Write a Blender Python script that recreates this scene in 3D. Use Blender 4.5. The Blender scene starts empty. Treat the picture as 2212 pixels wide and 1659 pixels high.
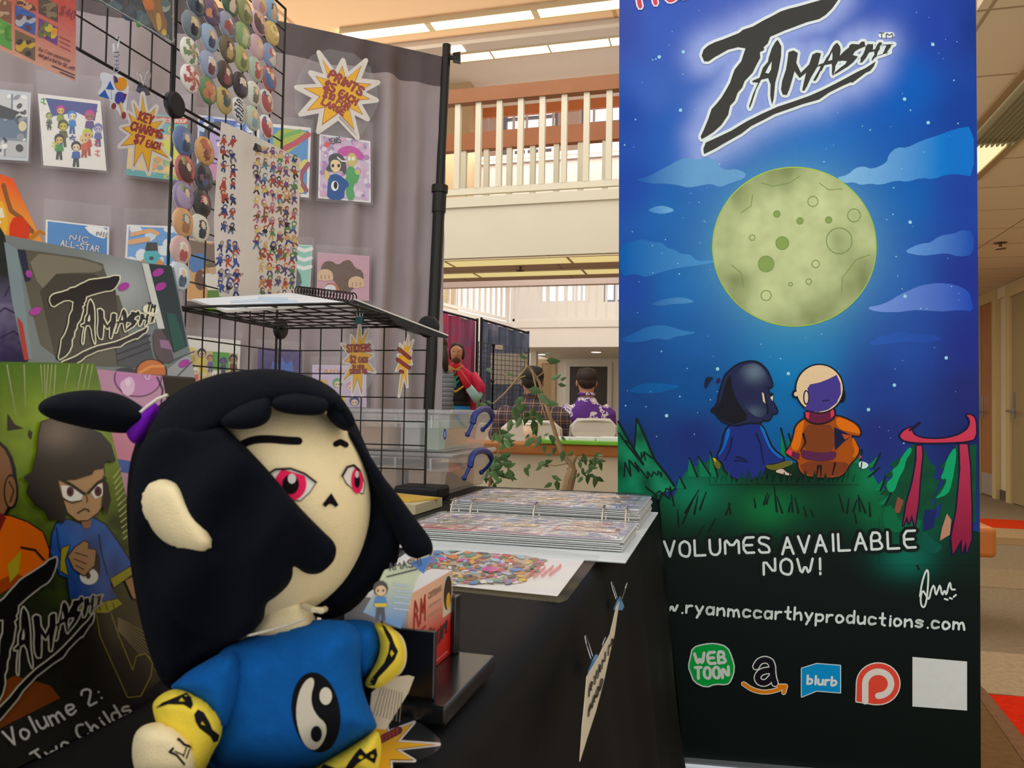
import bpy, math, random
import numpy as np
from mathutils import Vector, Matrix, noise
from mathutils.geometry import delaunay_2d_cdt
R = math.radians
S = bpy.context.scene
C = S.collection

# ---------------------------------------------------------------- camera
W, H, FPX = 2212, 1659, 1670.0
CAM = Vector((0, 0, 0.92))
YAW, PITCH, ROLL = R(15.3), math.atan(55.5 / FPX), 0.0175
f0 = Vector((-math.sin(YAW), math.cos(YAW), 0)); r0 = Vector((math.cos(YAW), math.sin(YAW), 0)); z0 = Vector((0, 0, 1))
FW = f0 * math.cos(PITCH) + z0 * math.sin(PITCH)
u0 = z0 * math.cos(PITCH) - f0 * math.sin(PITCH)
UP = u0 * math.cos(ROLL) - r0 * math.sin(ROLL)
RT = r0 * math.cos(ROLL) + u0 * math.sin(ROLL)
cd = bpy.data.cameras.new('camera'); cam = bpy.data.objects.new('camera', cd); C.objects.link(cam)
cam.matrix_world = Matrix(((RT.x, UP.x, -FW.x, CAM.x), (RT.y, UP.y, -FW.y, CAM.y), (RT.z, UP.z, -FW.z, CAM.z), (0, 0, 0, 1)))
cd.sensor_width = 36; cd.lens = 36 * FPX / W; cd.clip_start = 0.02; cd.clip_end = 200
cd.dof.use_dof = True; cd.dof.focus_distance = 1.75; cd.dof.aperture_fstop = 24
S.camera = cam
# ---------------------------------------------------------------- world, lights, exposure
S.view_settings.view_transform = 'Standard'; S.view_settings.look = 'None'
S.view_settings.exposure = 0.08; S.view_settings.gamma = 1; S.view_settings.use_curve_mapping = False
wd = bpy.data.worlds.new('daylight'); S.world = wd; wd.use_nodes = True
bg = wd.node_tree.nodes['Background']
bg.inputs[0].default_value = (1.0, 0.985, 0.96, 1); bg.inputs[1].default_value = 1.12
def area(name, loc, target, size, power, col=(1, 1, 1), sy=None):
    l = bpy.data.lights.new(name, 'AREA'); l.energy = power; l.color = col; l.size = size
    if sy: l.shape = 'RECTANGLE'; l.size_y = sy
    o = bpy.data.objects.new(name, l); C.objects.link(o); o.location = loc
    o.rotation_euler = (Vector(target) - Vector(loc)).to_track_quat('-Z', 'Y').to_euler()
    return o
area('atrium_light', (-2.5, 5.0, 5.3), (-2.5, 5.0, 0), 4.0, 130, (1.0, 0.95, 0.88))
area('far_atrium_light', (-3.0, 13.0, 5.3), (-3.0, 13.0, 0), 4.5, 300, (1.0, 0.96, 0.9))
area('atrium_bounce_fill', (-2.4, 3.9, 0.5), (-0.6, 2.4, 2.4), 1.6, 62, (1.0, 0.86, 0.68))  # added fill lamp, no fixture: imitates daylight bounced onto the booth ceiling
area('walkway_light', (2.0, 6.0, 2.36), (2.0, 6.0, 0), 0.5, 26, (1.0, 0.93, 0.80), 6.0)

# ---------------------------------------------------------------- helpers
def ray(px, py): return FW + RT * ((px - W / 2) / FPX) - UP * ((py - H / 2) / FPX)
def at(px, py, d): return CAM + ray(px, py) * d
def hit(px, py, p0, n):
    v = ray(px, py); return CAM + v * ((p0 - CAM).dot(n) / v.dot(n))
def PL(p0, n):
    p0 = Vector(p0); n = Vector(n).normalized()
    if n.dot(CAM - p0) < 0: n = -n
    return lambda px, py, off=0.0: hit(px, py, p0 + n * off, n)
def XP(x): return PL((x, 0, 0), (1, 0, 0))
def ZP(z): return PL((0, 0, z), (0, 0, 1))
def YP(y): return PL((0, y, 0), (0, 1, 0))
def lin(h):
    h = h.lstrip('#'); out = []
    for i in (0, 2, 4):
        c = int(h[i:i + 2], 16) / 255
        out.append(c / 12.92 if c < .04045 else ((c + .055) / 1.055) ** 2.4)
    return tuple(out)
MATS = {}
def M(hexc, rough=.6, noise_=0., ns=30., bump=0., bs=200., spec=.4, metal=0., sheen=0., emis=0., name=None, alpha=1.):
    key = (hexc, rough, noise_, ns, bump, bs, spec, metal, sheen, emis, alpha)
    if key in MATS: return MATS[key]
    m = bpy.data.materials.new(name or 'surface'); m.use_nodes = True
    nt = m.node_tree; b = nt.nodes['Principled BSDF']; c = lin(hexc)
    b.inputs['Base Color'].default_value = (*c, 1); b.inputs['Roughness'].default_value = rough
    b.inputs['Specular IOR Level'].default_value = spec; b.inputs['Metallic'].default_value = metal
    b.inputs['Alpha'].default_value = alpha
    if sheen:
        b.inputs['Sheen Weight'].default_value = sheen; b.inputs['Sheen Roughness'].default_value = .5
        b.inputs['Sheen Tint'].default_value = (*[min(1, x * 1.5 + .03) for x in c], 1)
    if emis:
        b.inputs['Emission Color'].default_value = (*c, 1); b.inputs['Emission Strength'].default_value = emis
    tc = nt.nodes.new('ShaderNodeTexCoord')
    if noise_:
        n = nt.nodes.new('ShaderNodeTexNoise'); n.inputs['Scale'].default_value = ns; n.inputs['Detail'].default_value = 4
        nt.links.new(tc.outputs['Object'], n.inputs['Vector'])
        mx = nt.nodes.new('ShaderNodeMix'); mx.data_type = 'RGBA'
        mx.inputs['A'].default_value = (*[x * (1 - noise_) for x in c], 1)
        mx.inputs['B'].default_value = (*[min(1, x * (1 + noise_)) for x in c], 1)
        nt.links.new(n.outputs['Fac'], mx.inputs['Factor']); nt.links.new(mx.outputs['Result'], b.inputs['Base Color'])
    if bump:
        n = nt.nodes.new('ShaderNodeTexNoise'); n.inputs['Scale'].default_value = bs; n.inputs['Detail'].default_value = 3
        nt.links.new(tc.outputs['Object'], n.inputs['Vector'])
        bp = nt.nodes.new('ShaderNodeBump'); bp.inputs['Strength'].default_value = bump; bp.inputs['Distance'].default_value = .002
        nt.links.new(n.outputs['Fac'], bp.inputs['Height']); nt.links.new(bp.outputs['Normal'], b.inputs['Normal'])
    MATS[key] = m; return m
def art_mat(name, rough, spec=.4, coat=0.):
    m = bpy.data.materials.new(name); m.use_nodes = True; nt = m.node_tree; b = nt.nodes['Principled BSDF']
    a = nt.nodes.new('ShaderNodeVertexColor'); a.layer_name = 'Col'
    n = nt.nodes.new('ShaderNodeTexNoise'); n.inputs['Scale'].default_value = 60
    tc = nt.nodes.new('ShaderNodeTexCoord'); nt.links.new(tc.outputs['Object'], n.inputs['Vector'])
    hs = nt.nodes.new('ShaderNodeHueSaturation'); mr = nt.nodes.new('ShaderNodeMapRange')
    mr.inputs['To Min'].default_value = .95; mr.inputs['To Max'].default_value = 1.05
    nt.links.new(n.outputs['Fac'], mr.inputs['Value']); nt.links.new(mr.outputs['Result'], hs.inputs['Value'])
    nt.links.new(a.outputs['Color'], hs.inputs['Color']); nt.links.new(hs.outputs['Color'], b.inputs['Base Color'])
    b.inputs['Roughness'].default_value = rough; b.inputs['Specular IOR Level'].default_value = spec
    b.inputs['Coat Weight'].default_value = coat; b.inputs['Coat Roughness'].default_value = .08
    return m
def clear(name, tint='#ffffff', haze=.06, gl=.5, rough=.08, bump=0.):
    m = bpy.data.materials.new(name); m.use_nodes = True; nt = m.node_tree; nt.nodes.clear()
    o = nt.nodes.new('ShaderNodeOutputMaterial'); t = nt.nodes.new('ShaderNodeBsdfTransparent'); g = nt.nodes.new('ShaderNodeBsdfGlossy')
    d = nt.nodes.new('ShaderNodeBsdfDiffuse'); lw = nt.nodes.new('ShaderNodeLayerWeight'); lw.inputs['Blend'].default_value = .5; pw = nt.nodes.new('ShaderNodeMath'); pw.operation = 'POWER'; pw.inputs[1].default_value = 3.5; ad = nt.nodes.new('ShaderNodeMath'); ad.inputs[1].default_value = .045
    mu = nt.nodes.new('ShaderNodeMath'); mu.operation = 'MULTIPLY'; mu.inputs[1].default_value = gl
    c = lin(tint); t.inputs[0].default_value = (*[.9 + .1 * x for x in c], 1); d.inputs[0].default_value = (*c, 1); g.inputs['Roughness'].default_value = rough
    m1 = nt.nodes.new('ShaderNodeMixShader'); m1.inputs[0].default_value = haze; m2 = nt.nodes.new('ShaderNodeMixShader')
    L = nt.links.new; L(t.outputs[0], m1.inputs[1]); L(d.outputs[0], m1.inputs[2])
    L(lw.outputs['Facing'], pw.inputs[0]); L(pw.outputs[0], ad.inputs[0]); L(ad.outputs[0], mu.inputs[0]); L(mu.outputs[0], m2.inputs[0]); L(m1.outputs[0], m2.inputs[1]); L(g.outputs[0], m2.inputs[2]); L(m2.outputs[0], o.inputs[0])
    if bump:
        n = nt.nodes.new('ShaderNodeTexNoise'); n.inputs['Scale'].default_value = 25; n.inputs['Detail'].default_value = 2; n.inputs['Distortion'].default_value = 1.5
        tc = nt.nodes.new('ShaderNodeTexCoord'); L(tc.outputs['Object'], n.inputs['Vector'])
        bp = nt.nodes.new('ShaderNodeBump'); bp.inputs['Strength'].default_value = bump; bp.inputs['Distance'].default_value = .01
        L(n.outputs['Fac'], bp.inputs['Height']); L(bp.outputs[0], g.inputs['Normal'])
    return m
def tag(o, label=None, cat=None, group=None, kind=None):
    if label: o['label'] = label
    if cat: o['category'] = cat
    if group: o['group'] = group
    if kind: o['kind'] = kind
    return o
WLOC = {}
def _place(o, loc, parent):
    WLOC[o.name] = Vector(loc)
    if parent is not None:
        o.parent = parent; o.location = Vector(loc) - WLOC[parent.name]
    else: o.location = loc
def thing(name, label, cat, loc, group=None):
    o = bpy.data.objects.new(name, None); o.empty_display_size = .05; C.objects.link(o); _place(o, loc, None)
    return tag(o, label, cat, group)
def mesh(name, V, F, mat, parent=None, smooth=False, cols=None, mi=None):
    V = [Vector(v) for v in V]
    c = sum(V, Vector()) / len(V); c.z = min(v.z for v in V)
    me = bpy.data.meshes.new(name); me.from_pydata([v - c for v in V], [], [list(f) for f in F])
    for m in (mat if isinstance(mat, (list, tuple)) else [mat]): me.materials.append(m)
    if mi: me.polygons.foreach_set('material_index', mi)
    if smooth: me.polygons.foreach_set('use_smooth', [True] * len(me.polygons))
    if cols is not None:
        ca = me.color_attributes.new('Col', 'FLOAT_COLOR', 'CORNER'); flat = []
        for f, cc in zip(F, cols):
            if isinstance(cc[0], (tuple, list)):
                for k in cc: flat += [k[0], k[1], k[2], 1]
            else: flat += [cc[0], cc[1], cc[2], 1] * len(f)
        ca.data.foreach_set('color', flat)
    me.validate(); me.update()
    o = bpy.data.objects.new(name, me); C.objects.link(o); _place(o, c, parent)
    return o
def copy_part(o, delta, parent=None):
    c = o.copy(); C.objects.link(c)
    for k in ('label', 'category', 'group'):
        pass
    _place(c, WLOC[o.name] + Vector(delta), parent); return c
class G:
    """collects solid pieces of ONE part"""
    def __init__(s): s.V = []; s.F = []; s.I = []; s.m = 0
    def add(s, V, F):
        n = len(s.V); s.V += [Vector(v) for v in V]; s.F += [[i + n for i in f] for f in F]; s.I += [s.m] * len(F); return s
    def box(s, a, b):
        x0, y0, z0_ = a; x1, y1, z1 = b
        return s.add([(x0, y0, z0_), (x1, y0, z0_), (x1, y1, z0_), (x0, y1, z0_), (x0, y0, z1), (x1, y0, z1), (x1, y1, z1), (x0, y1, z1)],
                     [(3, 2, 1, 0), (4, 5, 6, 7), (0, 1, 5, 4), (1, 2, 6, 5), (2, 3, 7, 6), (3, 0, 4, 7)])
    def prism(s, pts, off):
        """closed polygon (3D points) extruded by vector off"""
        n = len(pts); P = [Vector(p) for p in pts]; Q = [p + Vector(off) for p in P]
        return s.add(P + Q, [list(range(n))[::-1], [n + i for i in range(n)]] + [(i, (i + 1) % n, n + (i + 1) % n, n + i) for i in range(n)])
    def tube(s, path, r, n=8, closed=False):
        P = [Vector(p) for p in path]; k = len(P); rr = r if isinstance(r, (list, tuple)) else [r] * k
        V = []; prev = None
        for i, p in enumerate(P):
            if closed: t = P[(i + 1) % k] - P[i - 1]
            else: t = P[min(i + 1, k - 1)] - P[max(i - 1, 0)]
            t.normalize()
            if prev is None:
                a = Vector((0, 0, 1)) if abs(t.z) < .9 else Vector((1, 0, 0)); x = t.cross(a).normalized()
            else:
                x = prev - t * prev.dot(t); x = x.normalized() if x.length > 1e-6 else t.orthogonal().normalized()
            prev = x; y = t.cross(x)
            for j in range(n):
                a = 2 * math.pi * j / n; V.append(p + (x * math.cos(a) + y * math.sin(a)) * rr[i])
        F = []
        for i in range(k if closed else k - 1):
            q = (i + 1) % k
            for j in range(n): F.append((i * n + j, i * n + (j + 1) % n, q * n + (j + 1) % n, q * n + j))
        if not closed: F += [list(range(n))[::-1], [(k - 1) * n + j for j in range(n)]]
        return s.add(V, F)
    def loft(s, rings, n=20):
        """rings: (center, rx vector, ry vector)"""
        V = []; k = len(rings)
        for c, ax, ay in rings:
            for j in range(n):
                a = 2 * math.pi * j / n; V.append(Vector(c) + Vector(ax) * math.cos(a) + Vector(ay) * math.sin(a))
        F = []
        for i in range(k - 1):
            for j in range(n): F.append((i * n + j, i * n + (j + 1) % n, (i + 1) * n + (j + 1) % n, (i + 1) * n + j))
        F += [list(range(n))[::-1], [(k - 1) * n + j for j in range(n)]]
        return s.add(V, F)
    def ell(s, c, ax, ay, az, n=24, m=14):
        c = Vector(c); ax = Vector(ax); ay = Vector(ay); az = Vector(az); rings = []
        for i in range(m + 1):
            t = -math.pi / 2 + math.pi * (i + .02 if i == 0 else i - .02 if i == m else i) / m
            rings.append((c + az * math.sin(t), ax * max(math.cos(t), .01), ay * max(math.cos(t), .01)))
        return s.loft(rings, n)
    def build(s, name, mat, parent=None, smooth=False):
        return mesh(name, s.V, s.F, mat, parent, smooth, mi=s.I if isinstance(mat, (list, tuple)) else None)
def bevel(o, w, n=2):
    b = o.modifiers.new('bevel', 'BEVEL'); b.width = w; b.segments = n; b.limit_method = 'ANGLE'; return o
def chaikin(pts, k=2, closed=True):
    P = [tuple(p) for p in pts]
    for _ in range(k):
        Q = []; n = len(P)
        for i in range(n if closed else n - 1):
            a = P[i]; b = P[(i + 1) % n]
            Q += [tuple(x * .75 + y * .25 for x, y in zip(a, b)), tuple(x * .25 + y * .75 for x, y in zip(a, b))]
        if not closed: Q = [P[0]] + Q + [P[-1]]
        P = Q
    return P
def resample(P, step, closed=True):
    Q = []; n = len(P)
    for i in range(n if closed else n - 1):
        a = P[i]; b = P[(i + 1) % n]; d = math.dist(a, b); k = max(1, int(d / step + .5))
        for j in range(k): Q.append((a[0] + (b[0] - a[0]) * j / k, a[1] + (b[1] - a[1]) * j / k))
    if not closed: Q.append(P[-1])
    return Q
def segdist(P, poly, closed=True):
    A = np.array(poly, float); B = np.roll(A, -1, 0)
    if not closed: A = A[:-1]; B = B[:-1]
    P = np.array(P, float); D = np.full(len(P), 1e9)
    for a, b in zip(A, B):
        ab = b - a; L = (ab ** 2).sum()
        t = np.clip(((P - a) @ ab) / L, 0, 1) if L > 1e-9 else np.zeros(len(P))
        D = np.minimum(D, np.hypot(*(P - a - t[:, None] * ab).T))
    return D
def inside(P, poly):
    P = np.array(P, float); x, y = P[:, 0], P[:, 1]; r = np.zeros(len(P), bool); n = len(poly)
    for i in range(n):
        (ax, ay), (bx, by) = poly[i], poly[(i + 1) % n]
        if ay == by: continue
        c = ((ay > y) != (by > y)) & (x < (bx - ax) * (y - ay) / (by - ay) + ax); r ^= c
    return r
def fill2d(poly, step):
    """triangulates a pixel polygon with inner grid points"""
    P = resample(poly, step); n = len(P); A = np.array(P)
    xs = np.arange(A[:, 0].min() + step * .5, A[:, 0].max(), step); ys = np.arange(A[:, 1].min() + step * .5, A[:, 1].max(), step)
    inner = []
    if len(xs) and len(ys):
        g = np.array([(x + (step / 2 if j % 2 else 0), y) for j, y in enumerate(ys) for x in xs])
        ok = inside(g, P) & (segdist(g, P) > step * .45); inner = [tuple(q) for q in g[ok]]
    v, e, f, *_ = delaunay_2d_cdt([Vector(q) for q in P + inner], [(i, (i + 1) % n) for i in range(n)], [], 1, 1e-6)
    return [(q.x, q.y) for q in v], [list(q) for q in f], P
DK = 1.0
def inflate(name, pts, dfn, T, Rp, parent, mat, Tb=None, step=11, k=2):
    """stuffed, padded shape: outline seen from the front, rounded over both faces; dfn = depth of its middle"""
    if not callable(dfn): d0 = dfn; dfn = lambda x, y: d0
    poly = chaikin(pts, k); v, f, P = fill2d(poly, step); Tb = T if Tb is None else Tb
    D = segdist(v, P); hh = np.sqrt(np.clip(1 - (1 - np.minimum(D / Rp, 1)) ** 2, 0, 1))
    edge = D < .6; V = []; ib = []
    for (x, y), h in zip(v, hh): V.append(at(x, y, (dfn(x, y) - h * T) * DK))
    n = len(V)
    for i, ((x, y), h) in enumerate(zip(v, hh)):
        if edge[i]: ib.append(i)
        else: ib.append(len(V)); V.append(at(x, y, (dfn(x, y) + h * Tb) * DK))
    F = []
    for t in f: F.append(t); F.append([ib[i] for i in t[::-1]])
    if DK != 1: V = [Vector((v.x, v.y, max(v.z, .7365))) for v in V]
    o = mesh(name, V, F, mat, parent, True); dk = DK
    def surf(px, py, off=0.):
        d = segdist([(px, py)], P)[0] if inside([(px, py)], P)[0] else 0.
        return at(px, py, (dfn(px, py) - T * math.sqrt(max(0, 1 - (1 - min(d / Rp, 1)) ** 2))) * dk - off)
    return o, surf
# ---------------------------------------------------------------- stroke lettering
GL = {'A': '003a60|1454', 'B': '000a4a574505|45625000', 'C': '694a2a0703204062', 'D': '000a3a67633000', 'E': '6a0a0060|0555', 'F': '6a0a00|0555',
 'G': '694a2a07032040626535', 'H': '0a00|6a60|0565', 'I': '1a10', 'J': '5a524020', 'K': '0a00|6a0460', 'L': '0a0060', 'M': '000a448a80', 'N': '000a606a',
 'O': '3a1907031130506367593a', 'P': '000a4a68564505', 'R': '000a4a68564505|3560', 'S': '694a1a08164563604010' + '02', 'T': '0a6a|3a30', 'U': '0a022040626a',
 'V': '0a306a', 'W': '0a2046608a', 'X': '0a60|6a00', 'Y': '0a356a|3530', 'Z': '0a6a0060', '0': '2a0803204052584a2a', '1': '183a30', '2': '081a4a68560060',
 '3': '091a4a584525|4553513010' + '01', '4': '4a0464|4a40', '5': '5a0a06456351401001', '7': '0a6a20', '9': '5545160814' + '4a5540',
 '$': '694a1a08164563604010' + '02|3b3y', '!': '1a13|1110', ':': '1515|1111', '.': '1010', '-': '0545', '&': '6012183a581400204054', "'": '1a18', '%': '0060',
 'a': '55361604021030' + '52|5650', 'b': '0a00|05365552300001'[:16], 'c': '55361604021030' + '51', 'd': '55361604021030' + '52|5a50', 'e': '03535536160402103051',
 'f': '5a3a2820|0646', 'g': '55361604021030' + '52|565z1z', 'h': '0a00|0436465350', 'i': '1610|1818', 'k': '0a00|460340', 'l': '1a10', 'm': '0600|04163440|34466480'[:17],
 'n': '0600|0436465350', 'o': '36160402103052' + '5436', 'p': '060z|05365552300001'[:17], 'r': '0600|042646', 's': '5536160443523001', 't': '2a2140|0646',
 'u': '0602103052|5650', 'v': '063056', 'w': '0620466086', 'x': '0650|5600', 'y': '0630|561z'}
GL['b'] = '0a00|053655523000'; GL['p'] = '060z|053655523001'; GL['m'] = '0600|04264440|44667580'
def _n(c): return {'a': 1.0, 'b': 1.12, 'y': -.12, 'z': -.35}.get(c) if c in 'abyz' else int(c) / 10
def glyph(ch):
    if ch == ' ': return [], .45
    st = [[(_n(s[i]), _n(s[i + 1])) for i in range(0, len(s) - 1, 2)] for s in GL.get(ch, GL.get(ch.upper(), '0a00606a0a')).split('|')]
    return st, max(p[0] for q in st for p in q) + .28
class Art:
    """one printed surface: coloured shapes laid on a sheet (a single mesh)"""
    def __init__(s, surf, gain=1., dz=.00018, sat=1.08): s.sat = sat; s.k = 0; s.surf = surf; s.g = gain; s.dz = dz; s.V = []; s.F = []; s.C = []
    def c(s, h):
        if isinstance(h, str): h = lin(h)
        if s.sat != 1: g = .2126 * h[0] + .7152 * h[1] + .0722 * h[2]; h = [max(0, g + (x - g) * s.sat) for x in h]
        return tuple(min(.93, x * s.g) for x in h)
    def poly(s, pts, col, lay=1, k=0):
        if k: pts = chaikin(pts, k)
        s.k = (s.k + 1) % 16; o = (lay + s.k * .05 * (lay > 0)) * s.dz; n = len(s.V); s.V += [s.surf(x, y, o) for x, y in pts]; s.F.append(list(range(n, n + len(pts)))); s.C.append(s.c(col)); return s
    def fine(s, pts, col, lay=1, step=12, k=0):
        """like poly, but follows a curved surface; col may be a function of the pixel"""
        if k: pts = chaikin(pts, k)
        v, f, _ = fill2d(pts, step); n = len(s.V); s.V += [s.surf(x, y, lay * s.dz) for x, y in v]
        cc = [s.c(col(x, y)) for x, y in v] if callable(col) else None
        for t in f: s.F.append([i + n for i in t]); s.C.append([cc[i] for i in t] if cc else s.c(col))
        return s
    def ell(s, cx, cy, rx, ry, col, lay=1, rot=0, n=20, fine=0):
        c, q = math.cos(rot), math.sin(rot)
        p = [(cx + rx * math.cos(a) * c - ry * math.sin(a) * q, cy + rx * math.cos(a) * q + ry * math.sin(a) * c) for a in [2 * math.pi * i / n for i in range(n)]]
        return s.fine(p, col, lay, fine) if fine else s.poly(p, col, lay)
    def stroke(s, pts, w, col, lay=1, closed=False, n=8, w1=None):
        P = list(pts) + ([pts[0]] if closed else []); k = len(P); w1 = w if w1 is None else w1
        ww = [(w + (w1 - w) * i / max(1, k - 1)) / 2 for i in range(k)]
        for i in range(k - 1):
            (ax, ay), (bx, by) = P[i], P[i + 1]; L = math.hypot(bx - ax, by - ay)
            if L < 1e-6: continue
            nx, ny = -(by - ay) / L, (bx - ax) / L
            s.poly([(ax + nx * ww[i], ay + ny * ww[i]), (bx + nx * ww[i + 1], by + ny * ww[i + 1]), (bx - nx * ww[i + 1], by - ny * ww[i + 1]), (ax - nx * ww[i], ay - ny * ww[i])], col, lay)
        for i, (x, y) in enumerate(P[:-1] if closed else P): s.ell(x, y, ww[i], ww[i], col, lay, n=n)
        return s
    def text(s, t, p0, p1, h, w, col, lay=2, edge=None, ew=0, curve=0, up=None, jit=0):
        gs = [glyph(ch) for ch in t]; tot = sum(g[1] for g in gs) - .28
        dx, dy = p1[0] - p0[0], p1[1] - p0[1]; L = math.hypot(dx, dy); ex = (dx / tot, dy / tot)
        uv = up or (dy / L * h, -dx / L * h); x = 0; rnd = random.Random(len(t) * 7 + int(p0[0]))
        for st, wd_ in gs:
            o = -curve * 4 * (x / tot) * (1 - x / tot) + rnd.uniform(-jit, jit)
            for q in st:
                pts = [(p0[0] + ex[0] * (x + a) + uv[0] * b, p0[1] + ex[1] * (x + a) + uv[1] * b + o) for a, b in q]
                if len(pts) > 3: pts = chaikin(pts, 1, False)
                if edge: s.stroke(pts, w + 2 * ew, edge, lay, n=6)
                s.stroke(pts, w, col, lay + (1 if edge else 0), n=6)
            x += wd_
        return s
    def sheet(s, quad, col, thick=.0006, fine=0):
        if fine: s.fine(quad, col, 0, fine)
        else: s.poly(quad, col if isinstance(col, (str, tuple)) else '#ffffff', 0)
        n = len(s.V); m = len(quad); cc = s.c('#e8e6e2')
        s.V += [s.surf(x, y, 0) for x, y in quad] + [s.surf(x, y, -thick) for x, y in quad]
        for i in range(m): s.F.append([n + i, n + (i + 1) % m, n + m + (i + 1) % m, n + m + i]); s.C.append(cc)
        s.F.append([n + m + i for i in range(m)][::-1]); s.C.append(cc); return s
    def figure(s, cx, cy, h, hair, skin, shirt, pants, lay=1, lean=0, long=False):
        """small generic cartoon figure: hair, face, shirt, legs"""
        w = h * .26; f = lambda x, y: (cx + x * w + lean * y * h * .3, cy + y * h)
        s.poly([f(-.75, .1), f(.75, .1), f(1.0, .45), f(.55, .5), f(-.55, .5), f(-1.0, .45)], shirt, lay)
        s.poly([f(-.55, .48), f(.55, .48), f(.7, .98), f(.15, .98), f(0, .6), f(-.2, .98), f(-.75, .95)], pants, lay)
        x, y = f(0, -.22); s.ell(x, y, w * 1.1, h * (.3 if not long else .36), hair, lay + 1, n=10)
        x, y = f(.05, -.14); s.ell(x, y, w * .8, h * .2, skin, lay + 2, n=10)
        if h > 24:
            for q in (-.35, .4):
                x, y = f(q, -.14); s.ell(x, y, w * .14, h * .055, '#26222c', lay + 3, n=6)
        return s
    def sprite(s, cx, cy, h, hair, skin, shirt, pants, r_, lay=1):
        """tiny lively generic figure for printed sheets"""
        t = r_.uniform(-.35, .35); f = lambda x, y: (cx + x * h * math.cos(t) - y * h * math.sin(t), cy + x * h * math.sin(t) + y * h * math.cos(t)); w = h * .13; U = r_.uniform
        hip, sh = f(0, .12), f(0, -.14)
        for q in (-1, 1): s.stroke([hip, f(q * U(.06, .2), .3), f(q * U(.1, .28), U(.4, .52))], w * 1.1, pants, lay, n=6)
        for q in (-1, 1): s.stroke([sh, f(q * U(.16, .26), U(-.12, .05)), f(q * U(.14, .36), U(-.3, .16))], w * .9, r_.choice([shirt, skin]), lay, n=6)
        if r_.random() < .4: s.poly([f(-.1, -.18), f(.12, -.16), f(U(.2, .42), U(.1, .4)), f(U(-.3, 0), U(.2, .45))], r_.choice([pants, hair]), lay)
        s.poly([f(-.13, -.18), f(.13, -.18), f(.15, .16), f(-.15, .16)], shirt, lay + 1); x, y = f(0, -.32); k = U(.13, .19)
        s.ell(x, y, h * k * 1.15, h * k * U(1., 1.4), hair, lay + 1, U(-.6, .6), n=7); x, y = f(U(-.03, .05), -.28); s.ell(x, y, h * k * .72, h * k * .68, skin, lay + 2, n=7)
        if r_.random() < .35: s.stroke([f(U(.1, .3), U(-.2, .1)), f(U(.3, .45), U(-.5, .4))], w * .5, r_.choice([hair, '#8f949c', shirt]), lay, n=5)
    def build(s, name, mat, parent=None, smooth=False): return mesh(name, s.V, s.F, mat, parent, smooth, cols=s.C)
A_MATTE = art_mat('printed_matte', .55, .3); A_GLOSS = art_mat('printed_gloss', .25, .5); A_BANNER = art_mat('printed_vinyl', .4, .12); A_FELT = art_mat('embroidered_felt', .9, .1)
SLEEVE = clear('clear_sleeve', '#f4f2f6', .05, .75, .09, .25); LAMI = clear('laminate', '#eef0f4', .018, .6, .06, .12); BINP = clear('clear_bin_plastic', '#f4f6f8', .17, .8, .12)
BLACK = M('#15140f', .45, .1, 40, name='black_metal'); BLKPL = M('#101012', .5, .1, 30, spec=.4, name='black_plastic')
STEEL = M('#b9bcc0', .25, metal=1., name='steel'); BLUECLIP = M('#5d8fbd', .35, .05, name='blue_clip')
def fold(e, n=10): return [n]
# ---------------------------------------------------------------- setting
ZV = Vector((0, 0, 1))
def st(o, label=None): o['kind'] = 'structure'; (label and o.__setitem__('label', label)); return o
WHITE = M('#e9e2d8', .8, .03, 3, name='white_paint'); CREAM = M('#d6cfba', .8, .03, 3, name='cream_paint'); BEIGE = M('#d9caa4', .8, .04, 2, name='beige_paint')
OAK = M('#b9703a', .4, .18, 9, name='oak'); RAILWOOD = M('#8c5322', .35, .15, 6, name='rail_wood')
def tile_mat(name, hexc, line, sx):
    m = bpy.data.materials.new(name); m.use_nodes = True; nt = m.node_tree; b = nt.nodes['Principled BSDF']; b.inputs['Roughness'].default_value = .9
    t = nt.nodes.new('ShaderNodeTexBrick'); tc = nt.nodes.new('ShaderNodeTexCoord'); nt.links.new(tc.outputs['Object'], t.inputs['Vector'])
    t.offset = 0; t.inputs['Scale'].default_value = 1; t.inputs['Brick Width'].default_value = sx; t.inputs['Row Height'].default_value = .61; t.inputs['Mortar Size'].default_value = .008
    t.inputs['Color1'].default_value = (*lin(hexc), 1); t.inputs['Color2'].default_value = (*[x * .95 for x in lin(hexc)], 1); t.inputs['Mortar'].default_value = (*lin(line), 1)
    nt.links.new(t.outputs['Color'], b.inputs['Base Color']); return m
TILE = tile_mat('ceiling_tile', '#dccdb2', '#a39174', 1.22); TILE2 = tile_mat('ceiling_tile', '#fbd8b0', '#cfa57c', 1.22)
def gp(px, py, z=0.): return hit(px, py, Vector((0, 0, z)), ZV)
# floor: carpet with woven stripes
fl = Art(lambda x, y, o=0.: Vector((x, y, o)), 1.0, .001)
fl.poly([(-12, -.6), (9, -.6), (9, 24), (-12, 24)], '#857560', 0)
def stripe(y0, y1, col, x0=.2, lay=1): a = gp(2160, y0).y; b = gp(2160, y1).y; fl.poly([(x0, b), (5.5, b), (5.5, a), (x0, a)], col, lay)
stripe(1122, 1141, '#c23a1c'); stripe(1141, 1161, '#a4896a'); stripe(1161, 1176, '#8b7253'); stripe(1230, 1270, '#8d7b62'); stripe(1410, 1500, '#a08c72'); stripe(1500, 1900, '#6b5034')
def fpx(pts, col, lay): fl.poly([(gp(x, y).x, gp(x, y).y) for x, y in pts], col, lay)
fpx([(2136, 1501), (2290, 1512), (2300, 1705)], '#c22d1a', 2); fpx([(2085, 1448), (2136, 1501), (2300, 1705), (2300, 1775), (2118, 1512), (2085, 1480)], '#745640', 3)
CARPET = art_mat('carpet', .95, .1)
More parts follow.
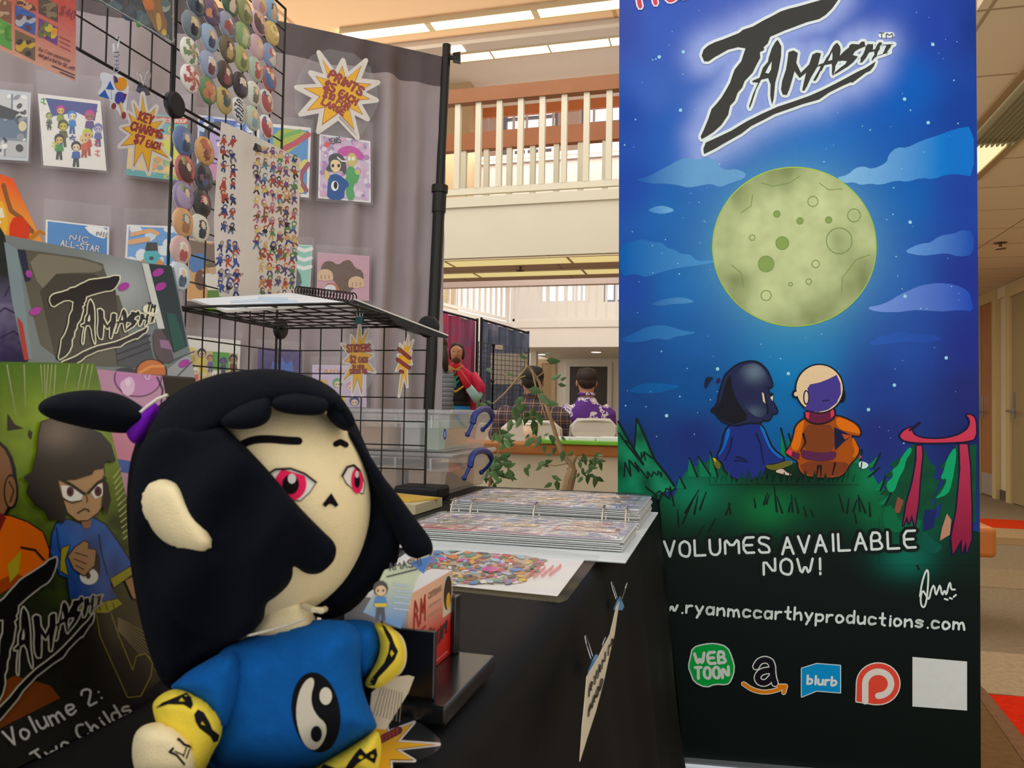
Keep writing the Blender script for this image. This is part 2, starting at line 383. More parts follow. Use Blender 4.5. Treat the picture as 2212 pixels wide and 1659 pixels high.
nt = CARPET.node_tree; nz = [n for n in nt.nodes if n.type == 'TEX_NOISE'][0]; nz.inputs['Scale'].default_value = 45
mr = [n for n in nt.nodes if n.type == 'MAP_RANGE'][0]; mr.inputs['To Min'].default_value = .7; mr.inputs['To Max'].default_value = 1.3
st(fl.build('floor', CARPET))
# near balcony slab over the booth, walkway ceiling on the right
E1 = gp(1130, 62, 2.4).y; EX = gp(2109, 25, 2.4).x
st(G().box((-9, 1.75, 2.4), (EX, E1, 2.95)).build('ceiling', TILE2)); st(G().box((EX, 1.75, 2.4), (3.4, 21.55, 2.95)).build('ceiling_right', TILE))
st(G().box((-9, E1 + .001, 2.38), (EX, E1 + .03, 3.0)).build('trim_1', WHITE))
def tube_light(name, label, x0, x1, y0, y1, z, col, es, cuts, group, drop=.012, slats=0, fw=.03):
    t = thing(name, label, 'ceiling light', ((x0 + x1) / 2, (y0 + y1) / 2, z - drop), group)
    g = G(); g.box((x0 - fw, y0 - fw, z - drop), (x1 + fw, y0, z - .001)); g.box((x0 - fw, y1, z - drop), (x1 + fw, y1 + fw, z - .001))
    for c in cuts: g.box((c - .012, y0, z - drop - .002), (c + .012, y1, z - .001))
    g.build('frame', M('#d9c7a2', .6), t)
    G().box((x0, y0, z - drop + .003), (x1, y1, z - .0012)).build('diffuser', M(col, .5, emis=es, name='lamp_diffuser'), t)
    if slats:
        g = G()
        for i in range(slats): xx = x0 + (x1 - x0) * (i + .5) / slats; g.box((xx - .008, y0, z - .05), (xx + .008, y1, z - .012))
        g.build('louver', M('#c9c2a6', .4, metal=.3), t)
    return t
y0, y1 = gp(1100, 36, 2.4).y, gp(1100, 17, 2.4).y
tube_light('strip_light', 'long warm strip light under the balcony slab nearest above the booth', gp(737, 62, 2.4).x, EX - .1, min(y0, y1), max(y0, y1), 2.4, '#fff0c4', 5.0, [gp(930, 48, 2.4).x, gp(1158, 20, 2.4).x], None, .02, 0, .006)
a, b = gp(2105, 285, 2.4).x, gp(2105, 378, 2.4).x
t = thing('louvered_light', 'louvered strip light in the walkway ceiling right of the banner', 'ceiling light', ((a + b) / 2, 5, 2.385))
ya, yb = gp(2212, 200, 2.4).y - 1.2, gp(2105, 330, 2.4).y + .55; ym = gp(2150, 300, 2.4).y
g = G(); g.box((b, ya, 2.385), (b + .04, yb, 2.399)); g.box((a - .04, ya, 2.385), (a, yb, 2.399)); g.box((a, ym - .02, 2.383), (b, ym + .02, 2.399)); g.build('frame', M('#a08a66', .5), t)
G().box((a, ya, 2.395), (b, yb, 2.3988)).build('diffuser', M('#fff0c0', .5, emis=.75), t)
g = G()
for i in range(9): xx = a + (b - a) * (i + .5) / 9; g.box((xx - .004, ya, 2.35), (xx + .004, ym - .02, 2.394))
g.build('louver', M('#8c8568', .4, metal=.2), t)
# sprinkler heads
def sprinkler(px, py, z, label):
    p = gp(px, py, z); g = G(); g.tube([p, p - ZV * .05], .012); g.tube([p - ZV * .05, p - ZV * .054], .045, 12); g.tube([p - ZV * .0, p - ZV * .006], .05, 12)
    tag(g.build('sprinkler_head', M('#6b5034', .4, metal=.4)), label, 'sprinkler', 'fire sprinklers')
sprinkler(2161, 524, 2.4, 'small dark sprinkler head on the walkway ceiling above the wooden door'); sprinkler(1124, 574, 2.4, 'small sprinkler head between the yellow strip lights under the bridge')
# first atrium ceiling
ZC = 6.3
st(G().box((-9, 3.4, ZC), (5, 13.2, ZC + .1)).build('ceiling_atrium', WHITE))
ys = gp(1170, 106, ZC).y; xs = gp(968, 82, ZC).x
tube_light('strip_light', 'pale strip light running across the high atrium ceiling', gp(990, 126, ZC).x, 4.5, ys - .12, ys + .12, ZC, '#fff3d6', 1.6, [gp(1062, 116, ZC).x, gp(1186, 102, ZC).x, gp(1318, 90, ZC).x], None)
t = thing('strip_light', 'short strip light running into depth beside the black curtain pole top', 'ceiling light', (xs, ys - 1, ZC - .012))
G().box((xs - .12, ys - 2.2, ZC - .012), (xs + .12, ys - .2, ZC - .001)).build('diffuser', M('#fff3d6', .5, emis=1.6), t)
G().box((xs - .15, ys - 2.2, ZC - .014), (xs - .12, ys - .2, ZC - .001)).build('frame', M('#d9c7a2', .6), t)
# bridge: slab, fascia, railings
YB, YE = 7.15, gp(1150, 603, 2.4).y
st(G().box((-9, YB, 2.4), (EX, YE, 2.97)).build('wall_bridge', CREAM)); st(G().box((-9, YB - .02, 2.9), (EX, YB, 3.0)).build('trim_2', CREAM))
st(G().box((-9, YB + .02, 2.39), (EX, YE - .02, 2.399)).build('ceiling_bridge', tile_mat('ceiling_tile', '#d6bfae', '#a58a7a', 1.22)))
for i, (ya, yb, lb) in enumerate(((569, 556, 'nearer'), (594, 584, 'farther'))):
    p, q = gp(1150, ya, 2.39).y, gp(1150, yb, 2.39).y
    tube_light('strip_light', 'yellowish strip light under the bridge, the %s of the two' % lb, -5, EX - .1, min(p, q), max(p, q), 2.39, '#efe09a', .62, [gp(1232, 560, 2.39).x if i == 0 else gp(1265, 588, 2.39).x, gp(975, 570, 2.39).x if i == 0 else gp(1030, 592, 2.39).x], 'strip lights under the bridge')
def railing(name, label, p, q, z0, z1, n, bw, wood, group=None, rh=.13, rw=.12, mat=CREAM):
    p = Vector(p); q = Vector(q); d = (q - p); L = d.length; d.normalize(); s = Vector((-d.y, d.x, 0))
    t = thing(name, label, 'railing', (p + q) / 2 + ZV * z0, group)
    def bar(nm, a, b, w, za, zb, m):
        a = p + d * a; b = p + d * b
        return G().prism([a + s * w / 2 + ZV * za, b + s * w / 2 + ZV * za, b - s * w / 2 + ZV * za, a - s * w / 2 + ZV * za], ZV * (zb - za)).build(nm, m, t)
    bar('post', 0, bw, bw, z0 - .03, z1 - rh, mat); bar('post', L - bw, L, bw, z0 - .03, z1 - rh, mat); bar('handrail', 0, L, rw, z1 - rh, z1, wood); bar('bottom_rail', 0, L, .05, z0 + .04, z0 + .1, mat)
    b0 = None
    for i in range(n):
        x = L * (i + .5) / n
        if b0 is None: b0 = bar('baluster', x - bw / 2, x + bw / 2, bw, z0 + .1, z1 - rh, mat); x0 = x
        else: copy_part(b0, d * (x - x0), t)
    return t
def span(px, py, Y): return hit(px, py, Vector((0, Y, 0)), Vector((0, 1, 0)))
railing('balcony_railing', 'cream baluster railing with brown handrail along the front of the bridge', (-4.2, YB + .06, 0), (EX - .1, YB + .06, 0), 3.0, span(1150, 176, YB).z, 23, .055, RAILWOOD, rh=.14, rw=.1)
railing('balcony_railing', 'second railing at the back edge of the bridge behind the front balusters', (-5, YE, 0), (EX - .1, YE, 0), 3.0, span(1150, 279, YE).z, 21, .06, M('#a05a20', .35, .15, 6), rh=.2, rw=.1)
# upper back wall with windows
Y3 = 13.2
def opening_wall(name, Y, x0, x1, z0, z1, holes, mat, th=.15):
    g = G(); xs = sorted({x0, x1, *[h[0] for h in holes], *[h[1] for h in holes]})
    for a, b in zip(xs, xs[1:]):
        hs = sorted([(h[2], h[3]) for h in holes if h[0] < (a + b) / 2 < h[1]]); z = z0
        for ha, hb in hs: g.box((a, Y, z), (b, Y + th, ha)); z = hb
        g.box((a, Y, z), (b, Y + th, z1))
    return st(g.build(name, mat))
GLASS = clear('window_glass', '#ffffff', .0, .25, .02)
def window(n, Y, x0, x1, z0, z1, cols, rows, fr=M('#8f95a8', .5), bar=.045):
    t = thing('window_%d' % n, None, None, ((x0 + x1) / 2, Y + .07, z0)); t['kind'] = 'structure'; g = G()
    for a, b, c, d in ((x0, x0 + .06, z0, z1), (x1 - .06, x1, z0, z1), (x0 + .06, x1 - .06, z0, z0 + .06), (x0 + .06, x1 - .06, z1 - .06, z1)): g.box((a, Y + .03, c), (b, Y + .12, d))
    for i in range(1, cols): x = x0 + (x1 - x0) * i / cols; g.box((x - bar / 2, Y + .04, z0 + .06), (x + bar / 2, Y + .11, z1 - .06))
    for i in range(1, rows): z = z0 + (z1 - z0) * i / rows; g.box((x0 + .06, Y + .045, z - bar / 2), (x1 - .06, Y + .105, z + bar / 2))
    g.build('window_frame', fr, t); G().box((x0 + .05, Y + .07, z0 + .05), (x1 - .05, Y + .076, z1 - .05)).build('pane', GLASS, t)
a, b = span(1085, 334, Y3), span(1206, 207, Y3); c, d = span(1254, 330, Y3), span(1352, 195, Y3)
PINKW = M('#d2bfb6', .8, .03, 3, name='pale_paint')
opening_wall('wall_upper', Y3, -9, 5, 3.12, ZC, [(a.x, b.x, a.z, b.z), (c.x, c.x + 1.4, c.z, b.z)], PINKW)
window(1, Y3, a.x, b.x, a.z, b.z, 3, 3); window(2, Y3, c.x, c.x + 1.4, c.z, b.z, 2, 2)
railing('balcony_railing', 'distant orange handrail with thin balusters below the upper windows', (-6, 12.3, 0), (3, 12.3, 0), span(1150, 345, 12.3).z, span(1150, 226, 12.3).z, 40, .035, M('#c06a34', .4, .1, 6), rh=.16, rw=.08, mat=PINKW)
st(G().box((-9, 12.25, span(1150, 400, 12.3).z), (4, 12.4, span(1150, 345, 12.3).z)).build('wall_mezzanine', PINKW)); st(G().box((-9, 12.2, span(1150, 352, 12.3).z), (4, 12.25, span(1150, 346, 12.3).z)).build('trim_3', WHITE))
st(G().box((span(1018, 300, 12).x - .5, 11.9, 3.12), (span(1018, 300, 12).x, 12.2, ZC)).build('wall_column', M('#c2a27a', .8, .03, 3)))
# far atrium
P1 = Vector((-5.5, 14.6, 0)); P2 = Vector((-4.85, 17.6, 0)); dd = (P2 - P1).normalized(); nn = Vector((dd.y, -dd.x, 0))
def seg(name, p, q, z0, z1, th, mat): s = nn * -th; return st(G().prism([p + ZV * z0, q + ZV * z0, q + ZV * z0 + s, p + ZV * z0 + s], ZV * (z1 - z0)).build(name, mat))
PA = P1 - dd * 5
seg('wall_left', PA, P2, 0, 2.97, .2, WHITE); seg('wall_left_upper', PA - nn * 1.5, P2 - nn * 1.5, 2.97, 6.2, .1, M('#e3c7a0', .8))
railing('balcony_railing', 'white baluster railing of the left side gallery under the bridge', PA + dd * 1.5 - nn * .08, P2 - nn * .08, 2.98, 4.0, 26, .045, OAK, mat=WHITE)
YF = 17.65
st(G().box((-4.85, YF, 2.4), (EX, 21.55, 2.97)).build('wall_far_gallery', WHITE)); st(G().box((-4.85, YF - .03, 2.86), (EX, YF, 2.99)).build('trim_4', WHITE))
railing('balcony_railing', 'white railing of the far gallery in front of the tall lit windows', (-4.85, YF + .06, 0), (EX - .1, YF + .06, 0), 2.98, 4.0, 24, .05, OAK, mat=WHITE)
YW = 21.6
a, b = span(1166, 655, YW), span(1275, 560, YW); c = span(1304, 655, YW); dk0, dk1 = span(1231, 860, YW), span(1313, 792, YW); tn0, tn1 = span(1162, 900, YW), span(1200, 774, YW)
opening_wall('wall_far', YW, -6, 3.3, 0, 6.2, [(a.x, b.x, a.z, 5.4), (c.x, c.x + 1.2, a.z, 5.4)], M('#f0e6d8', .8, .03, 3))
window(3, YW, a.x, b.x, a.z, 5.4, 6, 2, WHITE, .06); window(4, YW, c.x, c.x + 1.2, a.z, 5.4, 4, 2, M('#8f95a8', .5), .06)
def wall_door(name, Y, x0, x1, z1, leaf, frame, hx):
    t = thing(name, None, None, ((x0 + x1) / 2, Y - .03, 0)); t['kind'] = 'structure'; g = G()
    g.box((x0 - .12, Y - .05, 0), (x0, Y - .001, z1 + .12)); g.box((x1, Y - .05, 0), (x1 + .12, Y - .001, z1 + .12)); g.box((x0, Y - .05, z1), (x1, Y - .001, z1 + .12)); g.build('door_frame', frame, t)
    G().box((x0, Y - .03, .01), (x1, Y - .001, z1)).build('door_leaf', leaf, t); G().box((hx, Y - .08, .98), (hx + .12, Y - .03, 1.02)).build('door_handle', STEEL, t)
wall_door('door_3', YW, dk0.x, dk1.x, dk1.z, M('#4a433e', .5, .1, 4), WHITE, dk0.x + .06); wall_door('door_4', YW, tn0.x + .1, tn1.x - .1, tn1.z - .15, M('#b5946c', .6, .1, 4), M('#c9ab82', .6), tn0.x + .2)
for px, py, lb in ((1172, 765, 'left'), (1288, 760, 'right')):
    p = gp(px, py, 2.4); t = thing('recessed_light', 'round recessed downlight under the far gallery, the %s one' % lb, 'ceiling light', p - ZV * .01, 'downlights under the far gallery')
    G().tube([p - ZV * .012, p - ZV * .001], .16, 20).build('trim_ring', WHITE, t); G().tube([p - ZV * .014, p - ZV * .0125], .12, 20).build('lens', M('#fff2d8', .5, emis=4), t)
st(G().box((-1.1 + span(1156, 800, 19).x + 1.0, 18.9, 0), (span(1160, 800, 19).x, 19.1, 2.4)).build('trim_5', WHITE))
# right wall with doors
XW = 3.05
def onw(px, py, x=XW): return hit(px, py, Vector((x, 0, 0)), Vector((1, 0, 0)))
a, b = onw(2124, 860).y, onw(2153, 860).y; c = onw(2192, 860).y
st(G().box((XW, -1, 0), (XW + .15, 21.6, 2.4)).build('wall_right', BEIGE))
st(G().box((XW - .012, c + .1, 0), (XW, b - .08, .11)).build('baseboard_right', M('#5d4a38', .7, .1)))
def side_door(n, y0, y1, z1, leaf, kick):
    t = thing('door_%d' % n, None, None, (XW - .02, (y0 + y1) / 2, 0)); t['kind'] = 'structure'; g = G(); w = .13
    g.box((XW - .05, y0 - w, 0), (XW - .001, y0, z1 + w)); g.box((XW - .05, y1, 0), (XW - .001, y1 + w, z1 + w)); g.box((XW - .05, y0, z1), (XW - .001, y1, z1 + w)); g.build('door_frame', M('#c9b27c', .6, .04), t)
    lf = G().box((XW - .025, y0, .01), (XW - .001, y1, z1)).build('door_leaf', leaf, t)
    if kick: G().box((XW - .03, y0 + .03, .02), (XW - .0255, y1 - .03, .27)).build('kick_plate', M('#b7ab9a', .35, metal=.4), t)
    hy = y1 - .07; g = G(); g.box((XW - .04, hy - .03, .93), (XW - .0255, hy + .03, 1.2)); g.build('lock_plate', STEEL, t)
    g = G(); g.tube([(XW - .025, hy, 1.0), (XW - .1, hy, 1.0)], .014); g.tube([(XW - .1, hy, 1.0), (XW - .1, hy - .17, .99)], .013); g.build('lever_handle', STEEL, t)
side_door(1, b, a, onw(2140, 656).z, M('#a96e35', .45, .2, 5), True); side_door(2, c - 1.0, c, onw(2192, 640).z, M('#a08a5c', .6, .05, 4), False)
st(G().box((XW - .03, 4, 2.28), (XW, 19, 2.4)).build('trim_6', BEIGE))
# ---------------------------------------------------------------- wooden bench behind the banner
zt = .45; q = [gp(2155, 1141, zt), gp(2000, 1085, zt)]
bx = gp(2155, 1141, zt).x; by = gp(2155, 1141, zt).y
t = thing('wooden_bench', 'orange oak bench with rounded end sticking out behind the banner', 'bench', (bx - .6, by + .2, 0))
bevel(G().box((bx - 1.1, by, zt - .13), (bx, by + .42, zt)).build('seat', M('#c9742c', .4, .2, 8, name='bench_oak'), t), .02, 3)
for x in (bx - 1.0, bx - .62): G().box((x, by + .06, 0), (x + .08, by + .36, zt - .13)).build('leg', OAK, t)
# ---------------------------------------------------------------- logo shared by banner and comics (traced brush letters)
LOGO = {'t': [(520,335),(532,300),(560,275),(600,255),(650,238),(690,222),(745,200),(770,180),(830,160),(900,120),(950,95),(1000,68),(1050,52),(1100,40),(1170,20),(1240,0),(1290,-22),(1350,-30),(1345,0),(1310,50),(1270,90),(1230,115),(1160,133),(1100,155),(1020,185),(935,222),(920,262),(895,285),(898,303),(872,315),(874,350),(850,395),(828,440),(780,490),(765,530),(738,560),(720,610),(692,640),(680,695),(640,755),(590,800),(550,825),(520,842),(514,825),(535,780),(560,720),(580,660),(612,625),(640,590),(670,540),(692,500),(705,460),(720,420),(760,370),(785,292),(740,285),(680,300),(600,345),(560,372),(535,370)],
 'a': [(980,240),(1002,280),(1000,340),(986,420),(965,500),(955,600),(945,632),(935,580),(937,510),(922,472),(880,482),(850,540),(825,620),(810,657),(807,640),(830,570),(862,500),(825,497),(830,487),(870,470),(890,410),(922,372),(925,350),(945,290),(965,255)],
 'm': [(1045,315),(1075,305),(1102,320),(1092,380),(1120,440),(1170,390),(1190,330),(1215,318),(1242,322),(1222,400),(1180,470),(1158,520),(1140,550),(1128,545),(1140,490),(1152,440),(1112,472),(1082,430),(1062,500),(1050,540),(1035,575),(1010,572),(1000,540),(1007,490),(1030,420),(1040,360)],
 'w': [(545,862),(620,828),(700,790),(790,735),(880,690),(980,645),(1080,612),(1170,580),(1250,545),(1330,505),(1400,468),(1460,435),(1510,412),(1572,372),(1562,400),(1540,428),(1512,440),(1480,465),(1430,502),(1425,496),(1370,520),(1290,560),(1230,602),(1130,630),(1040,662),(960,690),(900,722),(820,762),(760,808),(700,842),(650,870),(600,900),(535,932),(530,900)]}
def _q(L): return [(1092 + x * .30375, 168 + y * .30375) for x, y in L]
LOGO['A'] = _q([(820,300),(870,370),(885,440),(870,540),(870,555),(830,670),(780,760),(770,850),(725,960),(710,900),(715,760),(705,715),(560,745),(510,850),(480,870),(430,980),(385,1050),(345,1060),(345,1030),(390,950),(450,850),(490,760),(425,760),(450,735),(545,700),(600,600),(660,520),(740,360),(790,310)])
LOGO['s'] = _q([(870,555),(940,480),(1000,430),(1050,390),(1060,350),(1110,320),(1250,330),(1300,275),(1360,275),(1370,340),(1385,365),(1250,420),(1170,470),(1125,540),(1180,560),(1230,570),(1190,620),(1130,690),(1030,770),(900,850),(800,910),(725,945),(780,880),(870,800),(980,720),(1010,660),(900,655),(830,660)])
LOGO['h'] = _q([(1420,325),(1530,325),(1530,400),(1520,440),(1570,425),(1610,340),(1650,290),(1700,290),(1705,320),(1665,370),(1665,420),(1620,490),(1605,570),(1560,600),(1510,660),(1500,640),(1520,590),(1560,530),(1550,470),(1450,490),(1390,600),(1310,690),(1265,695),(1285,650),(1280,600),(1330,530),(1370,440),(1380,380)])
LOGO['i'] = _q([(1710,330),(1760,335),(1900,325),(1945,330),(1890,345),(1880,385),(1830,450),(1800,490),(1860,478),(1740,525),(1630,560),(1620,553),(1725,515),(1750,460),(1790,370),(1800,348),(1740,350)])
HOLES = [[(944,372),(940,420),(925,445),(905,440),(925,400)], _q([(715,480),(722,560),(715,640),(630,660),(660,600)])]
def affine(src, dst):
    A = np.array([[x, y, 1] for x, y in src]); X, *_ = np.linalg.lstsq(A, np.array(dst, float), rcond=None)
    return (lambda p: tuple(np.array([p[0], p[1], 1]) @ X)), math.sqrt(abs(np.linalg.det(X[:2])))
def logo(art, f, sc, ink, rim, rimw, lay, core=None, tm=True):
    for k, P in LOGO.items(): art.stroke([f(p) for p in P], rimw * 2, rim, lay, True, n=6)
    if core: core(lay)
    for k, P in LOGO.items(): art.poly([f(p) for p in P], ink, lay + 2)
    for P in HOLES: art.poly([f(p) for p in P], rim, lay + 3)
    if tm:
        a, b = f((1595, 230)), f((1675, 228)); art.stroke([f((1605, 213)), f((1670, 211))], 17 * sc * 2, rim, lay, n=8)
        art.text('TM', a, b, 30 * sc, 5 * sc, ink, lay + 2)
# ---------------------------------------------------------------- banner
def LF(l, f): return Vector((.9646 * l - .264 * f, .264 * l + .9646 * f, 0))
BL, BR = LF(.2587, 1.87), LF(1.054, 1.75)
bd = (BR - BL).normalized(); bn = Vector((bd.y, -bd.x, 0)); bsurf = PL(BL, bn)
ban = thing('roll_up_banner', 'tall blue night sky roll-up banner with moon, standing right of the black table', 'banner', (BL + BR) / 2)
SKY = [(1345,-150,'#454f98'),(1700,-150,'#4a58ad'),(2100,-150,'#2b3a8c'),(1345,60,'#3f4f9c'),(1420,60,'#4560b4'),(1600,40,'#4f63b4'),(1900,20,'#3a55ac'),(2040,60,'#2a44a0'),(2100,60,'#1c3580'),(1350,250,'#2a4aa0'),(1420,200,'#4767b4'),(1470,280,'#2d5cb0'),(1760,290,'#2c66b8'),(1950,180,'#225cb4'),(2095,250,'#1d3f94'),
 (1350,400,'#2848a0'),(1450,460,'#2c62aa'),(1500,330,'#3a68b8'),(1950,430,'#1f5aac'),(2090,430,'#24409a'),(1350,620,'#26459a'),(1480,620,'#2a66ac'),(1930,600,'#2c57aa'),(2090,600,'#23308a'),(1350,740,'#234688'),(1500,720,'#275ba0'),(1720,730,'#2a78b0'),(1950,740,'#2b4a9c'),(2100,740,'#232e82'),
 (1350,850,'#1d437e'),(1500,840,'#1f4f8e'),(1720,790,'#2b79b4'),(1700,880,'#1f6ba6'),(1900,830,'#253d8c'),(2100,850,'#222a6c'),(1350,960,'#1b3268'),(1500,950,'#1f2f70'),(1700,960,'#1f5c98'),(1900,940,'#242e74'),(2100,960,'#1c2460')]
sa = np.array([(x, y) for x, y, _ in SKY], float); sc_ = np.array([lin(c) for *_, c in SKY])
lg = np.array([(1330 + x / 2.8, y / 2.8) for P in LOGO.values() for x, y in P])
lgp = np.array(resample([(1330 + x / 2.8, y / 2.8) for x, y in LOGO['t']], 14) + resample([(1330 + x / 2.8, y / 2.8) for x, y in LOGO['w']], 14) + resample([(1330 + x / 2.8, y / 2.8) for x, y in LOGO['m']], 14) + [(1330 + x / 2.8, y / 2.8) for x, y in LOGO['a'] + LOGO['s'] + LOGO['h']])
def mixc(a, b, t): return tuple(x + (y - x) * t for x, y in zip(a, b))
def sky(x, y):
    d2 = ((sa - (x, y)) ** 2).sum(1) + 900; w = d2 ** -1.6; c = tuple((sc_ * w[:, None]).sum(0) / w.sum())
    dl = math.sqrt(((lgp - (x, y)) ** 2).sum(1).min()); c = mixc(c, lin('#a2b0e2'), .9 * math.exp(-(dl / 40) ** 2))
    dm = max(0, math.hypot(x - 1716, y - 533) - 172); c = mixc(c, lin('#6fa6c0'), .5 * math.exp(-dm / 55))
    return c
def ground(x, y):
    c = lin('#0b1413')
    g = math.exp(-((y - 1075) / 75) ** 2); c = mixc(c, lin('#0f4029'), min(1, g * 1.0) if y > 1075 else 1)
    for gx, gy, rx, ry, col, a in ((1660,1095,60,45,'#137a4a',.8),(1500,1060,60,50,'#1c8f70',.7),(1560,1030,50,30,'#1a7a58',.6),(1880,1030,50,45,'#1f9a68',.8),(1700,1030,150,28,'#0b1c14',.9),(1900,1110,50,40,'#157048',.7),(1960,1205,60,40,'#157a68',.75),(2090,1200,40,50,'#0e2a20',.7),(1990,1140,70,40,'#12644c',.6)):
        c = mixc(c, lin(col), a * math.exp(-((x - gx) / rx) ** 2 - ((y - gy) / ry) ** 2))
    return c
B = Art(bsurf, 1.12, .00022, 1.2)
hill = [(1336,1040),(1400,1060),(1455,1075),(1480,1020),(1506,1005),(1560,985),(1640,1000),(1760,1000),(1850,985),(1875,1010),(1900,1050),(1950,1085),(2000,1110),(2050,1130),(2117,1150)]
B.fine([(1338,-160),(2107,-160),(2117,1150)] + hill[::-1][1:], sky, 0, 9)
B.fine(hill + [(2119,1698),(1336,1623)], ground, 0, 13)
# clouds
def cloud(pts, c0, c1, x0, x1, a=1.):
    def f(x, y):
        t = min(1, max(0, (x - x0) / (x1 - x0))); c = mixc(lin(c0), lin(c1), t); return mixc(sky(x, y), c, a)
    B.fine(chaikin(pts, 1), f, 1, 14)
cl = lambda L: [(1330 + x / 2.8, 300 + y / 2.8) for x, y in L]
cloud(cl([(110,245),(180,235),(250,200),(340,150),(420,110),(500,130),(550,105),(600,130),(630,175),(680,190),(720,180),(790,205),(780,240),(700,265),(630,295),(580,270),(520,280),(440,297),(380,280),(300,270),(200,270)]), '#2f5fa6', '#74a2cc', 1385, 1500)
cloud(cl([(1330,235),(1400,220),(1450,175),(1500,165),(1550,185),(1640,145),(1650,95),(1700,50),(1760,55),(1850,10),(1950,-20),(2050,-60),(2165,-80),(2168,230),(2080,215),(2000,215),(1920,245),(1850,235),(1760,262),(1700,250),(1600,280),(1540,270),(1480,280),(1440,260),(1380,270)]), '#8fbce0', '#1a72c4', 1820, 2050)
cloud(cl([(25,640),(100,620),(160,605),(220,625),(280,625),(310,660),(360,670),(400,700),(450,695),(490,740),(560,735),(620,742),(560,755),(500,765),(420,775),(330,790),(280,805),(180,840),(120,815),(25,835)]), '#1e5ca6', '#5d96c8', 1340, 1530)
cloud(cl([(190,430),(250,405),(300,405),(360,430),(330,445),(280,455),(220,445)]), '#4a80bc', '#7fb0d8', 1400, 1455)
cloud(cl([(205,1000),(270,975),(350,958),(430,962),(480,985),(430,995),(340,1000),(260,1012)]), '#33609f', '#5f94c8', 1400, 1500)
cloud(cl([(30,1210),(100,1180),(180,1140),(280,1122),(360,1145),(430,1165),(495,1168),(420,1190),(360,1195),(320,1218),(240,1205),(160,1230),(60,1230)]), '#24579c', '#4a83bc', 1340, 1500)
cloud(cl([(70,1525),(130,1490),(200,1475),(300,1480),(400,1497),(360,1510),(250,1540),(130,1540)]), '#1b5596', '#2868a8', 1350, 1470, .8)
cloud(cl([(1740,685),(1800,650),(1860,630),(1900,630),(1960,585),(2040,575),(2100,550),(2165,565),(2165,700),(2080,715),(2000,690),(1930,700),(1850,708)]), '#6f9cd8', '#2a4fa8', 1960, 2100)
cloud(cl([(1515,1020),(1600,1005),(1660,980),(1720,940),(1800,905),(1850,885),(1950,870),(2050,880),(2130,915),(2150,960),(2165,1045),(2080,1035),(1990,1045),(1900,1040),(1800,1035),(1700,1050),(1570,1045)]), '#7f9cdc', '#2a4cae', 1880, 2100)
cloud(cl([(1525,1240),(1580,1200),(1640,1185),(1720,1160),(1800,1180),(1900,1180),(1965,1200),(1960,1220),(1870,1235),(1780,1225),(1680,1235),(1580,1248)]), '#3a62b4', '#2c4ca2', 1880, 2030, .85)
rs = random.Random(4)
for i in range(150):
    x = rs.uniform(1345, 2100); y = rs.uniform(20, 960)
    if math.hypot(x - 1716, y - 533) > 185: r_ = rs.choice([1, 1, 1.2, 1.5, 2.0]); B.ell(x, y, r_, r_, '#8fc4e8', 2, n=6)
for x, y in ((1476,112),(1424,123),(2015,96),(1954,214),(2005,265),(1470,238),(1550,797),(1703,807),(1440,898),(1876,885),(1708,1000),(1932,832),(2044,773),(1955,640),(1966,480)): B.ell(x, y, 4, 4, '#a4d6f4', 3, n=8)
# moon
def moonc(x, y):
    n = noise.noise(Vector((x / 42, y / 42, 1))) + .6 * noise.noise(Vector((x / 18, y / 18, 5))); dr = math.hypot(x - 1716, y - 533) / 176
    t = .16 + .2 * n + .5 * max(0, dr - .62) / .38 * (.6 + .9 * noise.noise(Vector((x / 60, y / 60, 9))))
    for gx, gy, rr in ((1680,372,45),(1597,415,35),(1590,610,38),(1770,680,55),(1860,590,50),(1810,520,30),(1655,570,18)): t += .55 * math.exp(-((x - gx) ** 2 + (y - gy) ** 2) / rr ** 2)
    return mixc(lin('#cfd9aa'), lin('#848f66'), min(1, max(0, t)))
B.ell(1716, 533, 178, 173, '#a9c46a', 3, n=72)
B.fine([(1716 + 175.5 * math.cos(a), 533 + 170.5 * math.sin(a)) for a in [2 * math.pi * i / 72 for i in range(72)]], moonc, 4, 7)
for x, y, r_, c in ((1756,435,11,1),(1678,462,7,0),(1728,477,7,0),(1790,475,7,0),(1690,525,14,0),(1813,520,28,1),(1655,570,17,0),(1762,570,8,1),(1747,608,6,1),(1708,614,4,1),(1655,638,11,1),(1625,513,6,1),(1845,465,14,1)):
    if not c: B.ell(x, y, r_, r_, '#8ea468', 5, n=16)
    B.stroke([(x + r_ * math.cos(a), y + r_ * math.sin(a)) for a in [2 * math.pi * i / 18 for i in range(18)]], 1.6, '#7f9560', 6, True, n=4)
for P in ([(1645,395),(1670,402),(1705,395),(1728,380)], [(1770,395),(1790,410),(1820,408)], [(1600,460),(1622,445),(1626,420)], [(1580,572),(1602,590),(1606,620)], [(1880,550),(1850,560),(1820,600),(1818,630)]): B.stroke(P, 1.5, '#83985e', 5, n=4)
# logo
f, s = affine([(0, 0), (2800, 0), (0, 2800)], [(1330, 0), (2330, 0), (1330, 1000)])
logo(B, f, s, '#3e3e3b', '#e2ecea', 6.0, 7)
B.text('Pres', (1383, 14), (1490, -8), 44, 9, '#c85566', 9, edge='#e6e4ea', ew=3.5)
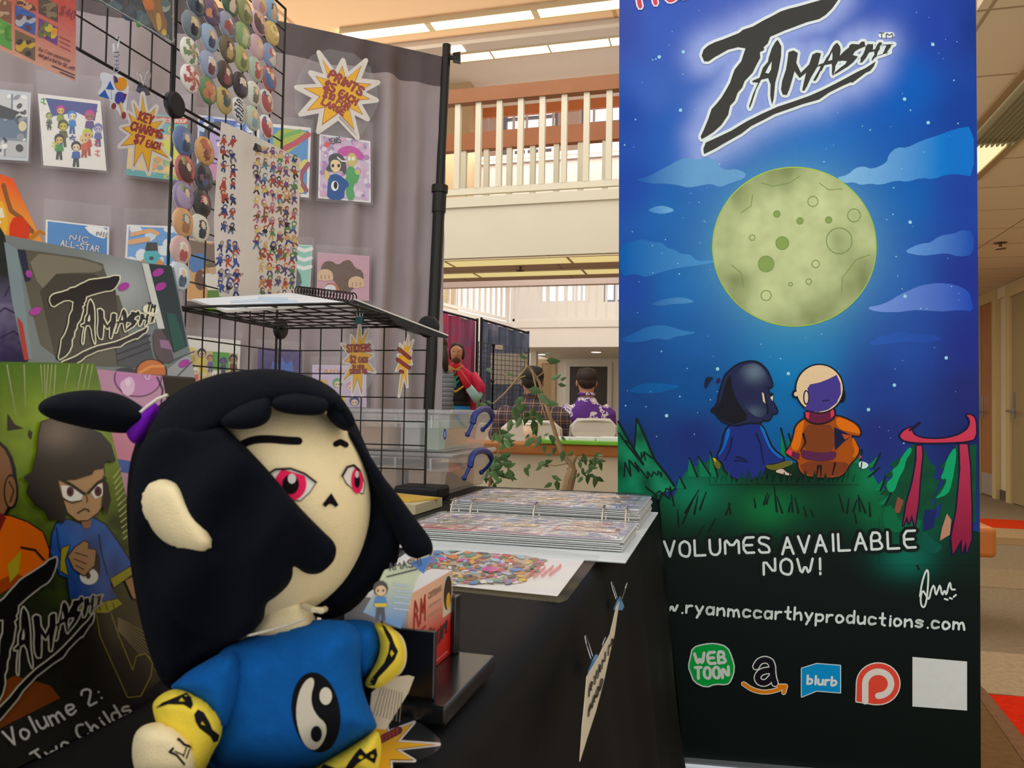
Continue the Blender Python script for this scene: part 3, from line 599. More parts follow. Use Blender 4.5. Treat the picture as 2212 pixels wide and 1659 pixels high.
# left firs
g1 = lambda L: [(1330 + x / 5.53, 860 + y / 5.53) for x, y in L]
def firc(x, y): return mixc(lin('#0f3a26'), lin('#3f9a72'), max(0, min(1, .5 + .7 * noise.noise(Vector((x / 30, y / 40, 2))))))
DK = '#0f1f1c'
B.fine(g1([(25,300),(60,310),(110,420),(180,530),(250,680),(330,800),(400,930),(430,1000),(440,1160),(300,1200),(25,1200)]), firc, 2, 8)
B.fine(g1([(250,240),(300,330),(340,430),(420,600),(470,740),(560,860),(650,980),(720,1080),(650,1100),(560,1130),(480,1160),(430,1140),(400,1000),(300,860),(210,640),(225,500)]), firc, 3, 8)
for P, w in (([(30,280),(120,440),(210,600),(330,790)],26),([(250,245),(320,390),(400,580),(470,740),(620,930),(700,1050)],26),([(250,250),(235,480),(215,640)],20),([(120,510),(190,560),(200,600)],22),([(40,420),(110,520),(220,660),(330,800)],20),([(305,650),(310,720),(340,660),(355,740),(335,640),(440,720)],18),([(100,940),(110,770),(180,930),(160,740),(280,880),(230,770),(380,960)],18),([(390,950),(380,880),(430,940),(450,880),(500,920),(510,870),(550,940),(545,880)],16),([(360,1060),(420,1110),(480,1150),(520,1110),(580,1160),(600,1080),(660,1100)],18),([(480,1160),(500,1280),(560,1130),(640,1200),(650,1060),(700,1290)],20)):
    B.stroke(g1(P), w / 5.53, DK, 5, n=6)
# grass on the hill
for bx_, tip, w in ((1500,(1489,988),16),(1530,(1508,986),18),(1545,(1534,975),14),(1475,(1468,1030),14),(1455,(1450,1062),10)):
    by_ = 1055 if bx_ < 1490 else 1030; B.poly([(bx_ - w, by_), tip, (bx_ + w * .4, by_)], '#1d7a58', 3); B.stroke([(bx_ + w * .4, by_), tip], 4, DK, 4, n=6, w1=3)
for x, y, dx, dy in ((1695,985,-8,-60),(1708,985,-4,-48),(1880,1010,22,-30),(1850,1000,12,-28),(1870,1030,30,-20),(1895,1060,18,-30),(1905,1090,20,-25)): B.poly([(x - 9, y), (x + dx, y + dy), (x + 9, y)], '#1f7f56', 3); B.stroke([(x + 7, y), (x + dx, y + dy)], 4, DK, 4, n=6)
for x, y, dx, dy in ((1480,1108,30,-50),(1500,1110,8,-40),(1512,1100,14,-38),(1466,1138,-2,-38),(1475,1130,22,-48),(1506,1160,16,-26),(1530,1150,16,-30),(1568,1112,10,-24),(1578,1110,-4,-24),(1632,1096,-3,-20),(1650,1090,8,-26),(1656,1088,6,-20),(1678,1105,-6,-60),(1690,1108,-12,-36),(1704,1105,4,-20),(1712,1105,-2,-36),(1725,1108,-8,-34),(1742,1115,-6,-20),(1757,1115,-6,-14),(1822,1105,-10,-38),(1830,1108,4,-32),(1870,1108,-16,-38),(1858,1104,-4,-30),(1843,1106,8,-26),(1880,1115,-2,-30),(1850,1130,-4,-22),(1925,1140,-8,-30),(1985,1230,-14,-30)):
    B.stroke([(x, y), (x + dx * .5, y + dy * .5 - 1), (x + dx, y + dy)], 4.6, '#0e1d18', 3, n=6, w1=2)
# two seated figures seen from behind
g3 = lambda L: [(1500 + x / 5.53, 760 + y / 5.53) for x, y in L]
def rim(P, col, lay, w=34, k=1): q = chaikin(g3(P), k); B.stroke(q, w / 5.53, '#10131c', lay, True, n=6); B.poly(q, col, lay + 1)
BLK = '#14151d'
rim([(420,880),(560,840),(760,850),(820,900),(870,1020),(940,1170),(1090,1280),(1000,1330),(850,1340),(830,1500),(760,1490),(640,1550),(560,1540),(440,1490),(350,1400),(350,1330),(260,1270),(330,1130),(360,960)], '#22307a', 6)
B.poly(g3([(420,900),(380,940),(360,1060),(340,1150),(265,1260),(330,1210),(390,1080),(430,960)]), '#2c6cb8', 9, 1); B.poly(g3([(770,870),(830,910),(870,1030),(930,1170),(1080,1275),(1010,1270),(900,1170),(840,1040)]), '#2f6fbc', 9, 1)
for P in ([(450,1030),(420,1180),(360,1300)], [(740,980),(790,1100),(830,1340)], [(480,1300),(560,1300),(640,1320)], [(500,1255),(560,1265),(620,1300)]): B.stroke(g3(P), 4, '#121733', 10, n=6, w1=2)
rim([(300,500),(360,300),(410,240),(520,150),(650,115),(760,125),(860,210),(900,300),(935,400),(900,435),(870,410),(880,470),(920,580),(990,700),(980,735),(920,735),(915,790),(860,830),(810,790),(800,850),(640,840),(500,880),(380,850),(310,810),(250,720),(195,705),(280,640)], '#23284a', 11)
def hairc(x, y): return mixc(lin('#23284a'), lin('#76899a'), .75 * math.exp(-((x - 1630) / 22) ** 2 - ((y - 803) / 20) ** 2) + .4 * math.exp(-((x - 1630) / 18) ** 2 - ((y - 892) / 14) ** 2))
B.fine(chaikin(g3([(460,330),(560,170),(690,130),(780,160),(860,250),(900,390),(820,420),(800,500),(850,640),(880,730),(800,790),(700,760),(560,620),(470,480)]), 1), hairc, 13, 9)
B.poly(g3([(330,540),(380,330),(440,260),(450,450),(540,640),(660,790),(500,870),(380,840),(310,800),(250,715),(205,705),(290,640)]), BLK, 13, 1)
B.poly(g3([(805,480),(830,500),(850,620),(820,590)]), '#e0c8b0', 14); B.poly(g3([(905,545),(940,520),(935,590)]), '#e8dccb', 14); B.stroke(g3([(840,520),(880,700),(870,740)]), 4, BLK, 14)
B.poly(g3([(915,480),(945,500),(945,620),(920,560)]), BLK, 10); B.poly(g3([(120,360),(150,295),(240,310),(190,350),(150,430),(125,445)]), '#1c2036', 8, 1); B.poly(g3([(250,370),(285,310),(312,320),(300,380)]), '#2a2148', 8, 1)
B.poly(g3([(850,1350),(950,1350),(1100,1300),(1170,1310),(1170,1345),(1060,1390),(960,1420),(860,1390)]), '#6a6836', 11, 1); B.poly(g3([(950,1430),(1050,1390),(1100,1440),(1165,1465),(1140,1480),(1050,1460)]), '#d9c2b8', 11, 1)
B.poly(g3([(215,1265),(250,1270),(320,1340),(300,1410),(240,1370)]), '#6a6836', 11, 1); B.poly(g3([(215,1265),(250,1275),(262,1320),(235,1300)]), '#d6c944', 12)
rim([(1700,760),(1860,820),(1960,890),(1990,980),(1960,1010),(1850,980),(1980,1170),(1930,1270),(1860,1330),(1800,1450),(1700,1500),(1500,1500),(1320,1480),(1245,1400),(1240,1300),(1160,1260),(1085,1200),(1140,1140),(1190,1000),(1210,880),(1320,790),(1500,780)], '#a3552c', 6)
B.poly(g3([(1320,800),(1210,890),(1195,1000),(1145,1150),(1230,1190),(1270,1100),(1300,900)]), '#d9783a', 9, 1); B.poly(g3([(1700,770),(1860,830),(1960,900),(1985,990),(1880,960),(1740,930),(1690,860)]), '#d9783a', 9, 1); B.poly(g3([(1890,1010),(1930,1080),(1975,1170),(1930,1260),(1880,1260),(1920,1180),(1880,1090)]), '#d0702f', 9, 1)
B.poly(g3([(1310,880),(1500,860),(1670,880),(1680,1190),(1500,1210),(1290,1170)]), '#7a4228', 9, 1); B.poly(g3([(1270,1160),(1400,1195),(1560,1205),(1700,1180),(1690,1280),(1560,1310),(1400,1300),(1280,1270)]), '#58284a', 11, 1); B.poly(g3([(1250,1310),(1700,1310),(1860,1330),(1800,1440),(1680,1490),(1320,1480)]), '#7a3f28', 10, 1)
B.poly(g3([(1130,1160),(1180,1190),(1160,1250),(1090,1205)]), '#e04a5c', 11); B.poly(g3([(1170,1190),(1260,1215),(1250,1290),(1155,1250)]), '#5c2440', 11)
B.poly(g3([(1670,900),(1800,960),(1880,1000),(1760,1100),(1680,1180)]), '#151a3a', 10); B.poly(g3([(1760,980),(1880,1000),(1800,1050)]), '#b2543a', 11)
for P in ([(1300,980),(1330,1080),(1270,1180)], [(1480,1360),(1460,1490)], [(1510,1360),(1510,1490)], [(1680,1330),(1650,1470)]): B.stroke(g3(P), 5, '#1a1416', 12, n=6, w1=2)
rim([(1320,710),(1500,720),(1660,650),(1685,780),(1560,850),(1420,855),(1330,800)], '#642440', 12); B.poly(g3([(1325,715),(1375,730),(1365,810),(1335,790)]), '#d04a5e', 14); B.poly(g3([(1660,670),(1670,760),(1630,790),(1625,700)]), '#d04a5e', 14)
q = [(1495 / 5.53 + 1500 + 50 * math.cos(a), 760 + 440 / 5.53 + 51 * math.sin(a)) for a in [2 * math.pi * i / 40 for i in range(40)]]
B.ell(1500 + 1205 / 5.53, 760 + 505 / 5.53, 7, 9, '#10131c', 14); B.ell(1500 + 1762 / 5.53, 760 + 520 / 5.53, 8, 16, '#10131c', 14); B.stroke(q, 6, '#10131c', 15, True); B.poly(q, '#e6cdab', 16)
B.poly(g3([(1700,275),(1745,380),(1750,500),(1700,610),(1600,690),(1480,720),(1360,700),(1310,680),(1340,640),(1370,560),(1350,440),(1380,390),(1500,365),(1600,325)]), '#473c88', 17); B.ell(1500 + 1335 / 5.53, 760 + 545 / 5.53, 6.5, 16, '#14141e', 18); B.ell(1500 + 1337 / 5.53, 760 + 545 / 5.53, 4.2, 13, '#e6cdb4', 19); B.stroke(g3([(1530,590),(1570,580),(1610,580)]), 2.2, '#1a1630', 18); B.ell(1500 + 1212 / 5.53, 760 + 505 / 5.53, 4, 5, '#e6cdab', 17)
B.poly(g3([(1960,1310),(2030,1310),(2090,1350),(2040,1400),(1970,1390)]), '#d6e8ec', 12, 1); B.stroke(g3([(2000,1320),(1990,1390)]), 2.5, '#10131c', 13); B.poly(g3([(1985,1230),(1960,1290),(2000,1260)]), '#d04a5e', 12)
# grass in front of the figures
for x in range(1540, 1850, 11):
    h_ = rs.uniform(14, 34); B.poly([(x - 7, 1046), (x + rs.uniform(-6, 6), 1046 - h_), (x + 7, 1046)], ground(x, 1044), 14)
# red gate and right firs
g2 = lambda L: [(1900 + x / 4.609, 860 + y / 4.609) for x, y in L]
for P in ([(330,460),(250,560),(100,660),(150,700),(40,770),(120,800),(30,850),(60,900),(0,960),(80,960),(20,1090),(120,1060),(200,1180),(420,1180),(560,1100),(520,1020),(600,820),(540,800),(560,680),(500,640),(440,480)], [(760,470),(690,600),(600,680),(660,720),(600,810),(650,830),(530,1000),(560,1010),(550,1100),(620,1040),(580,1240),(960,1240),(965,460)]):
    B.fine(g2(P), lambda x, y: mixc(lin('#173a2c'), lin('#1d5a3c'), .5 + .5 * noise.noise(Vector((x / 20, y / 26, 3)))), 3, 9)
for P in ([(300,480),(220,580),(180,680),(120,710),(140,780),(60,850),(90,940),(150,930),(190,800),(250,700),(260,620),(330,520)], [(750,480),(670,600),(640,720),(600,810),(680,800),(620,930),(540,1010),(680,960),(720,860),(770,560)]): B.poly(g2(P), '#3aa272', 4, 1)
B.poly(g2([(180,980),(240,1020),(200,1140),(140,1150)]), '#8a5244', 4); B.poly(g2([(670,1150),(715,1210),(700,1360),(600,1420),(620,1300)]), '#b98d78', 4); B.poly(g2([(450,1110),(570,1110),(540,1290),(430,1330)]), '#1c2760', 4)
B.fine(g2([(0,1180),(420,1160),(450,1340),(540,1300),(560,1450),(700,1480),(960,1480),(970,1659),(0,1659)]), ground, 4, 9); B.poly(g2([(20,1100),(130,1060),(210,1260),(420,1180),(400,1320),(60,1340)]), '#176a48', 5, 1); B.poly(g2([(400,1400),(460,1320),(520,1410),(640,1470),(560,1560),(420,1500)]), '#14574a', 5, 1)
for P in ([(370,475),(420,475),(425,560),(400,820),(385,1040),(350,1270),(320,1160),(290,1250),(275,1170),(235,1270),(270,1050),(330,840),(368,620)], [(797,460),(875,460),(900,680),(915,1100),(915,1400),(870,1540),(860,1420),(820,1540),(820,1400),(730,1555),(715,1390),(770,1100),(805,700)]):
    q = g2(P); B.stroke(q, 30 / 4.6, '#161436', 6, True, n=6); B.fine(q, lambda x, y: mixc(lin('#b33f58'), lin('#8a2a44'), max(0, min(1, (y - 960) / 200))), 7, 9)
q = chaikin(g2([(860,165),(920,170),(958,215),(962,400),(870,430),(700,440),(450,445),(260,430),(205,390),(210,360),(260,310),(330,290),(320,330),(350,375),(440,405),(600,410),(750,385),(860,330),(905,260),(895,200)]), 1); B.stroke(q, 30 / 4.6, '#161430', 8, True, n=6); B.poly(q, '#c2465a', 9)
B.stroke(g2([(300,320),(400,245)]), 5, '#16142a', 9, n=6)
# lettering
WT = '#dfe9e6'
for t, a, b, h_ in (('VOLUMES', (1436, 1203), (1662, 1193), 33), ('AVAILABLE', (1690, 1196), (1978, 1183), 36), ('NOW!', (1650, 1242), (1772, 1239), 34)):
    B.text(t, a, b, h_, 5.4, WT, 8, edge='#0f1a18', ew=7, jit=1.5)
B.text('www.ryanmccarthyproductions.com', (1374, 1318), (2083, 1361), 26, 5.2, WT, 8, jit=1.)
sg = lambda L: [(1330 + x / 2.8, 1120 + y / 2.8) for x, y in L]; B.stroke(chaikin(sg([(1840,470),(1852,390),(1872,325),(1886,308),(1892,340),(1888,420),(1880,500),(1866,540),(1848,528),(1843,480),(1856,430),(1880,470),(1896,492),(1908,430),(1926,398),(1936,470),(1950,430),(1962,398),(1974,470),(1990,430),(2000,468),(2014,400),(2024,386),(2028,430),(2052,430)]), 1, False), 4, WT, 8)
for P in ([(1990,486),(2008,492)], [(2020,480),(2034,486)], [(2044,474),(2058,462)]): B.stroke(sg(P), 4, WT, 8)
# site badges
q = chaikin([(1497,1400),(1520,1393),(1545,1391),(1570,1398),(1580,1420),(1586,1445),(1578,1470),(1570,1478),(1545,1476),(1525,1484),(1500,1472),(1494,1455),(1488,1440),(1493,1420)], 1); B.stroke(q, 6, '#cfdcd4', 5, True); B.poly(q, '#33a354', 6)
B.text('WEB', (1502, 1436), (1568, 1431), 24, 6.5, '#d5dcd6', 8); B.text('TOON', (1502, 1466), (1574, 1464), 24, 6.5, '#d5dcd6', 8)
A1 = [(1633,1440),(1640,1428),(1655,1424),(1668,1432),(1669,1460),(1674,1476)]; A2 = [(1668,1447),(1645,1450),(1635,1462),(1640,1474),(1655,1476),(1668,1462)]
for w_, c_, l_ in ((17, '#dfe6e2', 5), (12, '#16121c', 7)): B.stroke(chaikin(A1, 1, False), w_, c_, l_); B.stroke(chaikin(A2, 1, False), w_, c_, l_)
sm = [(1606,1477),(1625,1490),(1650,1496),(1675,1492),(1694,1484)]
for w_, c_, l_ in ((11, '#e8e0d0', 5), (7, '#e08a35', 7)): B.stroke(chaikin(sm, 1, False), w_, c_, l_); B.stroke([(1682,1482),(1697,1482),(1693,1496)], w_, c_, l_)
q = [(1732,1444),(1764,1434),(1815,1438),(1815,1496),(1764,1492),(1732,1505)]; B.stroke(q, 4, '#d4e4ea', 5, True); B.poly(q, '#1f95cf', 6); B.text('blurb', (1744, 1477), (1806, 1481), 18, 5, '#e4ecee', 8)
q = [(1850,1515)] + [(1897 + 46 * math.cos(a), 1477 + 44 * math.sin(a)) for a in [math.pi + math.pi * 1.5 * i / 24 for i in range(25)]] + [(1890,1521)]
B.stroke(q, 5, '#e6e2dc', 5, True); B.poly(q, '#e0594d', 6); B.stroke([(1869,1515),(1869,1478)], 14, '#e6e2dc', 8); B.stroke([(1897 + 28 * math.cos(a), 1477 + 26 * math.sin(a)) for a in [math.pi + math.pi * 1.5 * i / 20 for i in range(21)]], 14, '#e6e2dc', 8)
B.poly([(1971,1419),(2089,1429),(2089,1535),(1971,1526)], '#dfe3e0', 5)
B.build('banner_sheet', A_BANNER, ban)
# cassette, rail, pole
a = bsurf(1336, 1623); b = bsurf(2119, 1698); zc = max(a.z, b.z)
def bbox(n_, x0, x1, y0, y1, z0, z1, mat):
    return bevel(G().prism([BL + bd * x0 + bn * y0 + ZV * z0, BL + bd * x1 + bn * y0 + ZV * z0, BL + bd * x1 + bn * y1 + ZV * z0, BL + bd * x0 + bn * y1 + ZV * z0], ZV * (z1 - z0)).build(n_, mat, ban), .012, 3)
LB = (BR - BL).length
bbox('cassette', -.02, LB + .03, -.1, .035, .004, a.z - .001, M('#c2c8cf', .3, .05, 20, metal=.7)); zt = bsurf(1700, -160).z
bbox('top_rail', -.005, LB + .005, -.012, .012, zt - .01, zt + .02, M('#c2c8cf', .3, metal=.7)); G().tube([BL + bd * LB / 2 - bn * .04 + ZV * .05, BL + bd * LB / 2 - bn * .04 + ZV * zt], .011).build('support_pole', STEEL, ban)
# ---------------------------------------------------------------- black tablecloth over the sales table
TZ, TX, TY0, TY1, TX0 = .735, -.14, -.25, 1.78, -.9
CLOTH = M('#050608', .6, .12, 60, bump=.25, bs=700, spec=.2, sheen=0.0, name='black_cloth')
V = []; F = []; nj = 90
prof = [(-.76, TZ), (-.55, TZ), (-.35, TZ), (-.18, TZ), (-.08, TZ), (-.035, TZ - .001), (-.015, TZ - .004), (-.004, TZ - .012), (.002, TZ - .03), (.012, TZ - .1), (.03, TZ - .25), (.05, TZ - .45), (.07, .15), (.08, .012)]
for j in range(nj + 1):
    y = TY0 + (TY1 - TY0) * j / nj
    for k, (dx, z) in enumerate(prof):
        am = max(0, (TZ - z) / TZ); o = am * (.012 * math.sin(y * 17) + .008 * math.sin(y * 31 + 1.7) + .016 * math.exp(-((y - .9) / .1) ** 2)); V.append((TX + dx + o, y, z))
m_ = len(prof)
for j in range(nj):
    for k in range(m_ - 1): F.append((j * m_ + k, j * m_ + k + 1, (j + 1) * m_ + k + 1, (j + 1) * m_ + k))
# far end drop
n0 = len(V); ends = [nj * m_ + k for k in range(m_)]
xs_ = [V[i][0] for i in ends[:9]]
for d_, z in ((.004, TZ - .012), (.008, TZ - .2), (.014, .35), (.02, .012)):
    for x in xs_: V.append((x + (x - TX) * 0 + (.09 * (TZ - z) if x > TX - .05 else 0), TY1 + d_ + .01 * math.sin(x * 30) * (TZ - z), z))
prev = ends[:9]
for r_ in range(4):
    cur = [n0 + r_ * 9 + k for k in range(9)]
    for k in range(8): F.append((prev[k], prev[k + 1], cur[k + 1], cur[k]))
    prev = cur
# corner web
cor = ends[8:]; col = [n0 + r_ * 9 + 8 for r_ in range(4)]
F.append((cor[0], cor[2], cor[1])); pc = [cor[0], cor[2], cor[4], cor[5]]; pw = [col[0], col[1], col[2], col[3]]
for i in range(3): F.append((pc[i], pc[i + 1], pw[i + 1], pw[i]))
tc_ = mesh('tablecloth', V, F, CLOTH, None, True); tag(tc_, 'black tablecloth over the long sales table, hanging to the carpet', 'tablecloth')
sm = tc_.modifiers.new('thickness', 'SOLIDIFY'); sm.thickness = .002; sm.offset = -1
# ---------------------------------------------------------------- grey curtain backdrop
PB = LF(-.235, 2.4); cdv = LF(.9026, .4305).normalized(); cn = Vector((cdv.y, -cdv.x, 0))
if cn.dot(-PB) < 0: cn = -cn
csurf = PL(PB + cn * .03, cn)
bk = thing('curtain_backdrop', 'grey fabric curtain hung on a black telescopic stand behind the booth', 'backdrop', PB)
ztop = csurf(955, 112).z; V = []; F = []; cols = []; nu, nv = 300, 70; Lc = 2.35
def foldo(u, z):
    d_ = max(0., min(1., (ztop - z) / .25)); s_ = .35 + .65 * d_
    return .0135 * s_ * (math.sin(u * 19 + .4 * math.sin(z * 3)) + .6 * math.sin(u * 43 + 1.3) + .35 * noise.noise(Vector((u * 9, z * 2.2, 0)))) + (.03 * math.exp(-((u + .17) / .11) ** 2) + .018 * math.exp(-((u + .72) / .05) ** 2)) * s_ * math.sin(u * 58 + .5 * math.sin(z * 2.5)) + .006 * noise.noise(Vector((u * 14, z * 11, 4))) + .003 * noise.noise(Vector((u * 40, z * 30, 2)))
for i in range(nu + 1):
    u = .014 - Lc * i / nu
    for j in range(nv + 1):
        z = ztop - (ztop - .05) * (j / nv) ** 1.15; o = foldo(u, z)
        if j == 0: o = -.0
        V.append(PB + cdv * u + cn * o + ZV * (z - (.004 * math.sin(u * 2.2) ** 2 if j < 3 else 0)))
band = []
for i in range(nu):
    for j in range(nv):
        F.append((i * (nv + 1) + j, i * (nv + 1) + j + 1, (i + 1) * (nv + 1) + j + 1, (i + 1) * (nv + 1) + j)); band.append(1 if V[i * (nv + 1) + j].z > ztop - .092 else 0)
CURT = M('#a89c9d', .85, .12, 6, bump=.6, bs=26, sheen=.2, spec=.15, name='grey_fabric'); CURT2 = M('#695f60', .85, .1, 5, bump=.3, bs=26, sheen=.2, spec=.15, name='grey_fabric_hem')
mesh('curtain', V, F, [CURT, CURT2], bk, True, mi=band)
def vpole(px0, py0, px1, py1, d):
    a = hit(px0, py0, PB, f0); b = hit(px1, py1, PB, f0); dr = (a - b) / (a.z - b.z); return lambda z: b + dr * (z - b.z)
pf = vpole(965, 97, 928, 872, 2.4); zt_ = hit(965, 97, PB, f0).z; zcol = hit(951, 425, PB, f0).z
PM = M('#1a1c19', .4, .08, 30, name='powder_coated_black')
G().tube([pf(zt_), pf(zcol)], .0135, 16).build('upper_pole', PM, bk); G().tube([pf(zcol), pf(.03)], .0185, 16).build('lower_pole', PM, bk)
g = G(); g.tube([pf(zcol + .035), pf(zcol + .012)], .0255, 20); g.tube([pf(zcol + .011), pf(zcol - .05)], .0215, 20); g.build('collar', M('#22241f', .55, .05), bk)
kp = pf(hit(985, 125, PB, f0).z); g = G(); g.tube([kp, kp + r0 * .035], .007, 10); g.tube([kp + r0 * .022, kp + r0 * .045], [.016, .02], 8); g.build('knob', PM, bk)
G().tube([pf(ztop - .024) - cn * .042, pf(ztop - .024) - cn * .042 - cdv * Lc], .011, 10).build('crossbar', PM, bk)
g = G()
for a_ in (0, 2.1, 4.2): g.tube([pf(.35), pf(.03) + Vector((math.cos(a_) * .3, math.sin(a_) * .3, -.01))], .01)
g.build('tripod_legs', PM, bk)
# ---------------------------------------------------------------- wire grid cube shelf
GX, GY0, GY1, CELL = -.939, 1.138, 1.488, .05; Z1 = 1.088; ZL = [TZ + .004, Z1, 1.445, 1.802]; LP = .345
tow = thing('wire_grid_shelf', 'black wire grid cube shelf with round connectors standing on the back of the table', 'display rack', (GX + .17, 1.3, TZ))
def wgrid(name, o, ux, uy, n=7, c=.0493):
    g = G(); o = Vector(o); ux = Vector(ux); uy = Vector(uy); L = n * c
    for i in range(n + 1):
        r_ = .0026 if i in (0, n) else .00145
        g.tube([o + ux * i * c, o + ux * i * c + uy * L], r_, 6); g.tube([o + uy * i * c, o + uy * i * c + ux * L], r_, 6)
    return g.build(name, BLACK, tow)
Y_ = Vector((0, 1, 0)); X_ = Vector((1, 0, 0))
for k in range(3): wgrid('grid_panel', (GX, GY0, ZL[k] + .005), Y_, ZV)
wgrid('grid_panel', (GX, GY0 - .352, ZL[2] + .005), Y_, ZV)
wgrid('grid_panel', (GX + .004, GY1 + .004, ZL[0] + .005), X_, ZV); wgrid('shelf_panel', (GX + .004, GY0, Z1), X_, Y_)
def disc(p, n, r_=.0225, t_=.0075, nm='connector'):
    n = Vector(n).normalized(); p = Vector(p); g = G(); g.tube([p - n * t_, p - n * (t_ - .003), p + n * (t_ - .003), p + n * t_], [r_ * .8, r_, r_, r_ * .85], 24); g.tube([p - n * .004, p + n * .004], r_ * 1.02, 24)
    o = g.build(nm, BLKPL, tow); return o
for y, z in ((GY0 - .002, ZL[2]), (GY0 - .002, Z1), (GY1 + .004, Z1)): disc((GX + .004, y, z), (1, 0, 0))
disc((GX + .35, GY1 + .003, Z1), (0, -1, 0)); 
disc((GX, GY0 - .354, ZL[2]), (1, 0, 0))
bevel(G().box((GX + .30, GY1 - .045, TZ + .001), (GX + .395, GY1 + .03, TZ + .028)).build('foot', BLKPL, tow), .006)
# ---------------------------------------------------------------- prints in clear sleeves on the curtain
rp = random.Random(11)
def grow(q, a, b=None):
    b = a if b is None else b; cx = sum(p[0] for p in q) / len(q); cy = sum(p[1] for p in q) / len(q)
    return [(x + (a if x > cx else -a), y + (b if y > cy else -b)) for x, y in q]
def inq(q, u, v): # point in quad, u right, v down
    a = [q[0][i] + (q[1][i] - q[0][i]) * u for i in (0, 1)]; b = [q[3][i] + (q[2][i] - q[3][i]) * u for i in (0, 1)]
    return (a[0] + (b[0] - a[0]) * v, a[1] + (b[1] - a[1]) * v)
def art_print(name, label, quad, base, draw, surf, cat='print', group=None, sleeve=7, gain=1.1, gtop=None, mat=A_GLOSS, dz=.0003, parent=None):
    A = Art(surf, gain, dz); A.sheet(quad, base); draw(A, quad); o = A.build(name, mat, parent)
    if label: tag(o, label, cat, group)
    if sleeve:
        q = grow(quad, sleeve * .7, sleeve * .8); q[0] = (q[0][0], q[0][1] - (gtop or 12)); q[1] = (q[1][0], q[1][1] - (gtop or 12))
        S_ = Art(surf, 1, dz); S_.fine(q, '#ffffff', 9, 26); m_ = mesh('sleeve', S_.V, S_.F, SLEEVE, o)
    return o
def blobs(A, q, cols, n, r0_, r1_, lay=1, u=(0.05, .95), v=(.05, .95), seed=1):
    r_ = random.Random(seed)
    for i in range(n):
        x, y = inq(q, r_.uniform(*u), r_.uniform(*v)); A.ell(x, y, r_.uniform(r0_, r1_), r_.uniform(r0_, r1_), r_.choice(cols), lay + i % 3, r_.uniform(0, 3), n=9)
def clipin(q, m=.04): return [inq(q, m, m), inq(q, 1 - m, m), inq(q, 1 - m, 1 - m), inq(q, m, 1 - m)]
G_ = 'prints on the grey curtain'
def d1(A, q):
    A.poly(clipin(q, .05), '#7d8894', 1)
    for u0, u1, v0, v1, c in ((.05,.62,.05,.36,'#c9c9c6'),(.66,.95,.05,.36,'#d6d6d2'),(.05,.95,.4,.68,'#5a6f82'),(.05,.5,.72,.95,'#cfcfcb'),(.54,.95,.72,.95,'#bdbdba')):
        A.poly([inq(q, u0, v0), inq(q, u1, v0), inq(q, u1, v1), inq(q, u0, v1)], c, 2)
    blobs(A, q, ['#24262a', '#8d9095', '#e8e8e4', '#40444a'], 34, 3, 9, 3, (.1, .9), (.06, .94), 3); A.poly([inq(q, .3, .2), inq(q, .8, .3), inq(q, .6, .42), inq(q, .2, .38)], '#1d1f24', 6); x, y = inq(q, .86, .5); A.ell(x, y, 9, 11, '#d9c9a0', 7)
art_print('art_print', 'black and white comic page print at the left edge of the curtain', [(-45,188),(67,200),(61,348),(-45,342)], '#c4c9cc', d1, csurf, group=G_)
def d2(A, q):
    A.poly([inq(q,.12,.05),inq(q,.95,.05),inq(q,.88,.3),inq(q,.6,.2),inq(q,.2,.3)], '#3c4688', 1)
    for u, v, h_, hr, sk, sh, pn in ((.34,.24,34,'#b8308e','#d8b95a','#8f9a3a','#5b6a34'),(.52,.3,34,'#3c86c8','#e6d8b0','#2f7fc0','#2a5a98'),(.8,.28,40,'#c02a8e','#9a6a4a','#5a3a78','#4c2f60'),(.15,.33,26,'#7d8a50','#b8c07a','#7f8a6a','#6a7458'),(.36,.46,40,'#4a4a2e','#c8b84e','#5d5a34','#4a482c'),(.74,.55,40,'#b8c83a','#d8a878','#c04a32','#a83a28'),(.92,.44,34,'#6a6fa8','#b8b0c8','#5a5f98','#4a4f88'),(.28,.66,38,'#22231f','#d8b46a','#3f8a4a','#2c3024'),(.68,.62,34,'#dcbf86','#dcbf86','#c85a2e','#a84a26'),(.54,.74,38,'#16171c','#e6cfa6','#2a58a0','#1d2026')):
        x, y = inq(q, u, v); A.figure(x, y, h_, hr, sk, sh, pn, 2)
    x, y = inq(q, .5, .58); A.stroke([(x - 6, y + 3), (x, y - 7), (x + 5, y + 5), (x - 7, y - 2), (x + 7, y - 3)], 1.6, '#243a8a', 7, n=5)
    for u, v, c in ((.08,.1,'#3d9a4a'),(.9,.12,'#6a3a9a'),(.14,.42,'#33353a'),(.88,.62,'#c03a4a'),(.88,.76,'#d8603a'),(.2,.7,'#c8c43a')):
        x, y = inq(q, u, v); A.stroke([(x - 5, y - 5), (x + 5, y - 5)], 1.8, c, 6, n=4); A.stroke([(x, y - 8), (x, y + 6)], 1.8, c, 6, n=4); A.stroke([(x - 6, y + 1), (x + 5, y + 6)], 1.8, c, 6, n=4)
art_print('art_print', 'white print crowded with small colourful cartoon fighters, left of the key charms sign', [(82,202),(217,218),(230,369),(94,357)], '#e9e4dc', d2, csurf, group=G_, gtop=46)
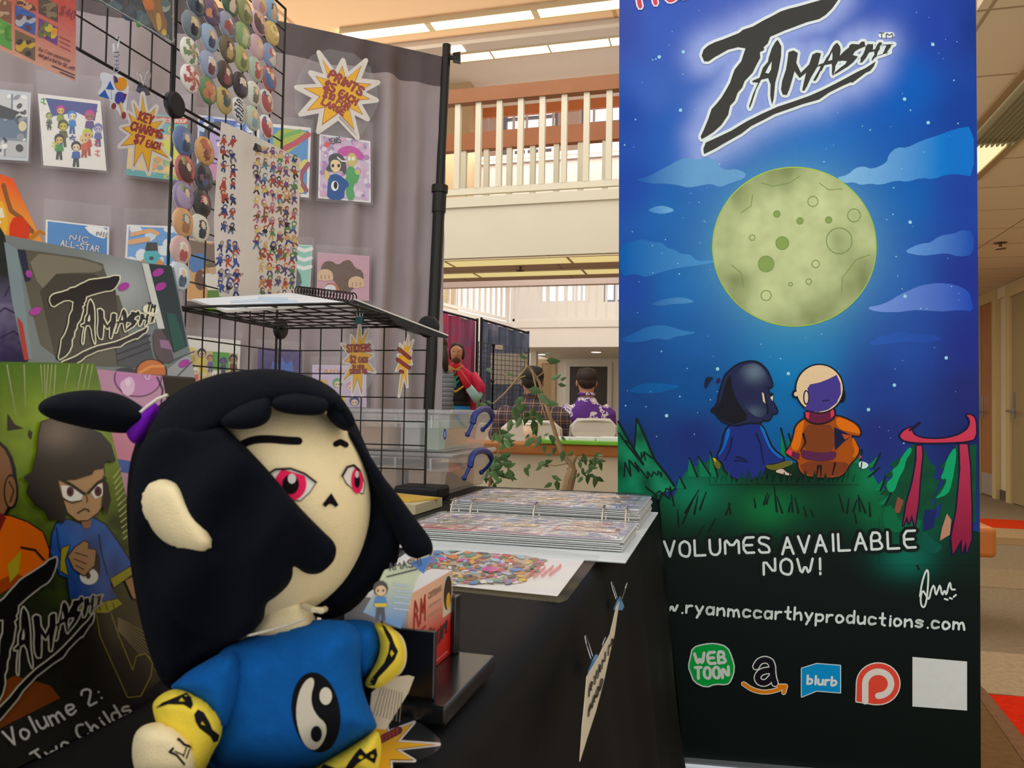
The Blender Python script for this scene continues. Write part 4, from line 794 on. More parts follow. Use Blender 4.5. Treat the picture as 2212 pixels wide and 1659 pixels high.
def d3(A, q):
    A.poly([inq(q,0,0),inq(q,1,0),inq(q,1,.3),inq(q,0,.3)], '#6fb3b4', 1); A.poly([inq(q,0,.05),inq(q,1,.02),inq(q,1,.12),inq(q,0,.14)], '#c8473a', 2); A.text('CS GROUP', inq(q,.62,.11), inq(q,.98,.1), 7, 1.6, '#efe6d2', 3)
    A.text('OM!', inq(q,.68,.27), inq(q,.97,.26), 13, 4, '#d8d24a', 3, edge='#4f8a5a', ew=1); A.poly([inq(q,0,.3),inq(q,1,.3),inq(q,1,.9),inq(q,0,.88)], '#e3c583', 1)
    A.poly([inq(q,.5,.35),inq(q,.62,.42),inq(q,.7,.33),inq(q,.74,.45),inq(q,.95,.42),inq(q,.85,.55),inq(q,.9,.7),inq(q,.6,.62),inq(q,.45,.7)], '#d8dc4e', 3); blobs(A, q, ['#e39a4a', '#d98c5a', '#8fb06a', '#7fa6a0'], 26, 4, 10, 2, (.05, .95), (.45, .88), 7)
    A.poly([inq(q,0,.9),inq(q,1,.92),inq(q,1,1),inq(q,0,1)], '#57a3a0', 4); A.text('KURA', inq(q,.66,.985), inq(q,.95,.985), 8, 2, '#d8d24a', 6)
art_print('art_print', 'teal and orange comic cover print behind the key charms sign', [(283,242),(406,252),(398,392),(272,378)], '#e3c583', d3, csurf, group=G_, gtop=40)
def d4(A, q):
    A.poly(clipin(q, .03), '#3f5fae', 1); blobs(A, q, ['#c6d4ec', '#7f98d0', '#e6ecf4'], 14, 4, 12, 2, (.05, .95), (.02, .25), 5)
    x, y = inq(q, .36, .4); A.ell(x, y, 34, 46, '#2c2d3c', 4); A.ell(x + 2, y + 8, 27, 38, '#b9a2cf', 5); A.stroke([(x - 2, y - 4), (x + 16, y - 6)], 2.4, '#33304a', 6); A.ell(x + 8, y + 4, 9, 6, '#efeaf4', 6); A.ell(x + 9, y + 4, 4, 4, '#33304a', 7)
    A.poly([inq(q,.1,.75),inq(q,.8,.72),inq(q,.9,1),inq(q,.05,1)], '#c88fb4', 5); x, y = inq(q, .7, .88); A.ell(x, y, 9, 9, '#e6d0dc', 6)
art_print('art_print', 'blue print with a big lilac face half hidden by the button grid', [(428,248),(548,262),(543,398),(424,386)], '#d9d9e2', d4, csurf, group=G_)
def d5(A, q):
    A.poly(clipin(q, .045), '#4f8fc6', 1)
    A.poly([inq(q,.3,.05),inq(q,.95,.05),inq(q,.93,.16),inq(q,.5,.45),inq(q,.3,.5)], '#a9b93c', 2, 1); A.stroke([inq(q,.3,.55),inq(q,.5,.34),inq(q,.72,.24),inq(q,.95,.1)], 12, '#b8384a', 3); A.stroke([inq(q,.4,.2),inq(q,.6,.12),inq(q,.8,.06)], 8, '#6fae4a', 3)
    A.stroke([inq(q,.92,.5),inq(q,.72,.62),inq(q,.66,.75),inq(q,.86,.9)], 14, '#d9cc62', 3); A.stroke([inq(q,.97,.52),inq(q,.85,.66),inq(q,.84,.78),inq(q,.95,.9)], 10, '#94345a', 4); x, y = inq(q, .74, .82); A.figure(x, y + 8, 44, '#e6cf96', '#e6cf96', '#d0582c', '#c85a2e', 6)
art_print('art_print', 'bright blue print with winding red, green and yellow bands beside the button grid', [(556,264),(672,276),(667,427),(552,417)], '#ece8e2', d5, csurf, group=G_)
def d6(A, q):
    A.poly(clipin(q, .03), '#cdbbd2', 1); blobs(A, q, ['#b89ac4', '#d8a8c8', '#e4d6e6', '#a884b8', '#dfc2d6'], 110, 3, 8, 2, (.04, .96), (.03, .97), 9)
    A.text('YEARS', inq(q, .2, .14), inq(q, .42, .09), 12, 1.8, '#2f2936', 6); x, y = inq(q, .15, .15); A.ell(x, y, 6, 6, '#d8482e', 6)
    P = lambda x, y: (600 + x / 3.95, 40 + y / 3.95)
    A.poly([P(500,1130),P(560,1090),P(650,1085),P(740,1160),(785.0,345),P(680,1200),P(600,1170),P(540,1180)], '#c23aa0', 6, 1)
    A.poly([P(600,1260),P(650,1260),P(665,1340),P(700,1300),P(690,1390),P(640,1420),P(660,1550),P(585,1550),P(580,1340)], '#33a04c', 6, 1); A.ell(*P(632,1205), 11, 15, '#ccbd68', 7); A.ell(*P(612,1195), 3.4, 5, '#f2eee0', 8, n=8); A.ell(*P(645,1195), 3.4, 5, '#f2eee0', 8, n=8); A.ell(*P(680,1310), 5, 6, '#ccbd68', 7)
    A.poly([P(430,1180),P(470,1150),P(530,1150),P(575,1200),P(590,1300),P(570,1340),P(545,1290),P(450,1310),P(405,1290),P(440,1240)], '#1b1c20', 8, 1); A.poly([P(450,1215),P(500,1200),P(540,1230),P(535,1290),P(490,1320),P(450,1280)], '#e2cf9f', 9, 1); A.stroke([P(510,1185),P(545,1215),P(590,1220)], 3, '#e6e2e6', 9)
    for x in (470, 520): A.ell(*P(x, 1255), 3, 4, '#3a2a4a', 10, n=8)
    A.poly([P(440,1340),P(480,1325),P(520,1330),P(600,1390),P(610,1430),P(570,1450),P(565,1550),P(420,1545),P(425,1430)], '#2a5494', 9, 1); A.ell(*P(487,1428), 8, 11, '#f2eee6', 10); A.ell(*P(493,1422), 4, 8, '#16161a', 11); A.poly([P(395,1290),P(430,1300),P(440,1360),P(410,1390)], '#d8c07a', 9, 1)
art_print('art_print', 'lilac print of a dark-haired girl in blue shirt beside a green creature', [(690,289),(800,305),(801,438),(687,428)], '#efeae8', d6, csurf, group=G_, gtop=36)
def d7(A, q):
    A.poly(clipin(q, .03), '#2f7fc0', 1); A.poly([inq(q,.58,.02),inq(q,.99,.02),inq(q,.98,.26),inq(q,.72,.2)], '#ecebe8', 2, 1); A.text('NII', inq(q,.8,.19), inq(q,.95,.21), 9, 3, '#8b8d92', 5)
    A.text('NIC', inq(q,.38,.33), inq(q,.66,.36), 12, 2.4, '#d0cdd2', 4, edge='#3a4a6a', ew=.8); A.text('ALL-STAR', inq(q,.24,.46), inq(q,.84,.51), 12, 2.4, '#d0cdd2', 4, edge='#3a4a6a', ew=.8); A.text('UHH BRAWL', inq(q,.34,.58), inq(q,.74,.62), 9, 2, '#16161a', 4)
    blobs(A, q, ['#1d4f88', '#2b3550', '#d9c7b4', '#6a4a8a', '#e08c3a'], 26, 3, 8, 2, (.08, .92), (.6, .9), 4)
art_print('art_print', 'blue video game cover parody print above the grey comic book', [(99,474),(236,490),(234,600),(97,590)], '#e8e6e4', d7, csurf, group=G_, gtop=40)
def d8(A, q):
    A.poly(clipin(q, .04), '#6fa4dc', 1); blobs(A, q, ['#e6eef6', '#cfe0f2'], 18, 5, 16, 1, (.05, .95), (.05, .9), 8); A.stroke([inq(q,.1,.2),inq(q,.45,.1),inq(q,.58,.16)], 9, '#e0ad7a', 5); A.stroke([inq(q,.08,.36),inq(q,.4,.28)], 11, '#e0ad7a', 5)
    x, y = inq(q, .48, .62); A.ell(x, y + 20, 26, 20, '#d98c34', 5); A.ell(x, y, 17, 18, '#4fb4bc', 6); A.poly([(x - 14, y - 12), (x - 10, y - 30), (x + 12, y - 30), (x + 14, y - 12)], '#1f2124', 7); A.ell(x, y + 4, 5, 4, '#24303a', 8)
art_print('art_print', 'sky blue print of a teal furry head in a black hat, left of buttons', [(274,485),(390,489),(388,600),(268,590)], '#ece9e4', d8, csurf, group=G_, gtop=30)
def d9(A, q):
    A.poly(clipin(q, .03), '#d8a86a', 1); A.poly([inq(q,.02,.02),inq(q,.5,.05),inq(q,.98,.02),inq(q,.98,.45),inq(q,.02,.3)], '#7f6a58', 2); A.poly([inq(q,.55,.02),inq(q,.98,.02),inq(q,.98,.3)], '#c25a9a', 3); A.poly([inq(q,.05,.25),inq(q,.5,.2),inq(q,.4,.5),inq(q,.05,.55)], '#4f7fb8', 3, 1)
    x, y = inq(q, .62, .6); A.poly([(x - 22, y - 8), (x + 14, y - 14), (x + 20, y + 26), (x - 10, y + 26)], '#e6e0d6', 5); A.poly([(x - 10, y + 26), (x + 20, y + 26), (x + 26, y + 74), (x - 14, y + 74)], '#5a8a2c', 5); A.ell(x + 2, y - 22, 13, 14, '#c9a985', 6); A.poly([(x - 14, y - 30), (x + 14, y - 40), (x + 18, y - 26), (x - 12, y - 22)], '#6a5a3c', 7); A.ell(x - 26, y + 4, 12, 22, '#6a4430', 4)
art_print('art_print', 'sandy print of a man in white shirt and green trousers behind the white sticker sheet', [(405,514),(500,527),(488,655),(402,650)], '#d8c6b0', d9, csurf, group=G_)
def d10(A, q):
    A.poly(clipin(q, .02), '#8fc9bb', 1)
    for v in (.08, .3, .5): A.stroke([inq(q,.4,v+.1),inq(q,.6,v),inq(q,.8,v+.06),inq(q,.98,v)], 8, '#eef0ea', 2)
    A.poly([inq(q,.4,.5),inq(q,.7,.6),inq(q,.8,1),inq(q,.4,1)], '#2d4a4c', 4, 1)
art_print('art_print', 'mint green print with white waves sticking out right of the sticker sheet', [(590,524),(675,530),(670,622),(588,616)], '#cfe4da', d10, csurf, group=G_)
def d11(A, q):
    A.poly(clipin(q, .02), '#c9a0ae', 1); P = lambda x, y: (380 + x / 3.568, 520 + y / 3.568)
    A.poly([P(1110,250),P(1130,170),P(1190,150),P(1250,190),P(1300,150),P(1350,150),P(1380,210),P(1440,230),P(1450,310),P(1390,300),P(1370,390),P(1260,400),P(1240,330),P(1160,260)], '#5c3f2e', 3, 1); A.poly([P(1160,320),P(1240,330),P(1270,400),P(1140,400)], '#b8663a', 4, 1)
    for x, y in ((1150, 265), (1390, 320)): A.ell(*P(x, y), 17, 13, '#d9b894', 6); [A.ell(*P(x - 45 + 30 * i, y + 20), 5, 6, '#d9b894', 6) for i in range(4)]; [A.stroke([P(x - 30 + 30 * i, y + 30), P(x - 30 + 30 * i, y)], 1.2, '#6a4a38', 7, n=4) for i in range(3)]
    A.ell(*P(1190, 370), 12, 9, '#dfe3ea', 5)
art_print('art_print', 'pink print of a brown furry shape with two big fists above the shelf', [(686,545),(798,553),(797,650),(684,645)], '#cfa8b4', d11, csurf, group=G_)
def d12(A, q):
    A.poly([inq(q,.04,.3),inq(q,.96,.3),inq(q,.96,1),inq(q,.04,1)], '#c9b98a', 1)
    A.poly([inq(q,.5,.3),inq(q,.8,.3),inq(q,.8,.7),inq(q,.5,.7)], '#55a03a', 2)
    for u, v, h_, hr, sk, sh in ((.12,.4,30,'#e0cf5a','#dcc0a0','#b89a3a'),(.3,.42,34,'#3a2f28','#e0c49a','#d8c03a'),(.46,.5,26,'#7a4a34','#c99a70','#6a4a8a'),(.7,.55,28,'#3a3560','#5a4a90','#302c60'),(.88,.5,34,'#3a2420','#a8805c','#6a3c2c'),(.2,.8,26,'#e6e2d4','#e0c49a','#d94a3a'),(.56,.85,26,'#e6e6e2','#e8e2d8','#5a9aa8'),(.36,.85,24,'#d8c84a','#e0c49a','#d8b83a')):
        x, y = inq(q, u, v); A.figure(x, y, h_, hr, sk, sh, sh, 3)
art_print('art_print', 'white bordered print crowded with cartoon heads, low behind the lower grid at left', [(402,724),(520,736),(516,830),(398,826)], '#e6e2da', d12, csurf, group=G_)
def d13(A, q):
    A.poly(clipin(q, .02), '#43336e', 1); x, y = inq(q, .55, .55); A.poly([(x - 26, y + 12), (x - 20, y - 14), (x - 8, y - 6), (x, y - 24), (x + 8, y - 8), (x + 22, y - 16), (x + 26, y + 14), (x, y + 24)], '#3f63b4', 2); A.stroke([(x - 20, y + 16), (x, y + 8), (x + 20, y + 16)], 4, '#a9cfe0', 4)
art_print('art_print', 'dark purple print with a blue spiky shape behind the grid post', [(557,750),(653,757),(651,830),(556,824)], '#4a3a70', d13, csurf, group=G_)
def d14(A, q):
    A.poly(clipin(q, .02), '#cbbcd8', 1); A.text('TANWANI', inq(q,.1,.19), inq(q,.85,.17), 8, 1.8, '#d99a4a', 3)
    for u, v, a_, b_ in ((.2,.45,'#d8b25a','#e6cdb0'),(.47,.42,'#5aa86a','#e6cdb0'),(.25,.8,'#d6cf9a','#e6cdb0'),(.52,.82,'#d9c23a','#e6cdb0'),(.72,.5,'#d98a9a','#e6cdb0'),(.78,.85,'#4a4f8a','#e6cdb0')):
        x, y = inq(q, u, v); A.ell(x, y, 11, 11, a_, 3, n=12); A.ell(x, y + 3, 7.5, 7, b_, 4, n=12); A.ell(x - 3, y + 3, 1.3, 1.8, '#26222c', 5, n=6); A.ell(x + 3, y + 3, 1.3, 1.8, '#26222c', 5, n=6)
art_print('art_print', 'lilac print with rows of small round heads behind the stickers sign', [(675,788),(791,790),(792,880),(673,880)], '#d6cae0', d14, csurf, group=G_)
# ---------------------------------------------------------------- price signs
def star(A, tips, k, rim, fillc='#ecb40a', edge='#a8501e', inner=.56, lay=1, big=1.04):
    cx = sum(p[0] for p in tips) / len(tips); cy = sum(p[1] for p in tips) / len(tips); n = len(tips); P = []
    for i in range(n):
        a = tips[i]; b = tips[(i + 1) % n]; P.append(a); da = (a[0] + b[0]) / 2 - cx; db = (a[1] + b[1]) / 2 - cy; m_ = math.hypot(da, db); L = min(math.hypot(a[0] - cx, a[1] - cy), math.hypot(b[0] - cx, b[1] - cy)) * inner
        P.append((cx + da / m_ * L, cy + db / m_ * L))
    sc = lambda f_: [(cx + (x - cx) * f_, cy + (y - cy) * f_) for x, y in P]
    A.stroke(sc(big), rim * 2, '#ded8d0', lay, True, n=6); A.poly(sc(big), '#ded8d0', lay); A.poly(sc(1.0), edge, lay + 1); A.poly(sc(.955), fillc, lay + 2); return cx, cy
INK, EDG = '#a63a2c', '#5e2334'
def smudge(A, a, b, w, lay=4, col=None):
    # a row of fat lettering too small to read
    n = max(3, int(math.dist(a, b) / (w * .55))); r_ = random.Random(int(a[0] + b[1]))
    if col is None: A.stroke([a, b], w + 1.6, EDG, lay, n=6)
    for i in range(n):
        p = (a[0] + (b[0] - a[0]) * (i + .5) / n, a[1] + (b[1] - a[1]) * (i + .5) / n); h = w * .36 * r_.uniform(.8, 1.15)
        A.stroke([(p[0] + r_.uniform(-.6, .6), p[1] - h), (p[0] + r_.uniform(-.6, .6), p[1] + h)], w * .34, col or INK, lay + 1, n=5)
def sign(name, label, tips, lines, surf, pouch, rim=5, group='starburst price signs in clear pouches', dz=.0003, big=1.04, bars=()):
    A = Art(surf, 1.1, dz); star(A, tips, 0, rim, big=big)
    for t, a, b, h_, w in lines: A.text(t, a, b, h_, w, INK, 4, edge=EDG, ew=max(.6, w * .26))
    for a, b, w in bars: smudge(A, a, b, w)
    o = A.build(name, A_MATTE); tag(o, label, 'sign', group)
    p = Art(surf, 1, dz); p.fine(pouch, '#ffffff', 8, 22, 1); p.fine(pouch, '#ffffff', -1, 22, 1); mesh('pouch', p.V, p.F, LAMI, o); return o
k4 = lambda L: [(600 + x / 3.95, 40 + y / 3.95) for x, y in L]; k1 = lambda L: [(x / 3.95, y / 3.95) for x, y in L]; k6 = lambda L: [(380 + x / 3.568, 520 + y / 3.568) for x, y in L]
def ln(k, t, a, b, h_, w): a, b = k([a, b]); return (t, a, b, h_, w)
sign('starburst_sign', 'big yellow starburst price sign for prints pinned high on the grey curtain', k4([(378,345),(552,400),(715,402),(802,560),(792,687),(728,822),(655,955),(375,912),(248,787),(218,594),(318,488)]),
     [ln(k4,'PRINTS',(430,500),(705,655),17,3.79), ln(k4,'$5',(392,598),(478,632),17,3.68), ln(k4,'EACH',(515,655),(660,738),14,3.22), ln(k4,'$10',(386,668),(472,700),12.5,2.88), ln(k4,'FOR',(500,722),(598,778),12.5,2.88), ln(k4,'LARGE',(372,727),(556,826),12,2.88)], PL(PB + cn * .036, cn), k4([(330,240),(760,320),(880,700),(780,880),(700,1020),(330,1000),(150,860),(140,540)]), 5, big=1.2)
NX = XP(GX + .02)
def clip(name, label, px, py, d, w, ax, handle, mat, group, sz=1.):
    p = at(px, py, d); ax = Vector(ax).normalized(); t = thing(name, label, 'binder clip', p, group); up = Vector((0, 0, 1)); dn = ax.cross(up).normalized(); w2 = w / 2
    G().prism([p - ax * w2 + dn * .006 * sz - up * .011 * sz, p - ax * w2 + dn * .001 - up * -.002, p - ax * w2 - dn * .001 - up * -.002, p - ax * w2 - dn * .006 * sz - up * .011 * sz], ax * w).build('spring_body', mat, t)
    for s_ in (1, -1):
        b_ = p + dn * s_ * .003 * sz; G().tube([b_ - ax * w2 * .45, b_ - ax * w2 * .5 + up * .018 * sz + dn * s_ * .006 * sz, b_ - ax * w2 * .2 + up * .024 * sz + dn * s_ * .008 * sz, b_ + ax * w2 * .2 + up * .024 * sz + dn * s_ * .008 * sz, b_ + ax * w2 * .5 + up * .018 * sz + dn * s_ * .006 * sz, b_ + ax * w2 * .45], .0008 * sz, 6).build('wire_handle', STEEL, t)
    return t
sign('starburst_sign', 'yellow starburst key charms sign clipped to the upper grid rail', k1([(1218,812),(1330,918),(1390,1030),(1390,1180),(1440,1350),(1268,1470),(1140,1425),(1030,1245),(1040,1090),(1095,965),(1140,880)]),
     [ln(k1,'KEY',(1180,1020),(1292,1060),18,3.04), ln(k1,'CHARMS',(1115,1105),(1378,1178),17,3.04), ln(k1,'$7',(1145,1212),(1215,1232),17,3.04), ln(k1,'EACH',(1245,1250),(1358,1276),14,2.43)], NX, k1([(1130,740),(1290,760),(1480,1000),(1520,1350),(1300,1520),(1100,1490),(980,1300),(960,1000)]), 5.5)
clip('binder_clip', 'silver and dark clip holding the key charms sign', 310, 187, 1.285, .02, (0, 1, 0), 1, M('#27303c', .35, metal=.5), 'binder clips on the grid')
SX = YP(1.38)
sign('starburst_sign', 'yellow starburst stickers sign hanging under the front of the wire shelf', k6([(1352,735),(1415,650),(1480,690),(1492,775),(1515,880),(1530,1010),(1432,1180),(1362,1180),(1288,1080),(1295,930),(1280,800)]),
     [ln(k6,'STICKERS',(1320,858),(1500,852),15,2.58), ln(k6,'$2',(1345,940),(1386,940),14,2.28), ln(k6,'EACH',(1408,938),(1475,938),11,1.82), ln(k6,'$4 WITH',(1362,985),(1448,985),7.5,1.14), ln(k6,'STICKER TAG',(1342,1026),(1470,1020),9,1.29)], SX, k6([(1380,620),(1440,620),(1510,700),(1545,900),(1540,1030),(1440,1200),(1350,1200),(1280,1080),(1262,800),(1340,680)]), 3.5)
clip('binder_clip', 'dark teal clip holding the stickers sign under the sketchbook', 777, 686, 1.392, .014, (1, 0, 0), 1, M('#1f4a48', .4), 'binder clips on the grid')
TW = PL(at(870, 790, 1.42), Vector((1, -.45, .05)))
sign('starburst_sign', 'yellow starburst sign turned almost edge-on, hanging near the black pole', k6([(1790,735),(1828,770),(1812,850),(1815,950),(1782,1120),(1720,1190),(1700,1000),(1712,880),(1728,800),(1765,790)]),
     [], TW, k6([(1770,680),(1840,700),(1835,780),(1815,1000),(1760,1230),(1700,1240),(1668,1060),(1680,850),(1710,720)]), 3, bars=[(*k6([(1718,835),(1803,905)]), 7), (*k6([(1708,915),(1798,980)]), 7), (*k6([(1732,1005),(1746,1012)]), 7)])
# ---------------------------------------------------------------- things hung on the near grid panels
HX = XP(GX + .012)
def dp(A, q):
    A.fine(clipin(q, .0), lambda x, y: mixc(lin('#e4b093'), lin('#c94a40'), max(0, min(1, (115 - y + x * .42) / 150))), 1, 30)
    f_ = lambda x, y: (x / 3.95, y / 3.95)
    for a_, cs in (([(135,-10),(305,70),(305,95),(135,15)],['#4a2f2a','#d8a07a']), ([(130,40),(305,125),(300,300),(130,215)],['#2a62b8','#b9c0cc','#5a3a34']), ([(330,-40),(495,40),(495,190),(330,110)],['#4f4438','#8a7a58']), ([(330,150),(495,235),(492,390),(328,300)],['#6a3a8a','#e6a032','#d8c24a','#6a7a3a']), ([(130,250),(300,330),(300,520),(130,430)],['#7a6444','#d6b43a','#3a3024']), ([(-60,120),(100,215),(100,430),(-60,350)],['#5fae4a','#9ac46a','#4f9438']), ([(-60,-60),(100,20),(100,205),(-60,120)],['#8a5a44','#c9a98a'])):
        P = [f_(*p) for p in a_]; A.poly(P, cs[0], 2); blobs(A, P, cs, 12, 3, 10, 3, (.15, .85), (.15, .85), len(cs) + int(a_[0][0]))
    A.text('$40', f_(505, 115), f_(625, 165), 18, 2.2, '#8a2f2a', 4); A.text('Buy 2 icon commissions', f_(330, 428), f_(595, 530), 7, 1.3, '#8a5a3a', 4); A.text('and get a 3rd for 50% off!', f_(330, 475), f_(630, 600), 7, 1.5, '#7a3f34', 4)
    for y in (310, 350, 390): A.stroke([f_(510, y), f_(600, y + 45)], 2, '#a8423a', 4)
    for y0_, x0_ in ((560, 445), (615, 515)): A.stroke([f_(x0_, y0_), f_(638, y0_ + (640 - x0_) * .42)], 2.4, '#4a2a24', 4, n=4)
art_print('price_poster', 'red and peach commission price poster at the top left corner', [(-45,-60),(164,-52),(164,177),(-45,88)], '#e4b093', dp, HX, 'poster', None, 9)
def dd_(A, q):
    A.poly(q, '#2f4148', 1); blobs(A, q, ['#2a3a40', '#4a6a70', '#9aa8a0', '#3a4f58'], 24, 8, 20, 1, (.1, .95), (.1, .9), 21)
    A.poly([(300,-30),(345,-35),(350,20),(362,50),(358,75),(340,72),(322,40),(308,10)], '#8a6434', 4, 1); A.poly([(305,0),(330,-5),(335,20),(316,24)], '#c9762c', 6, 1); A.ell(354, 70, 6, 7, '#c9b03a', 6); A.ell(300, 52, 6, 8, '#4f8a4a', 5); A.poly([(336,30),(346,26),(350,60),(340,70)], '#c9a45a', 6, 1)
    for a_, b_ in (((212,-2),(374,92)), ((374,-60),(374,92))):
        n_ = int(math.dist(a_, b_) / 3.2)
        for i in range(n_): A.ell(a_[0] + (b_[0] - a_[0]) * i / n_, a_[1] + (b_[1] - a_[1]) * i / n_, 1.2, 1.4, '#c3cdd0', 7, n=6)
art_print('dark_print', 'dark print with beaded white edge hung at the top of the grid', [(105,-62),(376,-62),(376,96),(206,-2)], '#34464c', dd_, HX, 'print', None, 3)
# key charm
kc = thing('key_charm', 'clear acrylic key charm with blue shapes hanging from the grid on a silver clasp', 'key charm', at(245, 240, 1.27)); KX = XP(GX + .03)
K = lambda x, y: KX(x / 3.95, y / 3.95)
g = G(); g.tube([K(985,330), K(1000,308), K(1018,325), K(1010,380), K(1000,440), K(975,430), K(972,370)], .0013, 8); g.tube([K(970,380), K(975,440), K(1005,440)], .0022, 8); g.build('clasp', STEEL, kc)
g = G()
for i, y in enumerate((465, 500, 535, 565, 595)):
    c_ = K(994, y); u_ = K(994 + 22, y) - c_; v_ = K(994, y + 22) - c_; g.tube([c_ + u_ * math.cos(a) * (1 if i % 2 == 0 else .3) + v_ * math.sin(a) for a in [2 * math.pi * j / 12 for j in range(12)]], .0008, 6, True)
g.build('chain', STEEL, kc)
A = Art(KX, 1.1, .0004); q = [k1([p])[0] for p in [(845,640),(880,610),(960,640),(1000,630),(1060,660),(1100,720),(1095,790),(1085,850),(1075,950),(1090,1020),(1040,1025),(1000,930),(970,940),(930,920),(950,850),(820,815),(880,720)]]
A.sheet(chaikin(q, 1), '#d9dde6', .003); A.poly(k1([(945,680),(895,760),(955,850)]), '#2f62b4', 1); A.poly(k1([(945,680),(840,820),(950,845)]), '#d4d8e4', 1); A.poly(k1([(940,690),(905,760),(975,765)]), '#2b5eb0', 2); A.poly(k1([(895,765),(840,820),(935,845)]), '#2b5eb0', 2)
A.ell(*k1([(1035,715)])[0], 13, 14, '#d8962c', 3); A.poly(k1([(970,640),(1000,660),(1010,700),(980,710)]), '#5a2f6a', 4); A.poly(k1([(990,780),(1060,790),(1075,830),(1050,890),(980,880)]), '#3a3f98', 3, 1); A.poly(k1([(1060,800),(1085,800),(1070,850)]), '#8a2430', 4); A.ell(*k1([(972,905)])[0], 5, 7, '#8a3a2c', 4); A.ell(*k1([(1058,985)])[0], 5, 8, '#8a3a2c', 4); A.stroke(k1([(1030,880),(1050,960)]), 5, '#d8b46a', 3)
A.build('charm', A_GLOSS, kc)
# sticker sheet
ST = XP(GX + .016)
def dst(A, q):
    r_ = random.Random(8); pal = ['#3b4a9a', '#c0392f', '#7a4a9a', '#3f8a4a', '#d8a23a', '#8a5a3a', '#26303c', '#c86a9a', '#4a8fb0', '#e0c24a', '#6a6f78', '#b8452a']
    def grp(x0, y0_, x1, y1_, nx_, ny_, h_, pals, skew):
        for j in range(ny_):
            for i in range(nx_):
                x = x0 + (x1 - x0) * (i / max(1, nx_ - 1)) + r_.uniform(-2, 2); y = y0_ + (y1_ - y0_) * j / max(1, ny_ - 1) + skew * (x - x0) + r_.uniform(-3, 3)
                A.sprite(x, y, h_ * r_.uniform(1.05, 1.4), r_.choice(pals), r_.choice(['#e3c09a', '#d6a67c', '#e8d8c8', '#c8b0a0']), r_.choice(pals), r_.choice(pals), r_)
    grp(484, 300, 502, 486, 2, 7, 22, ['#2f3f8a', '#c0392f', '#26303c', '#3a4fa0', '#6a6f98'], .35); grp(476, 532, 510, 620, 3, 4, 22, ['#2b3f90', '#26303c', '#8a8f98', '#c8422f', '#3a55b0'], .12)
    grp(556, 322, 636, 525, 6, 8, 21, pal, .28); grp(566, 548, 632, 634, 5, 4, 20, ['#3f8a4a', '#c0392f', '#e0b23a', '#d8862c', '#5a4a9a', '#8a5a3a'], .12)
q = chaikin([(478,262),(560,298),(649,343),(646,480),(638,640),(560,642),(474,641),(464,560),(462,470),(468,370)], 0)
A = Art(ST, 1.08, .0003, .72); A.sheet(q, '#ddd3c8'); dst(A, q); o = A.build('sticker_sheet', A_MATTE); tag(o, 'tall off-white sheet of tiny character stickers hanging on the grid beside the buttons', 'sticker sheet')
clip('binder_clip', 'small dark clip at the top edge of the white sticker sheet', 557, 314, 1.535, .016, (0, 1, 0), 1, M('#3a3c40', .35, metal=.5), 'binder clips on the grid')
# ---------------------------------------------------------------- pin buttons
BT = M('#d8d4cc', .2, name='button_shell')
def btn(px, py, label, base, cols, pat, r_=.0235):
    c = hit(px, py, Vector((GX + .016, 0, 0)), Vector((1, 0, 0))); rd = random.Random(int(px * 7 + py)); n, rings = 28, 9; V = [c + X_ * .006]; F = []; cc = []
    K = 1.1; L = lambda h: tuple(min(.9, (x * .74 + .26 * sum(lin(h)) / 3) * K + .012) for x in lin(h))
    sp = [(rd.uniform(-.5, .5), rd.uniform(-.5, .5), rd.uniform(.18, .42), rd.choice(cols)) for _ in range(7)]; bl = [(0, .12, .42, cols[0]), (0, -.35, .4, cols[1 % len(cols)]), (.02, .16, .24, '#dcb894')]
    def colf(u, v):
        a = math.atan2(v, u) / (2 * math.pi); rr = math.hypot(u, v)
        if rr > .93: return L(base)
        if pat == 'candy' and int((a + .5 + rr * .12) * 10) % 2: return L(cols[0])
        if pat == 'stripe': return L(cols[0] if int((u * .3 + v + 3) * 7) % 2 else base) if u < .1 else L(cols[1])
        if pat == 'split' and v + u * .8 < -.1: return L(cols[1])
        if pat == 'split' and u < -.35: return L(cols[2 % len(cols)])
        if pat in ('fig', 'split'):
            out = base if rr < .8 or pat == 'split' else base
            for x, y, s_, k_ in bl:
                if math.hypot((u - x), (v - y) * .9) < s_: out = k_
            return L(out)
        if pat == 'candy': return L(base) if rr > .4 else L(cols[1])
        out = base
        for x, y, s_, k_ in sp:
            if math.hypot(u - x, v - y) < s_: out = k_
        return L(out)
    for i in range(1, rings + 3):
        rr = min(1., i / rings) if i <= rings else (1.04 if i == rings + 1 else .97); dx = .006 * (1 - min(1, rr) ** 2) if i <= rings else (-.003 if i == rings + 1 else -.0055)
        for j in range(n): a = 2 * math.pi * j / n; V.append(c + X_ * dx + Y_ * (r_ * rr * math.cos(a)) + ZV * (r_ * rr * math.sin(a)))
    for j in range(n): F.append((0, 1 + j, 1 + (j + 1) % n)); cc.append(colf(0, 0))
    for i in range(rings + 1):
        for j in range(n):
            F.append((1 + i * n + j, 1 + (i + 1) * n + j, 1 + (i + 1) * n + (j + 1) % n, 1 + i * n + (j + 1) % n))
            a = 2 * math.pi * (j + .5) / n; rr = (i + 1.5) / rings; cc.append(colf(rr * math.cos(a), rr * math.sin(a)) if i < rings else L('#d9d5cd'))
    F.append([1 + (rings + 1) * n + j for j in range(n)][::-1]); cc.append(L('#9a9a98'))
    o = mesh('pin_button', V, F, A_GLOSS, None, True, cols=cc); tag(o, label, 'button', 'round pin buttons on the wire grid')
b2 = lambda x, y: (330 + x / 4.74, y / 4.74); b3 = lambda x, y: (330 + x / 3.95, 230 + y / 3.95)
